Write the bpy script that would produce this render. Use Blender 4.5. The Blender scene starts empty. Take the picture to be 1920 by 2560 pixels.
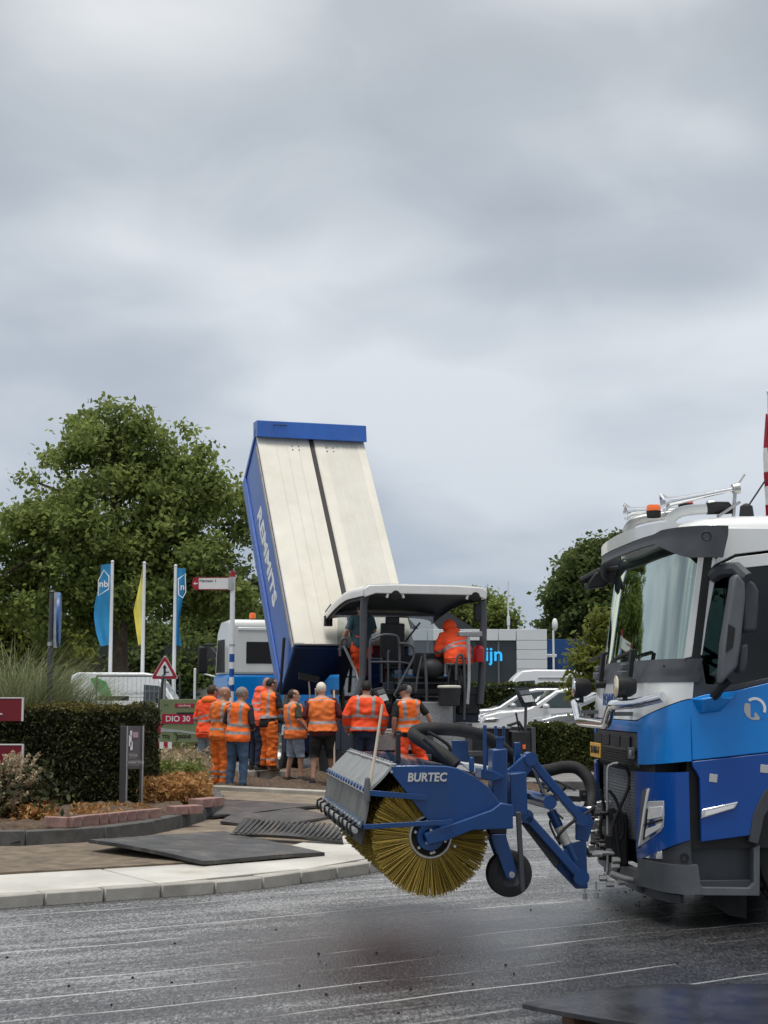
import bpy, bmesh, math, random
import numpy as np
from mathutils import Matrix, Vector
R = math.radians
random.seed(7); RNG = np.random.default_rng(11)
scn = bpy.context.scene
col = scn.collection

# ------------------------------------------------------------------ camera
FPX, CAMH, HORIZON = 3850.0, 1.65, 1735.0          # focal length and horizon row in photo pixels (1920 x 2560)
PITCH = math.atan((HORIZON - 1280) / FPX)
cam = bpy.data.cameras.new('camera'); camo = bpy.data.objects.new('camera', cam); col.objects.link(camo)
camo.location = (0, 0, CAMH); camo.rotation_euler = (R(90) + PITCH, 0, 0)
cam.sensor_fit = 'VERTICAL'; cam.sensor_height = 36; cam.lens = FPX / 2560 * 36
cam.clip_start = 0.1; cam.clip_end = 3000
scn.camera = camo
scn.render.resolution_x, scn.render.resolution_y = 768, 1024

# ------------------------------------------------------------------ world, sun, exposure
SUN_EL, SUN_AZ = 79, 203        # azimuth measured from +Y (ahead of the camera) towards +X
W = bpy.data.worlds.new('World'); scn.world = W; W.use_nodes = True
nt = W.node_tree; nt.nodes.clear()
def wn(t, **k):
    n = nt.nodes.new(t)
    for a, b in k.items(): setattr(n, a, b)
    return n
def wmath(op, a, b=None, c=None):
    n = wn('ShaderNodeMath', operation=op)
    for i, v in enumerate((a, b, c)):
        if v is None: continue
        if isinstance(v, (int, float)): n.inputs[i].default_value = v
        else: nt.links.new(v, n.inputs[i])
    return n.outputs[0]
tc = wn('ShaderNodeTexCoord'); sep = wn('ShaderNodeSeparateXYZ'); nt.links.new(tc.outputs['Generated'], sep.inputs[0])
den = wmath('ADD', wmath('MAXIMUM', sep.outputs[2], 0.0), 0.26)
cmb = wn('ShaderNodeCombineXYZ')
nt.links.new(wmath('DIVIDE', sep.outputs[0], den), cmb.inputs[0]); nt.links.new(wmath('DIVIDE', sep.outputs[1], den), cmb.inputs[1])
cmb.inputs[2].default_value = 3.7
def wnoise(scale, detail, rough, dist, off):
    mp = wn('ShaderNodeMapping'); mp.inputs['Location'].default_value = off; mp.inputs['Scale'].default_value = (1.0, 1.0, 1)
    mp.inputs['Rotation'].default_value = (0, 0, R(20))
    nt.links.new(cmb.outputs[0], mp.inputs[0])
    n = wn('ShaderNodeTexNoise'); n.inputs['Scale'].default_value = scale; n.inputs['Detail'].default_value = detail
    n.inputs['Roughness'].default_value = rough; n.inputs['Distortion'].default_value = dist
    nt.links.new(mp.outputs[0], n.inputs['Vector']); return n.outputs['Fac']
n1 = wnoise(1.5, 2.5, .45, .3, (.30, 0, 0)); n2 = wnoise(5.5, 5, .5, .4, (1.0, 4.0, 2))
cl = wmath('ADD', wmath('MULTIPLY', n1, .88), wmath('MULTIPLY', n2, .12))
ramp = wn('ShaderNodeValToRGB'); nt.links.new(cl, ramp.inputs[0])
e = ramp.color_ramp.elements
e[0].position = .36; e[0].color = (.225, .25, .28, 1)
e[1].position = .62; e[1].color = (.58, .59, .595, 1)
m = ramp.color_ramp.elements.new(.48); m.color = (.34, .364, .39, 1)
# towards the horizon the layer turns a thin blue grey
hz = wn('ShaderNodeMapRange'); hz.inputs['From Min'].default_value = 0.0; hz.inputs['From Max'].default_value = 0.40
hz.inputs['To Min'].default_value = .7; hz.inputs['To Max'].default_value = 0; nt.links.new(sep.outputs[2], hz.inputs[0])
mx = wn('ShaderNodeMix', data_type='RGBA'); nt.links.new(hz.outputs[0], mx.inputs['Factor'])
nt.links.new(ramp.outputs[0], mx.inputs['A']); mx.inputs['B'].default_value = (.262, .318, .40, 1)
sky = wn('ShaderNodeTexSky', sky_type='NISHITA'); sky.sun_disc = False
sky.sun_elevation = R(SUN_EL); sky.sun_rotation = R(SUN_AZ); sky.dust_density = 3
b1 = wn('ShaderNodeBackground'); nt.links.new(sky.outputs[0], b1.inputs[0]); b1.inputs[1].default_value = .09
b2 = wn('ShaderNodeBackground'); nt.links.new(mx.outputs['Result'], b2.inputs[0]); b2.inputs[1].default_value = .82
ms = wn('ShaderNodeMixShader'); ms.inputs[0].default_value = .93
nt.links.new(b1.outputs[0], ms.inputs[1]); nt.links.new(b2.outputs[0], ms.inputs[2])
wo = wn('ShaderNodeOutputWorld'); nt.links.new(ms.outputs[0], wo.inputs[0])
sl = bpy.data.lights.new('sun', 'SUN'); sl.energy = 1.5; sl.angle = R(26); sl.color = (1, .96, .9)
so = bpy.data.objects.new('sun', sl); col.objects.link(so)
sd = Vector((math.sin(R(SUN_AZ)) * math.cos(R(SUN_EL)), math.cos(R(SUN_AZ)) * math.cos(R(SUN_EL)), math.sin(R(SUN_EL))))
so.rotation_euler = sd.to_track_quat('Z', 'Y').to_euler(); so.location = (0, 0, 30)
vs = scn.view_settings; vs.view_transform = 'Standard'; vs.look = 'None'; vs.exposure = 0.93; vs.gamma = 1; vs.use_curve_mapping = False

# ------------------------------------------------------------------ pixel -> place
def ray(px, py):
    x, y = (px - 960) / FPX, -(py - 1280) / FPX
    return Vector((x, math.cos(PITCH) - y * math.sin(PITCH), math.sin(PITCH) + y * math.cos(PITCH)))
def at(px, py, Y):
    r = ray(px, py); return Vector((0, 0, CAMH)) + r * (Y / r.y)
def gnd(px, py, z=0.0):
    r = ray(px, py); return Vector((0, 0, CAMH)) + r * ((z - CAMH) / r.z)
class Frame:
    """a thing's own axes: origin on the ground and heading"""
    def __init__(s, o, deg):
        s.o = Vector((o[0], o[1], o[2] if len(o) > 2 else 0)); s.deg = deg; s.m = Matrix.Rotation(R(deg), 3, 'Z')
    def pl(s, px, py, ax, v):
        c = s.m.transposed() @ (Vector((0, 0, CAMH)) - s.o); r = s.m.transposed() @ ray(px, py)
        return c + r * ((v - c[ax]) / r[ax])
    def loc(s, p): return s.m.transposed() @ (Vector(p) - s.o)
    def wor(s, p): return s.o + s.m @ Vector(p)

# ------------------------------------------------------------------ materials
def lin(h):
    h = h.lstrip('#'); c = [int(h[i:i + 2], 16) / 255 for i in (0, 2, 4)]
    return tuple(x / 12.92 if x <= .04045 else ((x + .055) / 1.055) ** 2.4 for x in c)
MATS = {}
def mat(name, c, rough=.5, metal=0, coat=0, var=.12, vs=5., bump=0, bs=60., spec=.5, emit=0, trans=0, alpha=1, dirt=0, dirtc=(.16, .14, .11), sheen=0, rv=.0, ior=1.45, sub=0):
    if name in MATS: return MATS[name]
    if isinstance(c, str): c = lin(c)
    m = bpy.data.materials.new(name); m.use_nodes = True; t = m.node_tree; N = t.nodes; L = t.links
    b = N['Principled BSDF']
    tc = N.new('ShaderNodeTexCoord'); nz = N.new('ShaderNodeTexNoise')
    nz.inputs['Scale'].default_value = vs; nz.inputs['Detail'].default_value = 5; nz.inputs['Roughness'].default_value = .6
    L.new(tc.outputs['Object'], nz.inputs['Vector'])
    rp = N.new('ShaderNodeValToRGB'); L.new(nz.outputs['Fac'], rp.inputs[0])
    rp.color_ramp.elements[0].position = .3; rp.color_ramp.elements[1].position = .7
    rp.color_ramp.elements[0].color = tuple(x * (1 - var) for x in c) + (1,); rp.color_ramp.elements[1].color = tuple(min(1, x * (1 + var)) for x in c) + (1,)
    out = rp.outputs[0]
    if dirt:
        n2 = N.new('ShaderNodeTexNoise'); n2.inputs['Scale'].default_value = vs * .7; n2.inputs['Detail'].default_value = 9; n2.inputs['Roughness'].default_value = .72
        mp = N.new('ShaderNodeMapping'); mp.inputs['Location'].default_value = (3, 7, 1); mp.inputs['Scale'].default_value = (1.3, 1.3, .6)
        L.new(tc.outputs['Object'], mp.inputs[0]); L.new(mp.outputs[0], n2.inputs['Vector'])
        r2 = N.new('ShaderNodeMapRange'); r2.inputs['From Min'].default_value = .5; r2.inputs['From Max'].default_value = .8; r2.inputs['To Max'].default_value = dirt
        L.new(n2.outputs['Fac'], r2.inputs[0])
        mx = N.new('ShaderNodeMix'); mx.data_type = 'RGBA'; L.new(r2.outputs[0], mx.inputs['Factor']); L.new(out, mx.inputs['A']); mx.inputs['B'].default_value = dirtc + (1,)
        out = mx.outputs['Result']
    L.new(out, b.inputs['Base Color'])
    if rv:
        rr = N.new('ShaderNodeMapRange'); rr.inputs['To Min'].default_value = max(.02, rough - rv); rr.inputs['To Max'].default_value = min(1, rough + rv)
        L.new(nz.outputs['Fac'], rr.inputs[0]); L.new(rr.outputs[0], b.inputs['Roughness'])
    else: b.inputs['Roughness'].default_value = rough
    b.inputs['Metallic'].default_value = metal; b.inputs['Specular IOR Level'].default_value = spec; b.inputs['IOR'].default_value = ior
    b.inputs['Coat Weight'].default_value = coat; b.inputs['Coat Roughness'].default_value = .06
    b.inputs['Transmission Weight'].default_value = trans; b.inputs['Alpha'].default_value = alpha
    if sub: b.inputs['Subsurface Weight'].default_value = sub; b.inputs['Subsurface Radius'].default_value = (.01, .004, .002)
    if sheen: b.inputs['Sheen Weight'].default_value = sheen
    if emit: b.inputs['Emission Color'].default_value = tuple(c) + (1,); b.inputs['Emission Strength'].default_value = emit
    if bump:
        n3 = N.new('ShaderNodeTexNoise'); n3.inputs['Scale'].default_value = bs; n3.inputs['Detail'].default_value = 4
        L.new(tc.outputs['Object'], n3.inputs['Vector']); bp = N.new('ShaderNodeBump'); bp.inputs['Strength'].default_value = bump; bp.inputs['Distance'].default_value = .01
        L.new(n3.outputs['Fac'], bp.inputs['Height']); L.new(bp.outputs[0], b.inputs['Normal'])
    MATS[name] = m; return m
def glass(name, tint, rough=.02, mixv=.75, gloss=1.0, mul=1.6):
    """thin window pane: part clear, part mirror"""
    if name in MATS: return MATS[name]
    m = bpy.data.materials.new(name); m.use_nodes = True; t = m.node_tree; N = t.nodes; L = t.links; N.clear()
    o = N.new('ShaderNodeOutputMaterial'); tr = N.new('ShaderNodeBsdfTransparent'); tr.inputs[0].default_value = tint + (1,)
    gl = N.new('ShaderNodeBsdfGlossy'); gl.inputs['Roughness'].default_value = rough; gl.inputs[0].default_value = (gloss, gloss, gloss, 1) if isinstance(gloss, (int, float)) else tuple(gloss) + (1,)
    fr = N.new('ShaderNodeFresnel'); fr.inputs[0].default_value = 1.5
    ad = N.new('ShaderNodeMath'); ad.operation = 'MULTIPLY_ADD'; ad.inputs[1].default_value = mul; ad.inputs[2].default_value = mixv; ad.use_clamp = True
    L.new(fr.outputs[0], ad.inputs[0])
    mx = N.new('ShaderNodeMixShader'); L.new(ad.outputs[0], mx.inputs[0]); L.new(tr.outputs[0], mx.inputs[1]); L.new(gl.outputs[0], mx.inputs[2]); L.new(mx.outputs[0], o.inputs[0])
    MATS[name] = m; return m

# ------------------------------------------------------------------ mesh building
def spline(pts, n=6, closed=False):
    P = [Vector(p) for p in pts]; out = []
    k = len(P)
    for i in range(k if closed else k - 1):
        if closed: a, b, c, d = P[i - 1], P[i], P[(i + 1) % k], P[(i + 2) % k]
        else: a, b, c, d = P[max(i - 1, 0)], P[i], P[i + 1], P[min(i + 2, k - 1)]
        for j in range(n):
            t = j / n; out.append(.5 * ((2 * b) + (c - a) * t + (2 * a - 5 * b + 4 * c - d) * t * t + (3 * b - a - 3 * c + d) * t ** 3))
    if not closed: out.append(P[-1])
    return out
class MB:
    def __init__(s): s.v = []; s.f = []; s.mi = []; s.M = Matrix.Identity(4); s.k = 0
    def add(s, vs, fs):
        b = len(s.v); s.v += [tuple(s.M @ Vector(p)) for p in vs]
        for f in fs: s.f.append([b + i for i in f]); s.mi.append(s.k)
        return s
    def box(s, c, d, rot=(0, 0, 0), taper=1.0):
        x, y, z = d[0] / 2, d[1] / 2, d[2] / 2; m = Matrix.Translation(c) @ (Matrix.Rotation(R(rot[2]), 4, 'Z') @ Matrix.Rotation(R(rot[1]), 4, 'Y') @ Matrix.Rotation(R(rot[0]), 4, 'X'))
        q = [(-x, -y, -z), (x, -y, -z), (x, y, -z), (-x, y, -z)] + [(a * taper, b * taper, z) for a, b in ((-x, -y), (x, -y), (x, y), (-x, y))]
        return s.add([m @ Vector(p) for p in q], [(0, 3, 2, 1), (4, 5, 6, 7), (0, 1, 5, 4), (1, 2, 6, 5), (2, 3, 7, 6), (3, 0, 4, 7)])
    def bb(s, x0, x1, y0, y1, z0, z1): return s.box(((x0 + x1) / 2, (y0 + y1) / 2, (z0 + z1) / 2), (abs(x1 - x0), abs(y1 - y0), abs(z1 - z0)))
    def prism(s, pts, ax, a, b):
        f = {'x': lambda p, t: (t, p[0], p[1]), 'y': lambda p, t: (p[0], t, p[1]), 'z': lambda p, t: (p[0], p[1], t)}[ax]; n = len(pts)
        return s.add([f(p, a) for p in pts] + [f(p, b) for p in pts], [tuple(range(n))[::-1], tuple(range(n, 2 * n))] + [(i, (i + 1) % n, n + (i + 1) % n, n + i) for i in range(n)])
    def hexa(s, lo, hi):   # 4 bottom + 4 top corners
        return s.add(list(lo) + list(hi), [(0, 3, 2, 1), (4, 5, 6, 7), (0, 1, 5, 4), (1, 2, 6, 5), (2, 3, 7, 6), (3, 0, 4, 7)])
    def slab(s, quad, t):  # a plate: quad corners and thickness along its normal
        q = [Vector(p) for p in quad]; n = (q[1] - q[0]).cross(q[-1] - q[0]).normalized() * t; k = len(q)
        return s.add(q + [p + n for p in q], [tuple(range(k))[::-1], tuple(range(k, 2 * k))] + [(i, (i + 1) % k, k + (i + 1) % k, k + i) for i in range(k)])
    def tube(s, path, r, n=8, cap=True, flat=None):
        P = [Vector(p) for p in path]; k = len(P); rs = r if isinstance(r, (list, tuple)) else [r] * k
        T = [(P[min(i + 1, k - 1)] - P[max(i - 1, 0)]).normalized() for i in range(k)]
        u = T[0].orthogonal().normalized() if flat is None else Vector(flat); vs = []
        for i in range(k):
            u = (u - T[i] * u.dot(T[i])).normalized(); w = T[i].cross(u)
            vs += [P[i] + (u * math.cos(2 * math.pi * j / n) + w * math.sin(2 * math.pi * j / n)) * rs[i] for j in range(n)]
        fs = [(i * n + j, i * n + (j + 1) % n, (i + 1) * n + (j + 1) % n, (i + 1) * n + j) for i in range(k - 1) for j in range(n)]
        if cap: fs += [tuple(range(n))[::-1], tuple(range((k - 1) * n, k * n))]
        return s.add(vs, fs)
    def cyl(s, a, b, r, r2=None, n=16): return s.tube([a, b], [r, r if r2 is None else r2], n)
    def lathe(s, prof, o=(0, 0, 0), ax=(0, 0, 1), n=24, cap=False):
        o = Vector(o); ax = Vector(ax).normalized(); u = ax.orthogonal().normalized(); w = ax.cross(u); k = len(prof)
        vs = [o + ax * h + (u * math.cos(2 * math.pi * j / n) + w * math.sin(2 * math.pi * j / n)) * max(r, 1e-4) for r, h in prof for j in range(n)]
        fs = [(i * n + j, i * n + (j + 1) % n, (i + 1) * n + (j + 1) % n, (i + 1) * n + j) for i in range(k - 1) for j in range(n)]
        if cap: fs += [tuple(range(n))[::-1], tuple(range((k - 1) * n, k * n))]
        return s.add(vs, fs)
    def ell(s, c, r, n=12, m=8, rot=None):
        c = Vector(c); q = Matrix.Identity(3) if rot is None else rot; vs = []
        for i in range(m + 1):
            a = math.pi * i / m
            vs += [c + q @ Vector((r[0] * max(math.sin(a), 1e-3) * math.cos(2 * math.pi * j / n), r[1] * max(math.sin(a), 1e-3) * math.sin(2 * math.pi * j / n), r[2] * math.cos(a))) for j in range(n)]
        return s.add(vs, [(i * n + j, (i + 1) * n + j, (i + 1) * n + (j + 1) % n, i * n + (j + 1) % n) for i in range(m) for j in range(n)] + [tuple(range(n)), tuple(range(m * n, m * n + n))[::-1]])
    def loft(s, rings, cap=True, close=True):
        n = len(rings[0]); k = len(rings); vs = [p for r in rings for p in r]; e = n if close else n - 1
        fs = [(i * n + j, i * n + (j + 1) % n, (i + 1) * n + (j + 1) % n, (i + 1) * n + j) for i in range(k - 1) for j in range(e)]
        if cap: fs += [tuple(range(n))[::-1], tuple(range((k - 1) * n, k * n))]
        return s.add(vs, fs)
    def beam(s, a, b, w, h, up=(0, 0, 1)):   # rectangular bar from a to b
        a, b = Vector(a), Vector(b); d = (b - a).normalized(); sd_ = d.cross(Vector(up)).normalized(); u = sd_.cross(d)
        c = [sd_ * (w / 2 * i) + u * (h / 2 * j) for i, j in ((-1, -1), (1, -1), (1, 1), (-1, 1))]
        return s.hexa([a + q for q in c], [b + q for q in c])
    def mesh(s, name):
        me = bpy.data.meshes.new(name); me.from_pydata(s.v, [], s.f); me.polygons.foreach_set('material_index', s.mi)
        bm = bmesh.new(); bm.from_mesh(me); bmesh.ops.recalc_face_normals(bm, faces=bm.faces); bm.to_mesh(me); bm.free(); return me
    def build(s, name, mats, parent=None, bevel=0, smooth=38, seg=2, **kw):
        me = s.mesh(name)
        for x in (mats if isinstance(mats, (list, tuple)) else [mats]): me.materials.append(x)
        return link(name, me, parent, bevel, smooth, seg, **kw)
def link(name, me, parent=None, bevel=0, smooth=38, seg=2, label=None, cat=None, group=None, kind=None):
    if smooth:
        me.shade_smooth(); me.set_sharp_from_angle(angle=R(smooth))
    o = bpy.data.objects.new(name, me); col.objects.link(o)
    if parent is not None: o.parent = parent
    if bevel:
        b = o.modifiers.new('bevel', 'BEVEL'); b.width = bevel; b.segments = seg; b.limit_method = 'ANGLE'; b.angle_limit = R(35)
        b.harden_normals = False
    tag(o, label, cat, group, kind); return o
def tag(o, label=None, cat=None, group=None, kind=None):
    for k, v in (('label', label), ('category', cat), ('group', group), ('kind', kind)):
        if v: o[k] = v
    return o
def thing(name, label, cat, loc=(0, 0, 0), rz=0, group=None):
    o = bpy.data.objects.new(name, None); col.objects.link(o); o.location = loc; o.rotation_euler = (0, 0, R(rz)); o.empty_display_size = .3
    return tag(o, label, cat, group)
def dup(o, parent=None):
    c = o.copy(); col.objects.link(c); c.parent = parent
    for ch in list(o.children): dup(ch, c)
    return c
def text(s, size, name, m, parent, matrix, depth=.004, shear=0, bold=0, align='CENTER', sx=1.0):
    cu = bpy.data.curves.new(name, 'FONT'); cu.body = s; cu.size = size; cu.extrude = depth; cu.shear = shear; cu.offset = bold; cu.align_x = align; cu.align_y = 'CENTER'; cu.resolution_u = 3
    o = bpy.data.objects.new(name, cu); me = bpy.data.meshes.new_from_object(o); bpy.data.objects.remove(o); bpy.data.curves.remove(cu)
    me.transform(matrix @ Matrix.Diagonal((sx, 1, 1, 1))); me.materials.clear(); me.materials.append(m); me.name = name
    return link(name, me, parent, smooth=0)
def face_matrix(o, xdir, up):   # a text plane: x along xdir, y along up, facing xdir x up
    x = Vector(xdir).normalized(); z = x.cross(Vector(up)).normalized(); y = z.cross(x)
    m = Matrix((x, y, z)).transposed().to_4x4(); m.translation = Vector(o); return m
def leafmat(name, c1, c2, trans=.35):
    m = bpy.data.materials.new(name); m.use_nodes = True; N = m.node_tree.nodes; L = m.node_tree.links; N.clear(); o = N.new('ShaderNodeOutputMaterial')
    g = N.new('ShaderNodeNewGeometry'); tc = N.new('ShaderNodeTexCoord'); nz = N.new('ShaderNodeTexNoise'); nz.inputs['Scale'].default_value = .9; nz.inputs['Detail'].default_value = 3; L.new(tc.outputs['Object'], nz.inputs['Vector'])
    ad = N.new('ShaderNodeMath'); ad.operation = 'MULTIPLY_ADD'; ad.inputs[1].default_value = .55; L.new(g.outputs['Random Per Island'], ad.inputs[0]); sc = N.new('ShaderNodeMapRange'); sc.inputs['From Min'].default_value = .3; sc.inputs['From Max'].default_value = .7; sc.inputs['To Max'].default_value = .45; L.new(nz.outputs['Fac'], sc.inputs[0]); L.new(sc.outputs[0], ad.inputs[2])
    rp = N.new('ShaderNodeValToRGB'); rp.color_ramp.elements[0].color = c1 + (1,); rp.color_ramp.elements[1].color = c2 + (1,); L.new(ad.outputs[0], rp.inputs[0])
    d = N.new('ShaderNodeBsdfPrincipled'); d.inputs['Roughness'].default_value = .6; d.inputs['Specular IOR Level'].default_value = .22; L.new(rp.outputs[0], d.inputs['Base Color']); t = N.new('ShaderNodeBsdfTranslucent'); L.new(rp.outputs[0], t.inputs[0])
    mx = N.new('ShaderNodeMixShader'); mx.inputs[0].default_value = trans; L.new(d.outputs[0], mx.inputs[1]); L.new(t.outputs[0], mx.inputs[2]); L.new(mx.outputs[0], o.inputs[0]); return m
# ================================================================== the ground
def node_mat(name):
    m = bpy.data.materials.new(name); m.use_nodes = True; return m, m.node_tree.nodes, m.node_tree.links, m.node_tree.nodes['Principled BSDF']
def milled_asphalt():
    m, N, L, b = node_mat('milled_asphalt')
    tc = N.new('ShaderNodeTexCoord')
    def mapped(rot, sc, loc=(0, 0, 0)):
        a = N.new('ShaderNodeMapping'); a.inputs['Rotation'].default_value = (0, 0, R(rot)); L.new(tc.outputs['Object'], a.inputs[0])
        c = N.new('ShaderNodeMapping'); c.inputs['Scale'].default_value = sc; c.inputs['Location'].default_value = loc; L.new(a.outputs[0], c.inputs[0]); return c.outputs[0]
    def noise(v, s, d=4, r=.6, dist=0):
        n = N.new('ShaderNodeTexNoise'); n.inputs['Scale'].default_value = s; n.inputs['Detail'].default_value = d; n.inputs['Roughness'].default_value = r; n.inputs['Distortion'].default_value = dist; L.new(v, n.inputs['Vector']); return n.outputs['Fac']
    def mth(op, a, b_=None):
        n = N.new('ShaderNodeMath'); n.operation = op
        for i, q in enumerate((a, b_)):
            if q is None: continue
            if isinstance(q, (int, float)): n.inputs[i].default_value = q
            else: L.new(q, n.inputs[i])
        return n.outputs[0]
    def rng(v, a, b_, c=0, d=1):
        n = N.new('ShaderNodeMapRange'); L.new(v, n.inputs[0])
        for i, q in zip((1, 2, 3, 4), (a, b_, c, d)): n.inputs[i].default_value = q
        return n.outputs[0]
    raw = tc.outputs['Object']
    streak = noise(mapped(-31, (.10, 7, 1)), 1, 5, .65)            # grooves left by the milling drum
    fine = noise(mapped(0, (1, .28, 1)), 62, 3, .65, .5)         # broken stone surface
    grain = noise(raw, 38, 4, .7, .4); mid = noise(mapped(0, (1, .45, 1)), 26, 4, .75, .8)
    patch = noise(raw, .55, 5, .6, .5)
    warp = noise(mapped(-31, (.35, .35, 1)), 1, 2, .5)
    # thin ridges between two passes: distance across the grooves, wobbled a little
    ms = N.new('ShaderNodeSeparateXYZ'); L.new(mapped(-31, (1, 1, 1)), ms.inputs[0])
    across = mth('ADD', mth('MULTIPLY', ms.outputs[1], 1.9), mth('MULTIPLY', warp, 1.0))
    fr = mth('ABSOLUTE', mth('SUBTRACT', mth('FRACT', across), .5))
    fr = mth('SUBTRACT', fr, mth('MULTIPLY', mth('SUBTRACT', grain, .5), .035))
    broken = rng(noise(mapped(-31, (.5, 6, 1), (4, 2, 0)), 1, 3, .6), .44, .56)
    ridge = mth('MULTIPLY', rng(fr, .038, .008), broken)
    speck = rng(noise(raw, 26, 2, .5), .70, .74)
    t = mth('ADD', mth('MULTIPLY', streak, .24), mth('ADD', mth('MULTIPLY', fine, .51), mth('ADD', mth('MULTIPLY', grain, .2), mth('MULTIPLY', mid, .40))))
    t = mth('ADD', t, mth('MULTIPLY', mth('SUBTRACT', patch, .5), .35))
    rp = N.new('ShaderNodeValToRGB'); L.new(t, rp.inputs[0]); e = rp.color_ramp.elements
    e[0].position = .555; e[0].color = (.016, .016, .017, 1); e[1].position = .79; e[1].color = (.33, .33, .33, 1)
    q = e.new(.67); q.color = (.10, .101, .104, 1)
    mx = N.new('ShaderNodeMix'); mx.data_type = 'RGBA'; L.new(mth('MULTIPLY', ridge, .8), mx.inputs['Factor']); L.new(rp.outputs[0], mx.inputs['A']); mx.inputs['B'].default_value = (.62, .62, .61, 1)
    m2 = N.new('ShaderNodeMix'); m2.data_type = 'RGBA'; L.new(speck, m2.inputs['Factor']); L.new(mx.outputs['Result'], m2.inputs['A']); m2.inputs['B'].default_value = (.006, .006, .006, 1)
    # wet stretch with truck and sweeper shade painted in: darker, shinier, ragged edge
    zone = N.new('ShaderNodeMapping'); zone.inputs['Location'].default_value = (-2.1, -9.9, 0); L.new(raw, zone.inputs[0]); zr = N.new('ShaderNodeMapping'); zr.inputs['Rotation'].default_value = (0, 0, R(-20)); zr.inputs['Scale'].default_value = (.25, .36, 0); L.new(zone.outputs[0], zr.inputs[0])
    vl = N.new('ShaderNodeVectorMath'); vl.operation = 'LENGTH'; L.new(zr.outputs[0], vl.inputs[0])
    shade_soak = rng(mth('ADD', vl.outputs['Value'], mth('MULTIPLY', mth('SUBTRACT', mth('ADD', mth('MULTIPLY', patch, .6), mth('MULTIPLY', streak, .6)), .6), 1.6)), 1.15, .65)
    dk_ = N.new('ShaderNodeMix'); dk_.data_type = 'RGBA'; dk_.blend_type = 'MULTIPLY'; L.new(mth('MULTIPLY', mth('MULTIPLY', shade_soak, .8), mth('SUBTRACT', 1.0, ridge)), dk_.inputs['Factor']); L.new(m2.outputs['Result'], dk_.inputs['A']); dk_.inputs['B'].default_value = (.20, .20, .21, 1)
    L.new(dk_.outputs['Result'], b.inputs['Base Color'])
    wet = mth('MAXIMUM', mth('MULTIPLY', rng(mth('ADD', mth('MULTIPLY', patch, .7), mth('MULTIPLY', streak, .3)), .42, .66), .5), shade_soak)
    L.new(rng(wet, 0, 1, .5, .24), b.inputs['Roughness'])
    b.inputs['Specular IOR Level'].default_value = .8
    bp = N.new('ShaderNodeBump'); bp.inputs['Strength'].default_value = .9; bp.inputs['Distance'].default_value = .014
    L.new(mth('ADD', mth('ADD', mth('MULTIPLY', fine, .7), mth('MULTIPLY', streak, 1.0)), mth('ADD', mth('MULTIPLY', ridge, .5), mth('MULTIPLY', grain, .5))), bp.inputs['Height']); L.new(bp.outputs[0], b.inputs['Normal'])
    bc = N.new('ShaderNodeBump'); bc.inputs['Strength'].default_value = .5; bc.inputs['Distance'].default_value = .010; L.new(mth('ADD', mth('ADD', fine, mid), streak), bc.inputs['Height']); L.new(bc.outputs[0], b.inputs['Coat Normal'])
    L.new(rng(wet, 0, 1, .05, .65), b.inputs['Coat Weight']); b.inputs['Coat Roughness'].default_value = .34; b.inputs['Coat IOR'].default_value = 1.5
    return m
def inside(p, poly):
    c = False; j = len(poly) - 1
    for i in range(len(poly)):
        (xi, yi), (xj, yj) = poly[i], poly[j]
        if (yi > p[1]) != (yj > p[1]) and p[0] < (xj - xi) * (p[1] - yi) / (yj - yi) + xi: c = not c
        j = i
    return c
def rough_patch(name, poly, z, amp, step, m, kind='structure'):
    """uneven earth inside an outline, its rim turned down to the ground"""
    xs = [p[0] for p in poly]; ys = [p[1] for p in poly]; nx = int((max(xs) - min(xs)) / step) + 2; ny = int((max(ys) - min(ys)) / step) + 2
    h = RNG.normal(0, 1, (nx + 1, ny + 1)); g = h.copy()
    for _ in range(2): g = (g + np.roll(g, 1, 0) + np.roll(g, -1, 0) + np.roll(g, 1, 1) + np.roll(g, -1, 1)) / 5
    hh = (g * 2.2 + h * .5) * amp; idx = {}; b = MB(); ins = {}
    for i in range(nx + 1):
        for j in range(ny + 1): ins[i, j] = inside((min(xs) + i * step, min(ys) + j * step), poly)
    def vid(i, j):
        if (i, j) not in idx:
            rim = not all(ins.get((i + a, j + c), False) for a in (-1, 0, 1) for c in (-1, 0, 1))
            idx[i, j] = len(b.v); b.v.append((min(xs) + i * step + RNG.uniform(-.2, .2) * step, min(ys) + j * step + RNG.uniform(-.2, .2) * step, (z if not rim else z * .4) + max(-z * .8, hh[i, j])))
        return idx[i, j]
    for i in range(nx):
        for j in range(ny):
            if ins[i, j] or ins[i + 1, j] or ins[i, j + 1] or ins[i + 1, j + 1]:
                b.f.append([vid(i, j), vid(i + 1, j), vid(i + 1, j + 1), vid(i, j + 1)]); b.mi.append(0)
    return b.build(name, m, smooth=60, kind=kind)
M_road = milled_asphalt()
M_soil = mat('soil', (.085, .058, .038), .95, var=.55, vs=14, bump=.8, bs=45)
M_sand = mat('sand', (.20, .162, .12), .9, var=.4, vs=3.5, bump=.6, bs=70, dirt=.7, dirtc=(.13, .10, .075))
M_grass_ground = mat('verge', (.075, .085, .04), .95, var=.5, vs=1.2, bump=.6, bs=20)
M_conc = mat('concrete', (.36, .345, .31), .85, var=.22, vs=3, bump=.25, bs=80, dirt=.6, dirtc=(.19, .165, .13))
M_slab = mat('pale_concrete', (.52, .505, .46), .5, var=.2, vs=1.3, bump=.2, bs=90, dirt=1.0, dirtc=(.36, .30, .22))
M_kdark = mat('dark_kerb', (.085, .085, .082), .85, var=.35, vs=6, bump=.4, bs=50, dirt=.5, dirtc=(.15, .13, .10))
M_brick = mat('clinker_brick', (.27, .155, .135), .85, var=.3, vs=9, bump=.4, bs=60, dirt=.7, dirtc=(.36, .31, .27))
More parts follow.
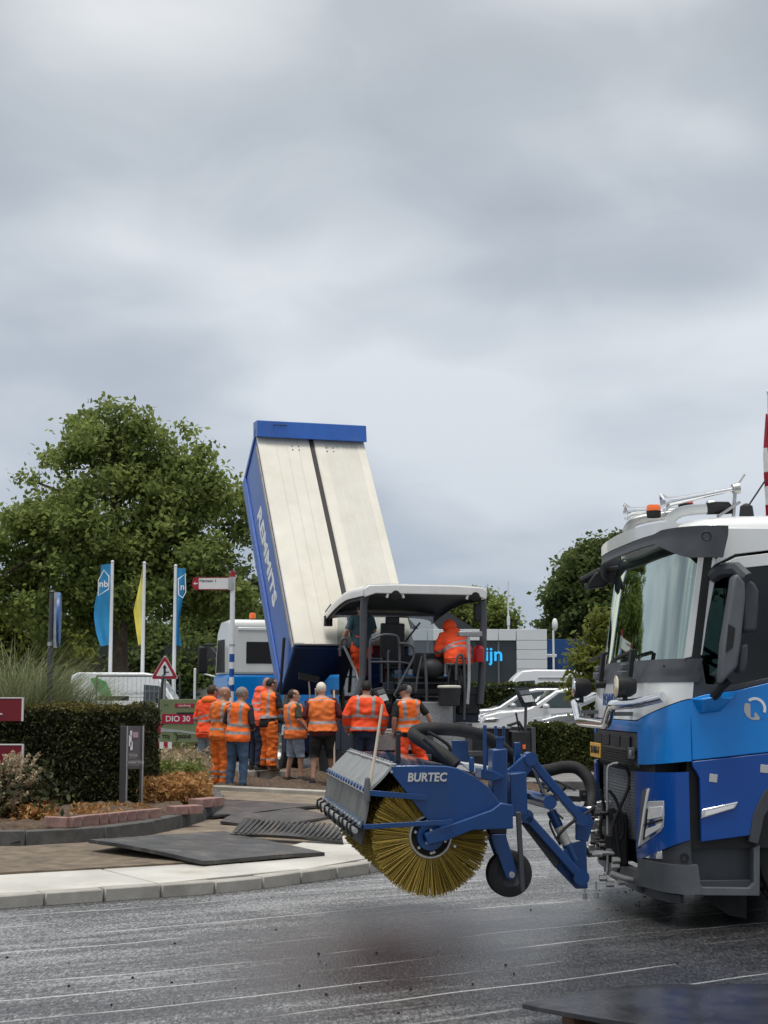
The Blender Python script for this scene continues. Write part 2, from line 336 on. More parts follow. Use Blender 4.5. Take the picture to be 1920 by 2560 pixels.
M_steel = mat('road_plate_steel', (.055, .055, .055), .4, metal=.25, var=.5, vs=3, bump=.4, bs=24, dirt=.9, dirtc=(.24, .21, .175), rv=.2)
M_sidewalk = mat('grey_paving', (.2, .195, .19), .8, var=.25, vs=2, bump=.3, bs=40)

MB().add([(-1500, -60, 0), (1500, -60, 0), (1500, 1500, 0), (-1500, 1500, 0)], [(0, 1, 2, 3)]).build('ground', M_grass_ground, kind='structure').location.z = -.012
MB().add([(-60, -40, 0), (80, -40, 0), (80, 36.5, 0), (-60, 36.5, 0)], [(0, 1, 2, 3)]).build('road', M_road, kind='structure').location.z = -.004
MB().add([(-9, 36.5, -.006), (80, 36.5, -.006), (80, 66, -.006), (-9, 66, -.006)], [(0, 1, 2, 3)]).build('car_park', M_sidewalk, kind='structure')

# ---- traffic island: front kerb of single blocks, pale slabs behind it
kp = [(-9.0, 10.0), (-6.2, 10.95), (-4.2, 11.65)] + [tuple(gnd(*q)[:2]) for q in ((0, 2273), (137, 2261), (312, 2250), (474, 2238), (640, 2224), (810, 2200), (926, 2183))] + [(.30, 15.5), (.62, 16.6), (.77, 17.9), (.75, 19.8), (.6, 22.0), (.35, 24.2)]
kp = [Vector((p[0], p[1], 0)) for p in kp]
def walk(path, step):
    """even steps along a path with the direction at each"""
    P = spline(path, 10); out = []; acc = 0; nxt = 0
    for a, b in zip(P, P[1:]):
        l = (b - a).length
        while nxt <= acc + l and l > 0:
            out.append((a + (b - a) * ((nxt - acc) / l), (b - a).normalized())); nxt += step
        acc += l
    return out
def left(d): return Vector((-d.y, d.x, 0))
kerb = tag(thing('kerb', None, None), kind='structure')
dark = tag(thing('kerb', None, None), kind='structure')
def block_row(path, L_, w, z0, z1, m, parent, name, gap=.006, jitter=.006, skip=()):
    W_ = walk(path, L_)
    for i, ((a, da), (b, db)) in enumerate(zip(W_, W_[1:])):
        if i in skip: continue
        na, nb = left(da), left(db); g = (b - a).normalized() * gap; dz = random.uniform(-jitter, jitter); o = left(da) * random.uniform(-jitter, jitter)
        q = MB(); lo = [a + g + o, b - g + o, b - g + nb * w + o, a + g + na * w + o]
        ch = .014
        q.hexa([p + Vector((0, 0, z0)) for p in lo], [p + Vector((0, 0, z1 + dz)) for p in lo]).build(name, m, parent, bevel=.01, seg=1)
block_row(kp, .485, .15, -.01, .10, M_conc, kerb, 'kerb_block')
pave = tag(thing('pavement', None, None), kind='structure')
inner = [a + left(d) * .152 for a, d in walk(kp, .5)]
W_ = walk(inner[:36], 1.55)
for i, ((a, da), (b, db)) in enumerate(zip(W_, W_[1:])):
    w = 1.22; na, nb = left(da), left(db); g = (b - a).normalized() * .011
    P = [a + g, b - g, b - g + nb * w, a + g + na * w]
    MB().hexa([p + Vector((0, 0, -.01)) for p in P], [p + Vector((0, 0, .102 + random.uniform(-.004, .004))) for p in P]).build('paving_slab', M_slab, pave, bevel=.006, seg=1)
slabin = [a + left(d) * 1.2 for a, d in walk(inner[:36], .6)]
sandpoly = [(p.x, p.y) for p in slabin] + [(-.1, 25), (-2.6, 26.5), (-12, 26.5), (-12, 11)]
sb = MB(); sb.prism([(p.x, p.y) for p in slabin] + [(.0, 24.0), (-2.7, 25.6), (-12, 25.5)], 'z', -.01, .082); sb.build('sand_bed', M_sand, kind='structure')
# ---- dark kerb round the planting bed
Z1 = .082
dk = [(-9, 15.2), (-6, 16.0)] + [tuple(gnd(*q, Z1)[:2]) for q in ((0, 2116), (150, 2110), (290, 2100), (400, 2083), (480, 2063), (545, 2035))] + [(-2.28, 22.2), (-2.65, 24.2)]
dk = [Vector((p[0], p[1], 0)) for p in dk]
block_row(dk, .9, .14, .05, .235, M_kdark, dark, 'kerb_block', gap=.003)
bed = [(a + left(d) * .13) for a, d in walk(dk, .5)]
rough_patch('planting_bed', [(p.x, p.y) for p in bed] + [(-3.2, 26), (-14, 27), (-14, 15)], .20, .035, .16, M_soil)
# clinker bricks laid loose along the dark kerb
def brick(pa, pb, h=.11, dep=.10, z=.235, n=1):
    a, b = Vector(pa), Vector(pb); d = (b - a) / n; nrm = left(d.normalized())
    for i in range(n):
        c = thing_brick((a + d * (i + .5)), math.atan2(d.y, d.x) + random.uniform(-.04, .04), d.length * .965, dep, h, z)
BR = {}
def thing_brick(c, rz, l, w, h, z):
    o = MB().box((0, 0, h / 2), (l, w, h)).build('brick', M_brick, None, bevel=.006, seg=1)
    o.location = (c.x, c.y, z); o.rotation_euler = (0, 0, rz)
    n = len(BR); BR[n] = o
    return o
row = [gnd(px, py, .235) for px, py in ((112, 2068), (170, 2071), (215, 2064), (262, 2060), (330, 2052), (395, 2046))]
for a, b, n in ((row[0], row[1], 1), (row[1], row[2], 2), (row[2], row[3], 2), (row[3], row[4], 3), (row[4], row[5], 2)): brick(a + Vector((0, .06, 0)), b + Vector((0, .06, 0)), n=n)
brick(gnd(425, 2037, .235), gnd(497, 2033, .235), n=2, h=.1, dep=.2); brick(gnd(487, 2020, .235), gnd(545, 2014, .235), n=2, h=.11, dep=.22)
for i, o in BR.items():
    nth = ('first', 'second', 'third', 'fourth', 'fifth', 'sixth', 'seventh', 'eighth', 'ninth', 'last')
    tag(o, f'{nth[i]} pale red clinker brick from the left in the row before the hedge' if i < 10 else ('left', 'right')[i % 2] + (' pale red brick of the middle pair beside the dry orange plants' if i < 12 else ' pale red brick of the end pair where the dark kerb turns away'), 'brick', 'bricks on the dark kerb')
# ---- road plates
def plate(name, pts, t, label, m=M_steel, group='road plates on the island', ribs=False):
    """flat plate with its four corners standing at given heights"""
    q = [Vector(p) for p in pts]; c = sum(q, Vector()) / 4; o = thing(name, label, 'road plate', (c.x, c.y, c.z), 0, group)
    b = MB(); nx_, ny_ = 14, 8; n_ = (q[1] - q[0]).cross(q[3] - q[0]).normalized() * t; ph = random.uniform(0, 6)
    def pp(i, j, k):
        u, v = i / nx_, j / ny_; p = q[0] * (1 - u) * (1 - v) + q[1] * u * (1 - v) + q[2] * u * v + q[3] * (1 - u) * v - c
        return p + n_ * k + Vector((0, 0, .012 * math.sin(u * 5 + ph) * math.sin(v * 4 + ph * 2) + random.uniform(-.0015, .0015))) + ((q[1] - q[0]).normalized() * random.uniform(-.006, .006) if i in (0, nx_) else Vector())
    random.seed(int(c.x * 1000) & 1023); A_ = [[pp(i, j, 0) for j in range(ny_ + 1)] for i in range(nx_ + 1)]; W2_ = ny_ + 1
    B_ = [[p + n_ for p in r] for r in A_]
    b.add([p for r in B_ for p in r], [(i * W2_ + j, (i + 1) * W2_ + j, (i + 1) * W2_ + j + 1, i * W2_ + j + 1) for i in range(nx_) for j in range(ny_)])
    b.add([p for r in A_ for p in r], [(i * W2_ + j, i * W2_ + j + 1, (i + 1) * W2_ + j + 1, (i + 1) * W2_ + j) for i in range(nx_) for j in range(ny_)])
    rim = [(i, 0) for i in range(nx_)] + [(nx_, j) for j in range(ny_)] + [(i, ny_) for i in range(nx_, 0, -1)] + [(0, j) for j in range(ny_, 0, -1)]; k = len(rim)
    b.add([A_[i][j] for i, j in rim] + [B_[i][j] for i, j in rim], [(z, (z + 1) % k, k + (z + 1) % k, k + z) for z in range(k)])
    me = b.mesh('plate'); bm = bmesh.new(); bm.from_mesh(me); bmesh.ops.remove_doubles(bm, verts=bm.verts, dist=1e-5); bmesh.ops.recalc_face_normals(bm, faces=bm.faces); bm.to_mesh(me); bm.free(); me.materials.append(m); link('plate', me, o, smooth=35)
    if ribs:
        e1, e2 = (q[1] - q[0]), (q[3] - q[0]); n = e1.cross(e2).normalized()
        for k in range(1, 22):
            a = q[0] + e1 * (k / 22) - c + n * t; MB().beam(a + e2 * .05, a + e2 * .95, .035, .012, up=n).build('rib', m, o, smooth=0)
    return o
M_sandy = mat('sandy_plate', (.15, .117, .082), .85, var=.45, vs=5, bump=.6, bs=60, dirt=.5, dirtc=(.06, .055, .05))
g_ = gnd
plate('road_plate', [g_(-260, 2206, .085), g_(520, 2162, .085), g_(470, 2105, .085), g_(-200, 2140, .085)], .035, 'long sand covered plate lying flat between the pale slabs and the dark kerb', M_sandy)
plate('road_plate', [g_(508, 2160, .125), g_(812, 2140, .10), g_(560, 2086, .10), g_(222, 2107, .20)], .035, 'large black plate with one raised corner lying across the sand in front of the bricks')
plate('road_plate', [g_(550, 2060, .09), g_(690, 2072, .09), g_(830, 2045, .09), g_(640, 2008, .09)], .03, 'worn black plate lying flat behind the ribbed plate')
plate('road_plate', [g_(578, 2090, .12), g_(860, 2108, .12), g_(850, 2076, .22), g_(616, 2052, .27)], .04, 'ribbed black plate propped up beside the sweeper brush', ribs=True)
plate('road_plate', [g_(530, 2046, .10), g_(600, 2040, .10), g_(820, 2018, .09), g_(560, 2003, .09)], .03, 'grey dusty plate behind the others next to the long kerb beam')
# ---- working area: earth, long concrete beam, two low blocks
rough_patch('earth', [(-3.2, 26.2), (-.2, 24.6), (2.6, 24.9), (2.6, 31.5), (-3.6, 32.5)], .06, .05, .15, M_soil)
bm_ = MB(); a, b = g_(512, 1986, .0), g_(860, 2004, .0)
bm_.beam(a + Vector((0, .12, .06)), b + Vector((0, .12, .06)), .26, .17).build('kerb_beam', M_conc, None, bevel=.012, label='long pale concrete kerb beam lying in front of the workers', cat='kerb beam')
bm_ = MB(); a, b = g_(520, 1999, 0), g_(840, 2016, 0)
bm_.beam(a + Vector((0, .1, .015)), b + Vector((0, .1, .015)), .22, .09).build('kerb_beam', M_conc, None, bevel=.012, label='lower concrete beam in front of the long pale one', cat='kerb beam')
for i, (px0, px1, lab) in enumerate(((596, 645, 'low grey concrete block behind the man in jeans'), (648, 722, 'wide grey concrete block beside the tipper wheel'))):
    a, b = g_(px0, 1951, .04), g_(px1, 1951, .04)
    MB().beam(a + Vector((0, .25, .09)), b + Vector((0, .25, .09)), .55, .17).build('concrete_block', M_conc, None, bevel=.015, label=lab, cat='concrete block', group='low concrete blocks')
# ---- steel plates lying at the near right corner
P0, P1, P2, P3 = g_(1305, 2517, .085), g_(1920, 2640, .085), g_(2300, 2470, .085), g_(1640, 2470, .085)
M_wet = mat('wet_plate', (.045, .045, .05), .2, metal=.25, var=.4, vs=3, bump=.12, bs=22, dirt=.6, dirtc=(.16, .15, .14), rv=.16)
plate('road_plate', [P0, P1, P2, P3], .022, 'wet dark steel plate on top of the pile at the near right corner', M_wet, 'steel plates at the near corner')
d = Vector((.17, -.06, -.03)); plate('road_plate', [P0 + d, P1 + d, P2 + d, P3 + d], .024, 'steel plate directly under the wet one at the near right corner', M_steel, 'steel plates at the near corner')
d = Vector((.22, -.05, -.078))
M_wood = mat('timber', (.2, .11, .065), .8, var=.4, vs=6, bump=.3)
for k in range(3):
    a = P0.lerp(P1, .12 + .4 * k) + Vector((.10, .03, -.052)); b2 = a + (P3 - P0) * .9
    MB().beam(a, b2, .09, .06).build('timber_bearer', M_wood, None, bevel=.004, label=['timber bearer under the tip of the wet steel plate pile', 'middle timber bearer under the wet steel plates', 'right timber bearer under the wet steel plates'][k], cat='timber', group='timber bearers')
# ---- loose dark crumbs of asphalt on the milled surface
M_crumb = mat('asphalt_crumb', (.012, .012, .012), .8, var=.3)
cr = MB()
for i in range(150):
    if i < 70: px, py = random.uniform(0, 1920), random.uniform(2215, 2560)
    else: px, py = random.gauss(1600, 120), random.gauss(2245, 22)
    p = gnd(px, py)
    if not (2 < p.y < 13.5): continue
    s = random.choice((.003, .003, .004, .005, .008)); cr.M = Matrix.Translation((p.x, p.y, s * .3)) @ Matrix.Rotation(random.uniform(0, 6), 4, 'Z')
    cr.box((0, 0, 0), (s * 2, s * random.uniform(1, 2), s * 1.2), taper=.6)
cr.build('asphalt_crumbs', M_crumb, smooth=0, kind='stuff')
# ---- pavement strip with its own kerb in front of the low hedge on the right
MB().bb(2.3, 14, 27.4, 36, -.01, .09).build('pavement', M_sidewalk, kind='structure')
rk = tag(thing('kerb', None, None), kind='structure')
block_row([Vector((2.2, 27.3, 0)), Vector((8, 27.3, 0)), Vector((14, 27.3, 0))], .95, .14, -.01, .13, M_kdark, rk, 'kerb_block')
# ================================================================== the truck that carries the sweeper
T = Frame((2.123, 12.447), 184)      # x forward, y to its left (towards the camera); door gap at x = 0, near side at y = 1.25
M_lblue = mat('light_blue_paint', (.0, .215, .66), .3, coat=.35, var=.07, vs=2, dirt=.10, dirtc=(.10, .17, .26))
M_dblue = mat('dark_blue_paint', (.0, .062, .31), .3, coat=.3, var=.08, vs=2, dirt=.16, dirtc=(.05, .07, .14))
M_white = mat('white_paint', (.74, .755, .74), .32, coat=.6, var=.04, vs=2, dirt=.12, dirtc=(.45, .43, .39))
M_plas = mat('grey_plastic', (.052, .056, .064), .5, var=.15, vs=8, bump=.1, bs=200)
M_plas2 = mat('mid_grey_plastic', (.10, .11, .12), .55, var=.15, vs=5, bump=.1, bs=200, dirt=.35, dirtc=(.2, .19, .17))
M_black = mat('black_plastic', (.012, .012, .013), .55, var=.2, vs=6)
M_rub = mat('rubber', (.016, .016, .017), .75, var=.25, vs=8, bump=.2, bs=90, dirt=.4, dirtc=(.07, .065, .06))
M_chr = mat('chrome', (.82, .83, .84), .09, metal=1, var=.03)
M_galv = mat('galvanised_steel', (.46, .46, .45), .42, metal=.8, var=.2, vs=9, dirt=.4, dirtc=(.2, .17, .14))
M_lens = mat('clear_lens', (.85, .86, .86), .08, metal=.85, var=.1, vs=20)
M_lampwarm = mat('warm_lens', (.95, .83, .62), .12, metal=.4, var=.1, vs=20)
M_orange = mat('amber_lens', (.85, .16, .02), .25, coat=.5, var=.1)
M_redlens = mat('red_lens', (.75, .09, .07), .25, coat=.5, var=.1)
M_sil = mat('silver_print', (.48, .48, .47), .5, var=.05)
M_wprint = mat('white_print', (.82, .82, .82), .5, var=.03)
M_bprint = mat('blue_print', (.02, .06, .2), .5, var=.03)
M_yplate = mat('plate_yellow', (.78, .42, .06), .5, var=.08)
M_int = mat('cab_interior', (.02, .02, .022), .8, var=.2)
M_seat = mat('seat_cloth', (.035, .036, .04), .9, var=.2)
G_ws = glass('windscreen', (.55, .68, .63), mixv=.42, gloss=(.66, .76, .71))
G_side = glass('side_glass', (.40, .47, .45), mixv=-.01, mul=1.0)
HW = 1.25
def prof(tab, z):
    for (a, va), (b, vb) in zip(tab, tab[1:]):
        if z <= b: return va + (vb - va) * max(0, (z - a)) / (b - a)
    return tab[-1][1]
XF = [(.2, .27), (.5, .30), (1.0, .30), (1.45, .30), (1.74, .27), (1.9, .20), (2.65, .09), (2.8, .05)]
def cab_pt(u, z, off=0.0):
    s = 1 if u >= 0 else -1; u = abs(u); xf = prof(XF, z); cd = .30 if z < 1.8 else .26
    def base(u):
        if u <= 1:
            ph = u * math.pi / 2; return Vector((xf - cd * (1 - max(math.cos(ph), 0) ** (2 / 3.0)), HW * math.sin(ph) ** (2 / 3.0), 0))
        return Vector((xf - cd - (u - 1) * 2.0, HW, 0))
    p = base(u); n = Vector((1, 0, 0)) if u < 1e-4 else None
    if n is None:
        t = base(min(u + .004, 1.999)) - base(max(u - .004, 0)); n = Vector((t.y, -t.x, 0)).normalized()
    p = p + n * off; return Vector((p.x, p.y * s, z))
def patch(name, u0, u1, z0, z1, m, parent, off=0., th=.02, nu=24, nz=6, bevel=0):
    """a panel of the cab skin; edges may be functions of u"""
    f0 = z0 if callable(z0) else (lambda u: z0); f1 = z1 if callable(z1) else (lambda u: z1); b = MB()
    def G(o): return [[cab_pt(u0 + (u1 - u0) * i / nu, f0(u0 + (u1 - u0) * i / nu) + (f1(u0 + (u1 - u0) * i / nu) - f0(u0 + (u1 - u0) * i / nu)) * j / nz, o) for j in range(nz + 1)] for i in range(nu + 1)]
    A, B = G(off), G(off - th); w = nz + 1
    b.add([p for r in A for p in r], [(i * w + j, (i + 1) * w + j, (i + 1) * w + j + 1, i * w + j + 1) for i in range(nu) for j in range(nz)])
    b.add([p for r in B for p in r], [(i * w + j, i * w + j + 1, (i + 1) * w + j + 1, (i + 1) * w + j) for i in range(nu) for j in range(nz)])
    rim = [(i, 0) for i in range(nu)] + [(nu, j) for j in range(nz)] + [(i, nz) for i in range(nu, 0, -1)] + [(0, j) for j in range(nz, 0, -1)]
    k = len(rim); b.add([A[i][j] for i, j in rim] + [B[i][j] for i, j in rim], [(q, (q + 1) % k, k + (q + 1) % k, k + q) for q in range(k)])
    me = b.mesh(name); bm = bmesh.new(); bm.from_mesh(me); bmesh.ops.remove_doubles(bm, verts=bm.verts, dist=1e-5); bmesh.ops.recalc_face_normals(bm, faces=bm.faces); bm.to_mesh(me); bm.free()
    me.materials.append(m); return link(name, me, parent, smooth=40)
def wheel_asm(name, parent, c, r, w, steer=0, rim=M_galv, out=1, bolts=10):
    """tyre with tread blocks, dished rim and hub; axis along y, the dish towards out*y"""
    c = Vector(c); M = Matrix.Translation(c) @ Matrix.Rotation(R(steer), 4, 'Z'); b = MB(); b.M = M
    h = w / 2
    b.lathe([(r * .57, -h * .8), (r * .62, -h), (r * .80, -h * 1.04), (r * .95, -h * .95), (r, -h * .72), (r, h * .72), (r * .95, h * .95), (r * .80, h * 1.04), (r * .62, h), (r * .57, h * .8)], (0, 0, 0), (0, 1, 0), 40)
    for k in range(40):
        a = 2 * math.pi * k / 40
        for s in (-1, 1):
            b.M = M @ Matrix.Rotation(a, 4, 'Y') @ Matrix.Translation((0, s * h * .42, r + .004)) ; b.box((0, 0, 0), (r * .09, h * .62, .018), rot=(0, 0, 24 * s))
    t = b.build('tyre', M_rub, parent); b = MB(); b.M = M
    o = out * h
    b.lathe([(r * .58, -o * .8), (r * .58, o * .85), (r * .54, o * .95), (r * .5, o * .55), (r * .34, o * .35), (r * .30, o * .55), (r * .16, o * .6), (r * .15, o * .95), (.001, o * .98)], (0, 0, 0), (0, 1, 0), 32)
    rm = b.build('rim', rim, t); b = MB(); b.M = M
    for k in range(bolts):
        a = 2 * math.pi * k / bolts; p = Vector((math.cos(a) * r * .25, 0, math.sin(a) * r * .25)); b.cyl(p + Vector((0, o * .5, 0)), p + Vector((0, o * .72, 0)), r * .022, n=6)
    b.build('wheel_nuts', rim, t, kind='stuff'); return t
truck = thing('truck', 'blue and white truck cab carrying the sweeper, cut by the right edge', 'truck', T.o, T.deg)
uy = lambda y: math.asin((y / HW) ** 1.5) / (math.pi / 2)
UA = uy(.76)
# lower body core behind the skin panels
b = MB(); b.bb(-1.95, .02, -1.19, 1.19, .55, 1.70); b.bb(-.02, .20, -.98, .98, .42, 1.70); b.build('cab_body', M_black, truck)
patch('front_panel', -1, 1, lambda u: 1.455 if abs(u) < UA else 1.455 + .165 * ((abs(u) - UA) / (1 - UA)) ** .8, 1.735, M_white, truck, nu=48)
patch('body_panel', -UA, UA, 1.365, 1.447, M_lblue, truck)
for s in (1, -1):
    patch('body_panel', s * UA, s * 1.0, lambda u: 1.125 + .045 * (abs(u) - UA) / (1 - UA), lambda u: 1.447 + .165 * ((abs(u) - UA) / (1 - UA)) ** .8, M_lblue, truck)
patch('grille_surround', -UA * .985, UA * .985, 1.105, 1.357, M_plas, truck, off=-.012)
gp = truck.children[-1] if truck.children else truck
# openings, mesh and badge of the upper grille
for y in (-.27, .10, .44, -.62):
    b = MB(); x = cab_pt(uy(abs(y)) * (1 if y > 0 else -1), 1.29).x - .006; b.box((x, y, 1.285), (.012, .27, .085)); b.build('grille_slot', M_black, truck, bevel=.008)
b = MB(); z0, z1 = 1.11, 1.232
for k in range(-40, 60):
    for s in (1, -1):
        y = -.72 + k * .036; a0 = Vector((0, y, z0)); a1 = Vector((0, y + s * (z1 - z0) * .9, z1))
        if abs(a0.y) > .73 or abs(a1.y) > .73: continue
        a0.x = cab_pt(uy(max(abs(a0.y), .001)), z0).x + .001; a1.x = cab_pt(uy(max(abs(a1.y), .001)), z1).x + .001
        b.beam(a0, a1, .008, .008)
b.build('grille_mesh', M_black, truck, smooth=0, kind='stuff')
yb = .63; xb = cab_pt(uy(yb), 1.2).x
b = MB(); b.box((xb + .006, yb, 1.205), (.014, .13, .085), rot=(0, 0, 8)); bd = b.build('badge', M_plas2, truck, bevel=.004)
text('FMX', .06, 'badge_lettering', M_sil, bd, face_matrix((xb + .016, yb, 1.205), (-math.sin(R(-8)), math.cos(R(8)), 0), (0, 0, 1)), bold=.001)
b = MB(); b.box((.306, -.63, 1.185), (.012, .40, .12)); pl_ = b.build('number_plate', M_yplate, truck, bevel=.004)
text('24-BVH-7', .085, 'plate_characters', M_black, pl_, face_matrix((.3135, -.62, 1.185), (0, 1, 0), (0, 0, 1)), bold=.001)
text('REMMITS', .13, 'lettering', M_bprint, truck, face_matrix((.312, -.02, 1.60), (0, 1, 0), (0, 0, 1)), bold=.004, shear=.18, depth=.002)
# side panels in the plane of the near and far side
for s in (1, -1):
    y0, y1 = s * 1.215, s * 1.25
    MB().prism([(-.004, 1.175), (-.56, 1.232), (-1.0, 1.275), (-1.0, 1.80), (-.60, 1.735), (-.33, 1.672), (-.13, 1.65), (-.004, 1.618)], 'y', y0, y1).build('door_panel', M_lblue, truck, bevel=.006)
    MB().prism([(-.055, .60), (-.455, .648), (-.50, .76), (-.58, .90), (-.75, 1.02), (-1.0, 1.06), (-1.0, 1.268), (-.56, 1.225), (-.004, 1.168), (-.008, 1.13), (-.035, 1.09), (-.055, 1.05)], 'y', y0, y1 + s * .002).build('door_lower_panel', M_dblue, truck, bevel=.006)
    MB().prism([(-.015, 1.62), (-.13, 1.652), (-.33, 1.675), (-.6, 1.738), (-1.0, 1.80), (-1.0, 1.84), (-.62, 1.775), (-.30, 1.71), (-.12, 1.72), (-.09, 1.92), (.03, 1.905), (.005, 1.74)], 'y', y0 - s * .01, y1 - s * .004).build('belt_trim', M_plas, truck, bevel=.004)
    # pillar in white, door frame in white, black seal between
    MB().prism([(.035, 1.905), (-.022, 1.917), (-.085, 2.30), (-.150, 2.53), (-.21, 2.59), (-.36, 2.665), (-.60, 2.695), (-1.1, 2.70), (-1.95, 2.70), (-1.95, 2.86), (-.12, 2.86), (-.09, 2.66)], 'y', y0, y1).build('pillar', M_white, truck, bevel=.005)
    MB().prism([(-.040, 1.925), (-.098, 1.93), (-.145, 2.20), (-.205, 2.47), (-.32, 2.555), (-.6, 2.585), (-1.0, 2.59), (-1.0, 2.68), (-.6, 2.675), (-.37, 2.645), (-.22, 2.575), (-.165, 2.52), (-.10, 2.30)], 'y', y0, y1 - s * .003).build('door_frame', M_white, truck, bevel=.004)
    MB().prism([(-.01, 1.91), (-.10, 1.925), (-.20, 2.45), (-.32, 2.56), (-1.0, 2.60), (-1.0, 2.69), (-.34, 2.66), (-.14, 2.53)], 'y', y0, y1 - s * .02).build('door_seal', M_black, truck)
    MB().prism([(-.30, 1.70), (-.62, 1.765), (-1.0, 1.83), (-1.0, 2.60), (-.33, 2.57), (-.19, 2.46), (-.10, 1.93), (-.11, 1.72)], 'y', s * 1.222, s * 1.226).build('side_window', G_side, truck)
    MB().prism([(-1.0, .6), (-1.95, 1.1), (-1.95, 2.71), (-1.0, 2.71)], 'y', y0, y1 - s * .002).build('rear_side_panel', M_white, truck)
    # steps
    MB().prism([(-.01, .225), (-.475, .218), (-.485, .575), (-.44, .555), (-.435, .31), (-.40, .275), (-.06, .282), (-.035, .32), (-.01, .33)], 'y', s * 1.02, s * 1.245).build('step_frame', M_plas2, truck, bevel=.006)
    b = MB(); b.bb(-.45, -.005, s * .95, s * 1.12, .27, .62); b.bb(-.43, -.03, s * .98, s * 1.2, .27, .325); b.build('step_well', M_plas, truck, bevel=.005)
    MB().prism([(-.47, .58), (-.52, .78), (-.62, .92), (-.78, 1.04), (-.98, 1.08), (-1.2, 1.04), (-1.4, .9), (-1.5, .66), (-1.58, .66), (-1.45, .98), (-1.2, 1.14), (-.98, 1.17), (-.7, 1.10), (-.52, .95), (-.44, .80), (-.40, .6)], 'y', s * .85, s * 1.262).build('wheel_arch', M_plas, truck, bevel=.006)
    MB().prism([(-.10, .235), (-.20, .13), (-.33, .045), (-.46, .02), (-.47, .235)], 'y', s * .93, s * .96).build('shade_flap', M_rub, truck)  # black sheet added in place of the dark shade below the step
    wheel_asm('wheel', truck, (-1.0, s * 1.04, .50), .50, .315, steer=-7, out=s)
    # reflective squares
    for x, z in ((-.155, 1.05), (-.53, 1.115)):
        b = MB(); b.box((x, s * 1.2535, z), (.058, .006, .058), rot=(0, -7, 0)); b.build('reflective_square', M_sil, truck, bevel=.002)
    # side marker: chrome blade with pale lens
    b = MB(); b.prism([(-.052, .765), (-.062, .83), (-.33, .885), (-.305, .835)], 'y', s * 1.249, s * 1.268); mk = b.build('side_marker', M_chr, truck, bevel=.007)
    MB().prism([(-.085, .785), (-.09, .815), (-.30, .862), (-.287, .84)], 'y', s * 1.2675, s * 1.2705).build('marker_lens', M_wprint, mk)
    # the round company mark on the door
    cx_, cz_, r_ = -.475, 1.545, .082
    b = MB()
    def arc(a0, a1, ro, ri, n=20): return [(cx_ - s * 0 - math.cos(R(a0 + (a1 - a0) * i / n)) * ro, cz_ + math.sin(R(a0 + (a1 - a0) * i / n)) * ro) for i in range(n + 1)] + [(cx_ - math.cos(R(a1 - (a1 - a0) * i / n)) * ri, cz_ + math.sin(R(a1 - (a1 - a0) * i / n)) * ri) for i in range(n + 1)]
    A = arc(-22, 128, r_, r_ * .76)
    b.prism(A, 'y', s * 1.2505, s * 1.254); em = b.build('emblem', M_wprint, truck)
    B = [(cx_ - math.cos(R(a)) * r_, cz_ + math.sin(R(a)) * r_) for a in range(150, 300, 6)]
    MB().prism(B + [(cx_ - .02, cz_ + .01), (cx_ - .0, cz_ + .03)], 'y', s * 1.2505, s * 1.254).build('emblem_segment', M_sil, em)
    # R inside: stem, bowl and leg
    RR = [(.034, -.062), (.034, .04), (-.035, .04), (-.058, .02), (-.058, -.006), (-.036, -.022), (-.07, -.07), (-.038, -.07), (-.008, -.028), (.006, -.028), (.006, -.062)]
    MB().prism([(cx_ + a, cz_ + c) for a, c in RR], 'y', s * 1.2515, s * 1.2552).build('emblem_letter', M_lblue, em)
    # mirror foot moulded on the door
    b = MB(); b.loft([[(-.005, s * 1.245, 1.62), (-.06, s * 1.245, 1.50), (-.22, s * 1.245, 1.52), (-.36, s * 1.245, 1.67), (-.2, s * 1.245, 1.665)], [(-.06, s * 1.33, 1.615), (-.09, s * 1.29, 1.53), (-.20, s * 1.29, 1.54), (-.29, s * 1.33, 1.615), (-.18, s * 1.35, 1.63)]]); b.build('mirror_foot', M_lblue, truck, bevel=.012)
# near side mirrors: one tall grey housing carried by an upper arm and a lower leg
def mirror(s):
    y = s * 1.50
    pts = [T.pl(px, py, 1, 1.5) for px, py in ((1831, 1445), (1842, 1433), (1860, 1457), (1862, 1490), (1850, 1610), (1842, 1665), (1800, 1712), (1799, 1690), (1805, 1610), (1815, 1550), (1826, 1480))]
    b = MB(); b.prism([(p.x, p.z) for p in pts], 'y', y - s * .09, y + s * .03); h = b.build('mirror_housing', M_plas2, truck, bevel=.02, seg=3)
    q = [T.pl(px, py, 1, 1.53) for px, py in ((1821, 1560), (1838, 1570), (1832, 1618), (1814, 1632))]
    MB().prism([(p.x, p.z) for p in q], 'y', y + s * .026, y + s * .034).build('mirror_slot', M_black, h)
    b = MB(); b.tube([(-.19, s * 1.23, 2.50), (-.25, s * 1.30, 2.545), (-.32, s * 1.42, 2.545), (-.37, s * 1.49, 2.47)], [.05, .055, .05, .05], 8); b.build('mirror_arm', M_plas, h, bevel=.0)
    b = MB(); b.tube([(-.235, s * 1.47, 1.76), (-.19, s * 1.40, 1.70), (-.16, s * 1.31, 1.63)], [.035, .03, .035], 8); b.build('mirror_leg', M_black, h)
    c = [T.pl(px, py, 1, 1.42) for px, py in ((1855, 1440), (1885, 1458), (1895, 1475), (1895, 1510), (1890, 1580), (1852, 1580))]
    b = MB(); b.prism([(p.x, p.z) for p in c], 'y', s * 1.30, s * 1.45); b.build('mirror_housing', M_plas, truck, bevel=.025, seg=3)
    c = [T.pl(px, py, 1, 1.42) for px, py in ((1848, 1615), (1870, 1608), (1868, 1660), (1858, 1685), (1842, 1680))]
    b = MB(); b.prism([(p.x, p.z) for p in c], 'y', s * 1.32, s * 1.44); b.build('mirror_housing', M_plas, truck, bevel=.02, seg=3)
mirror(1)
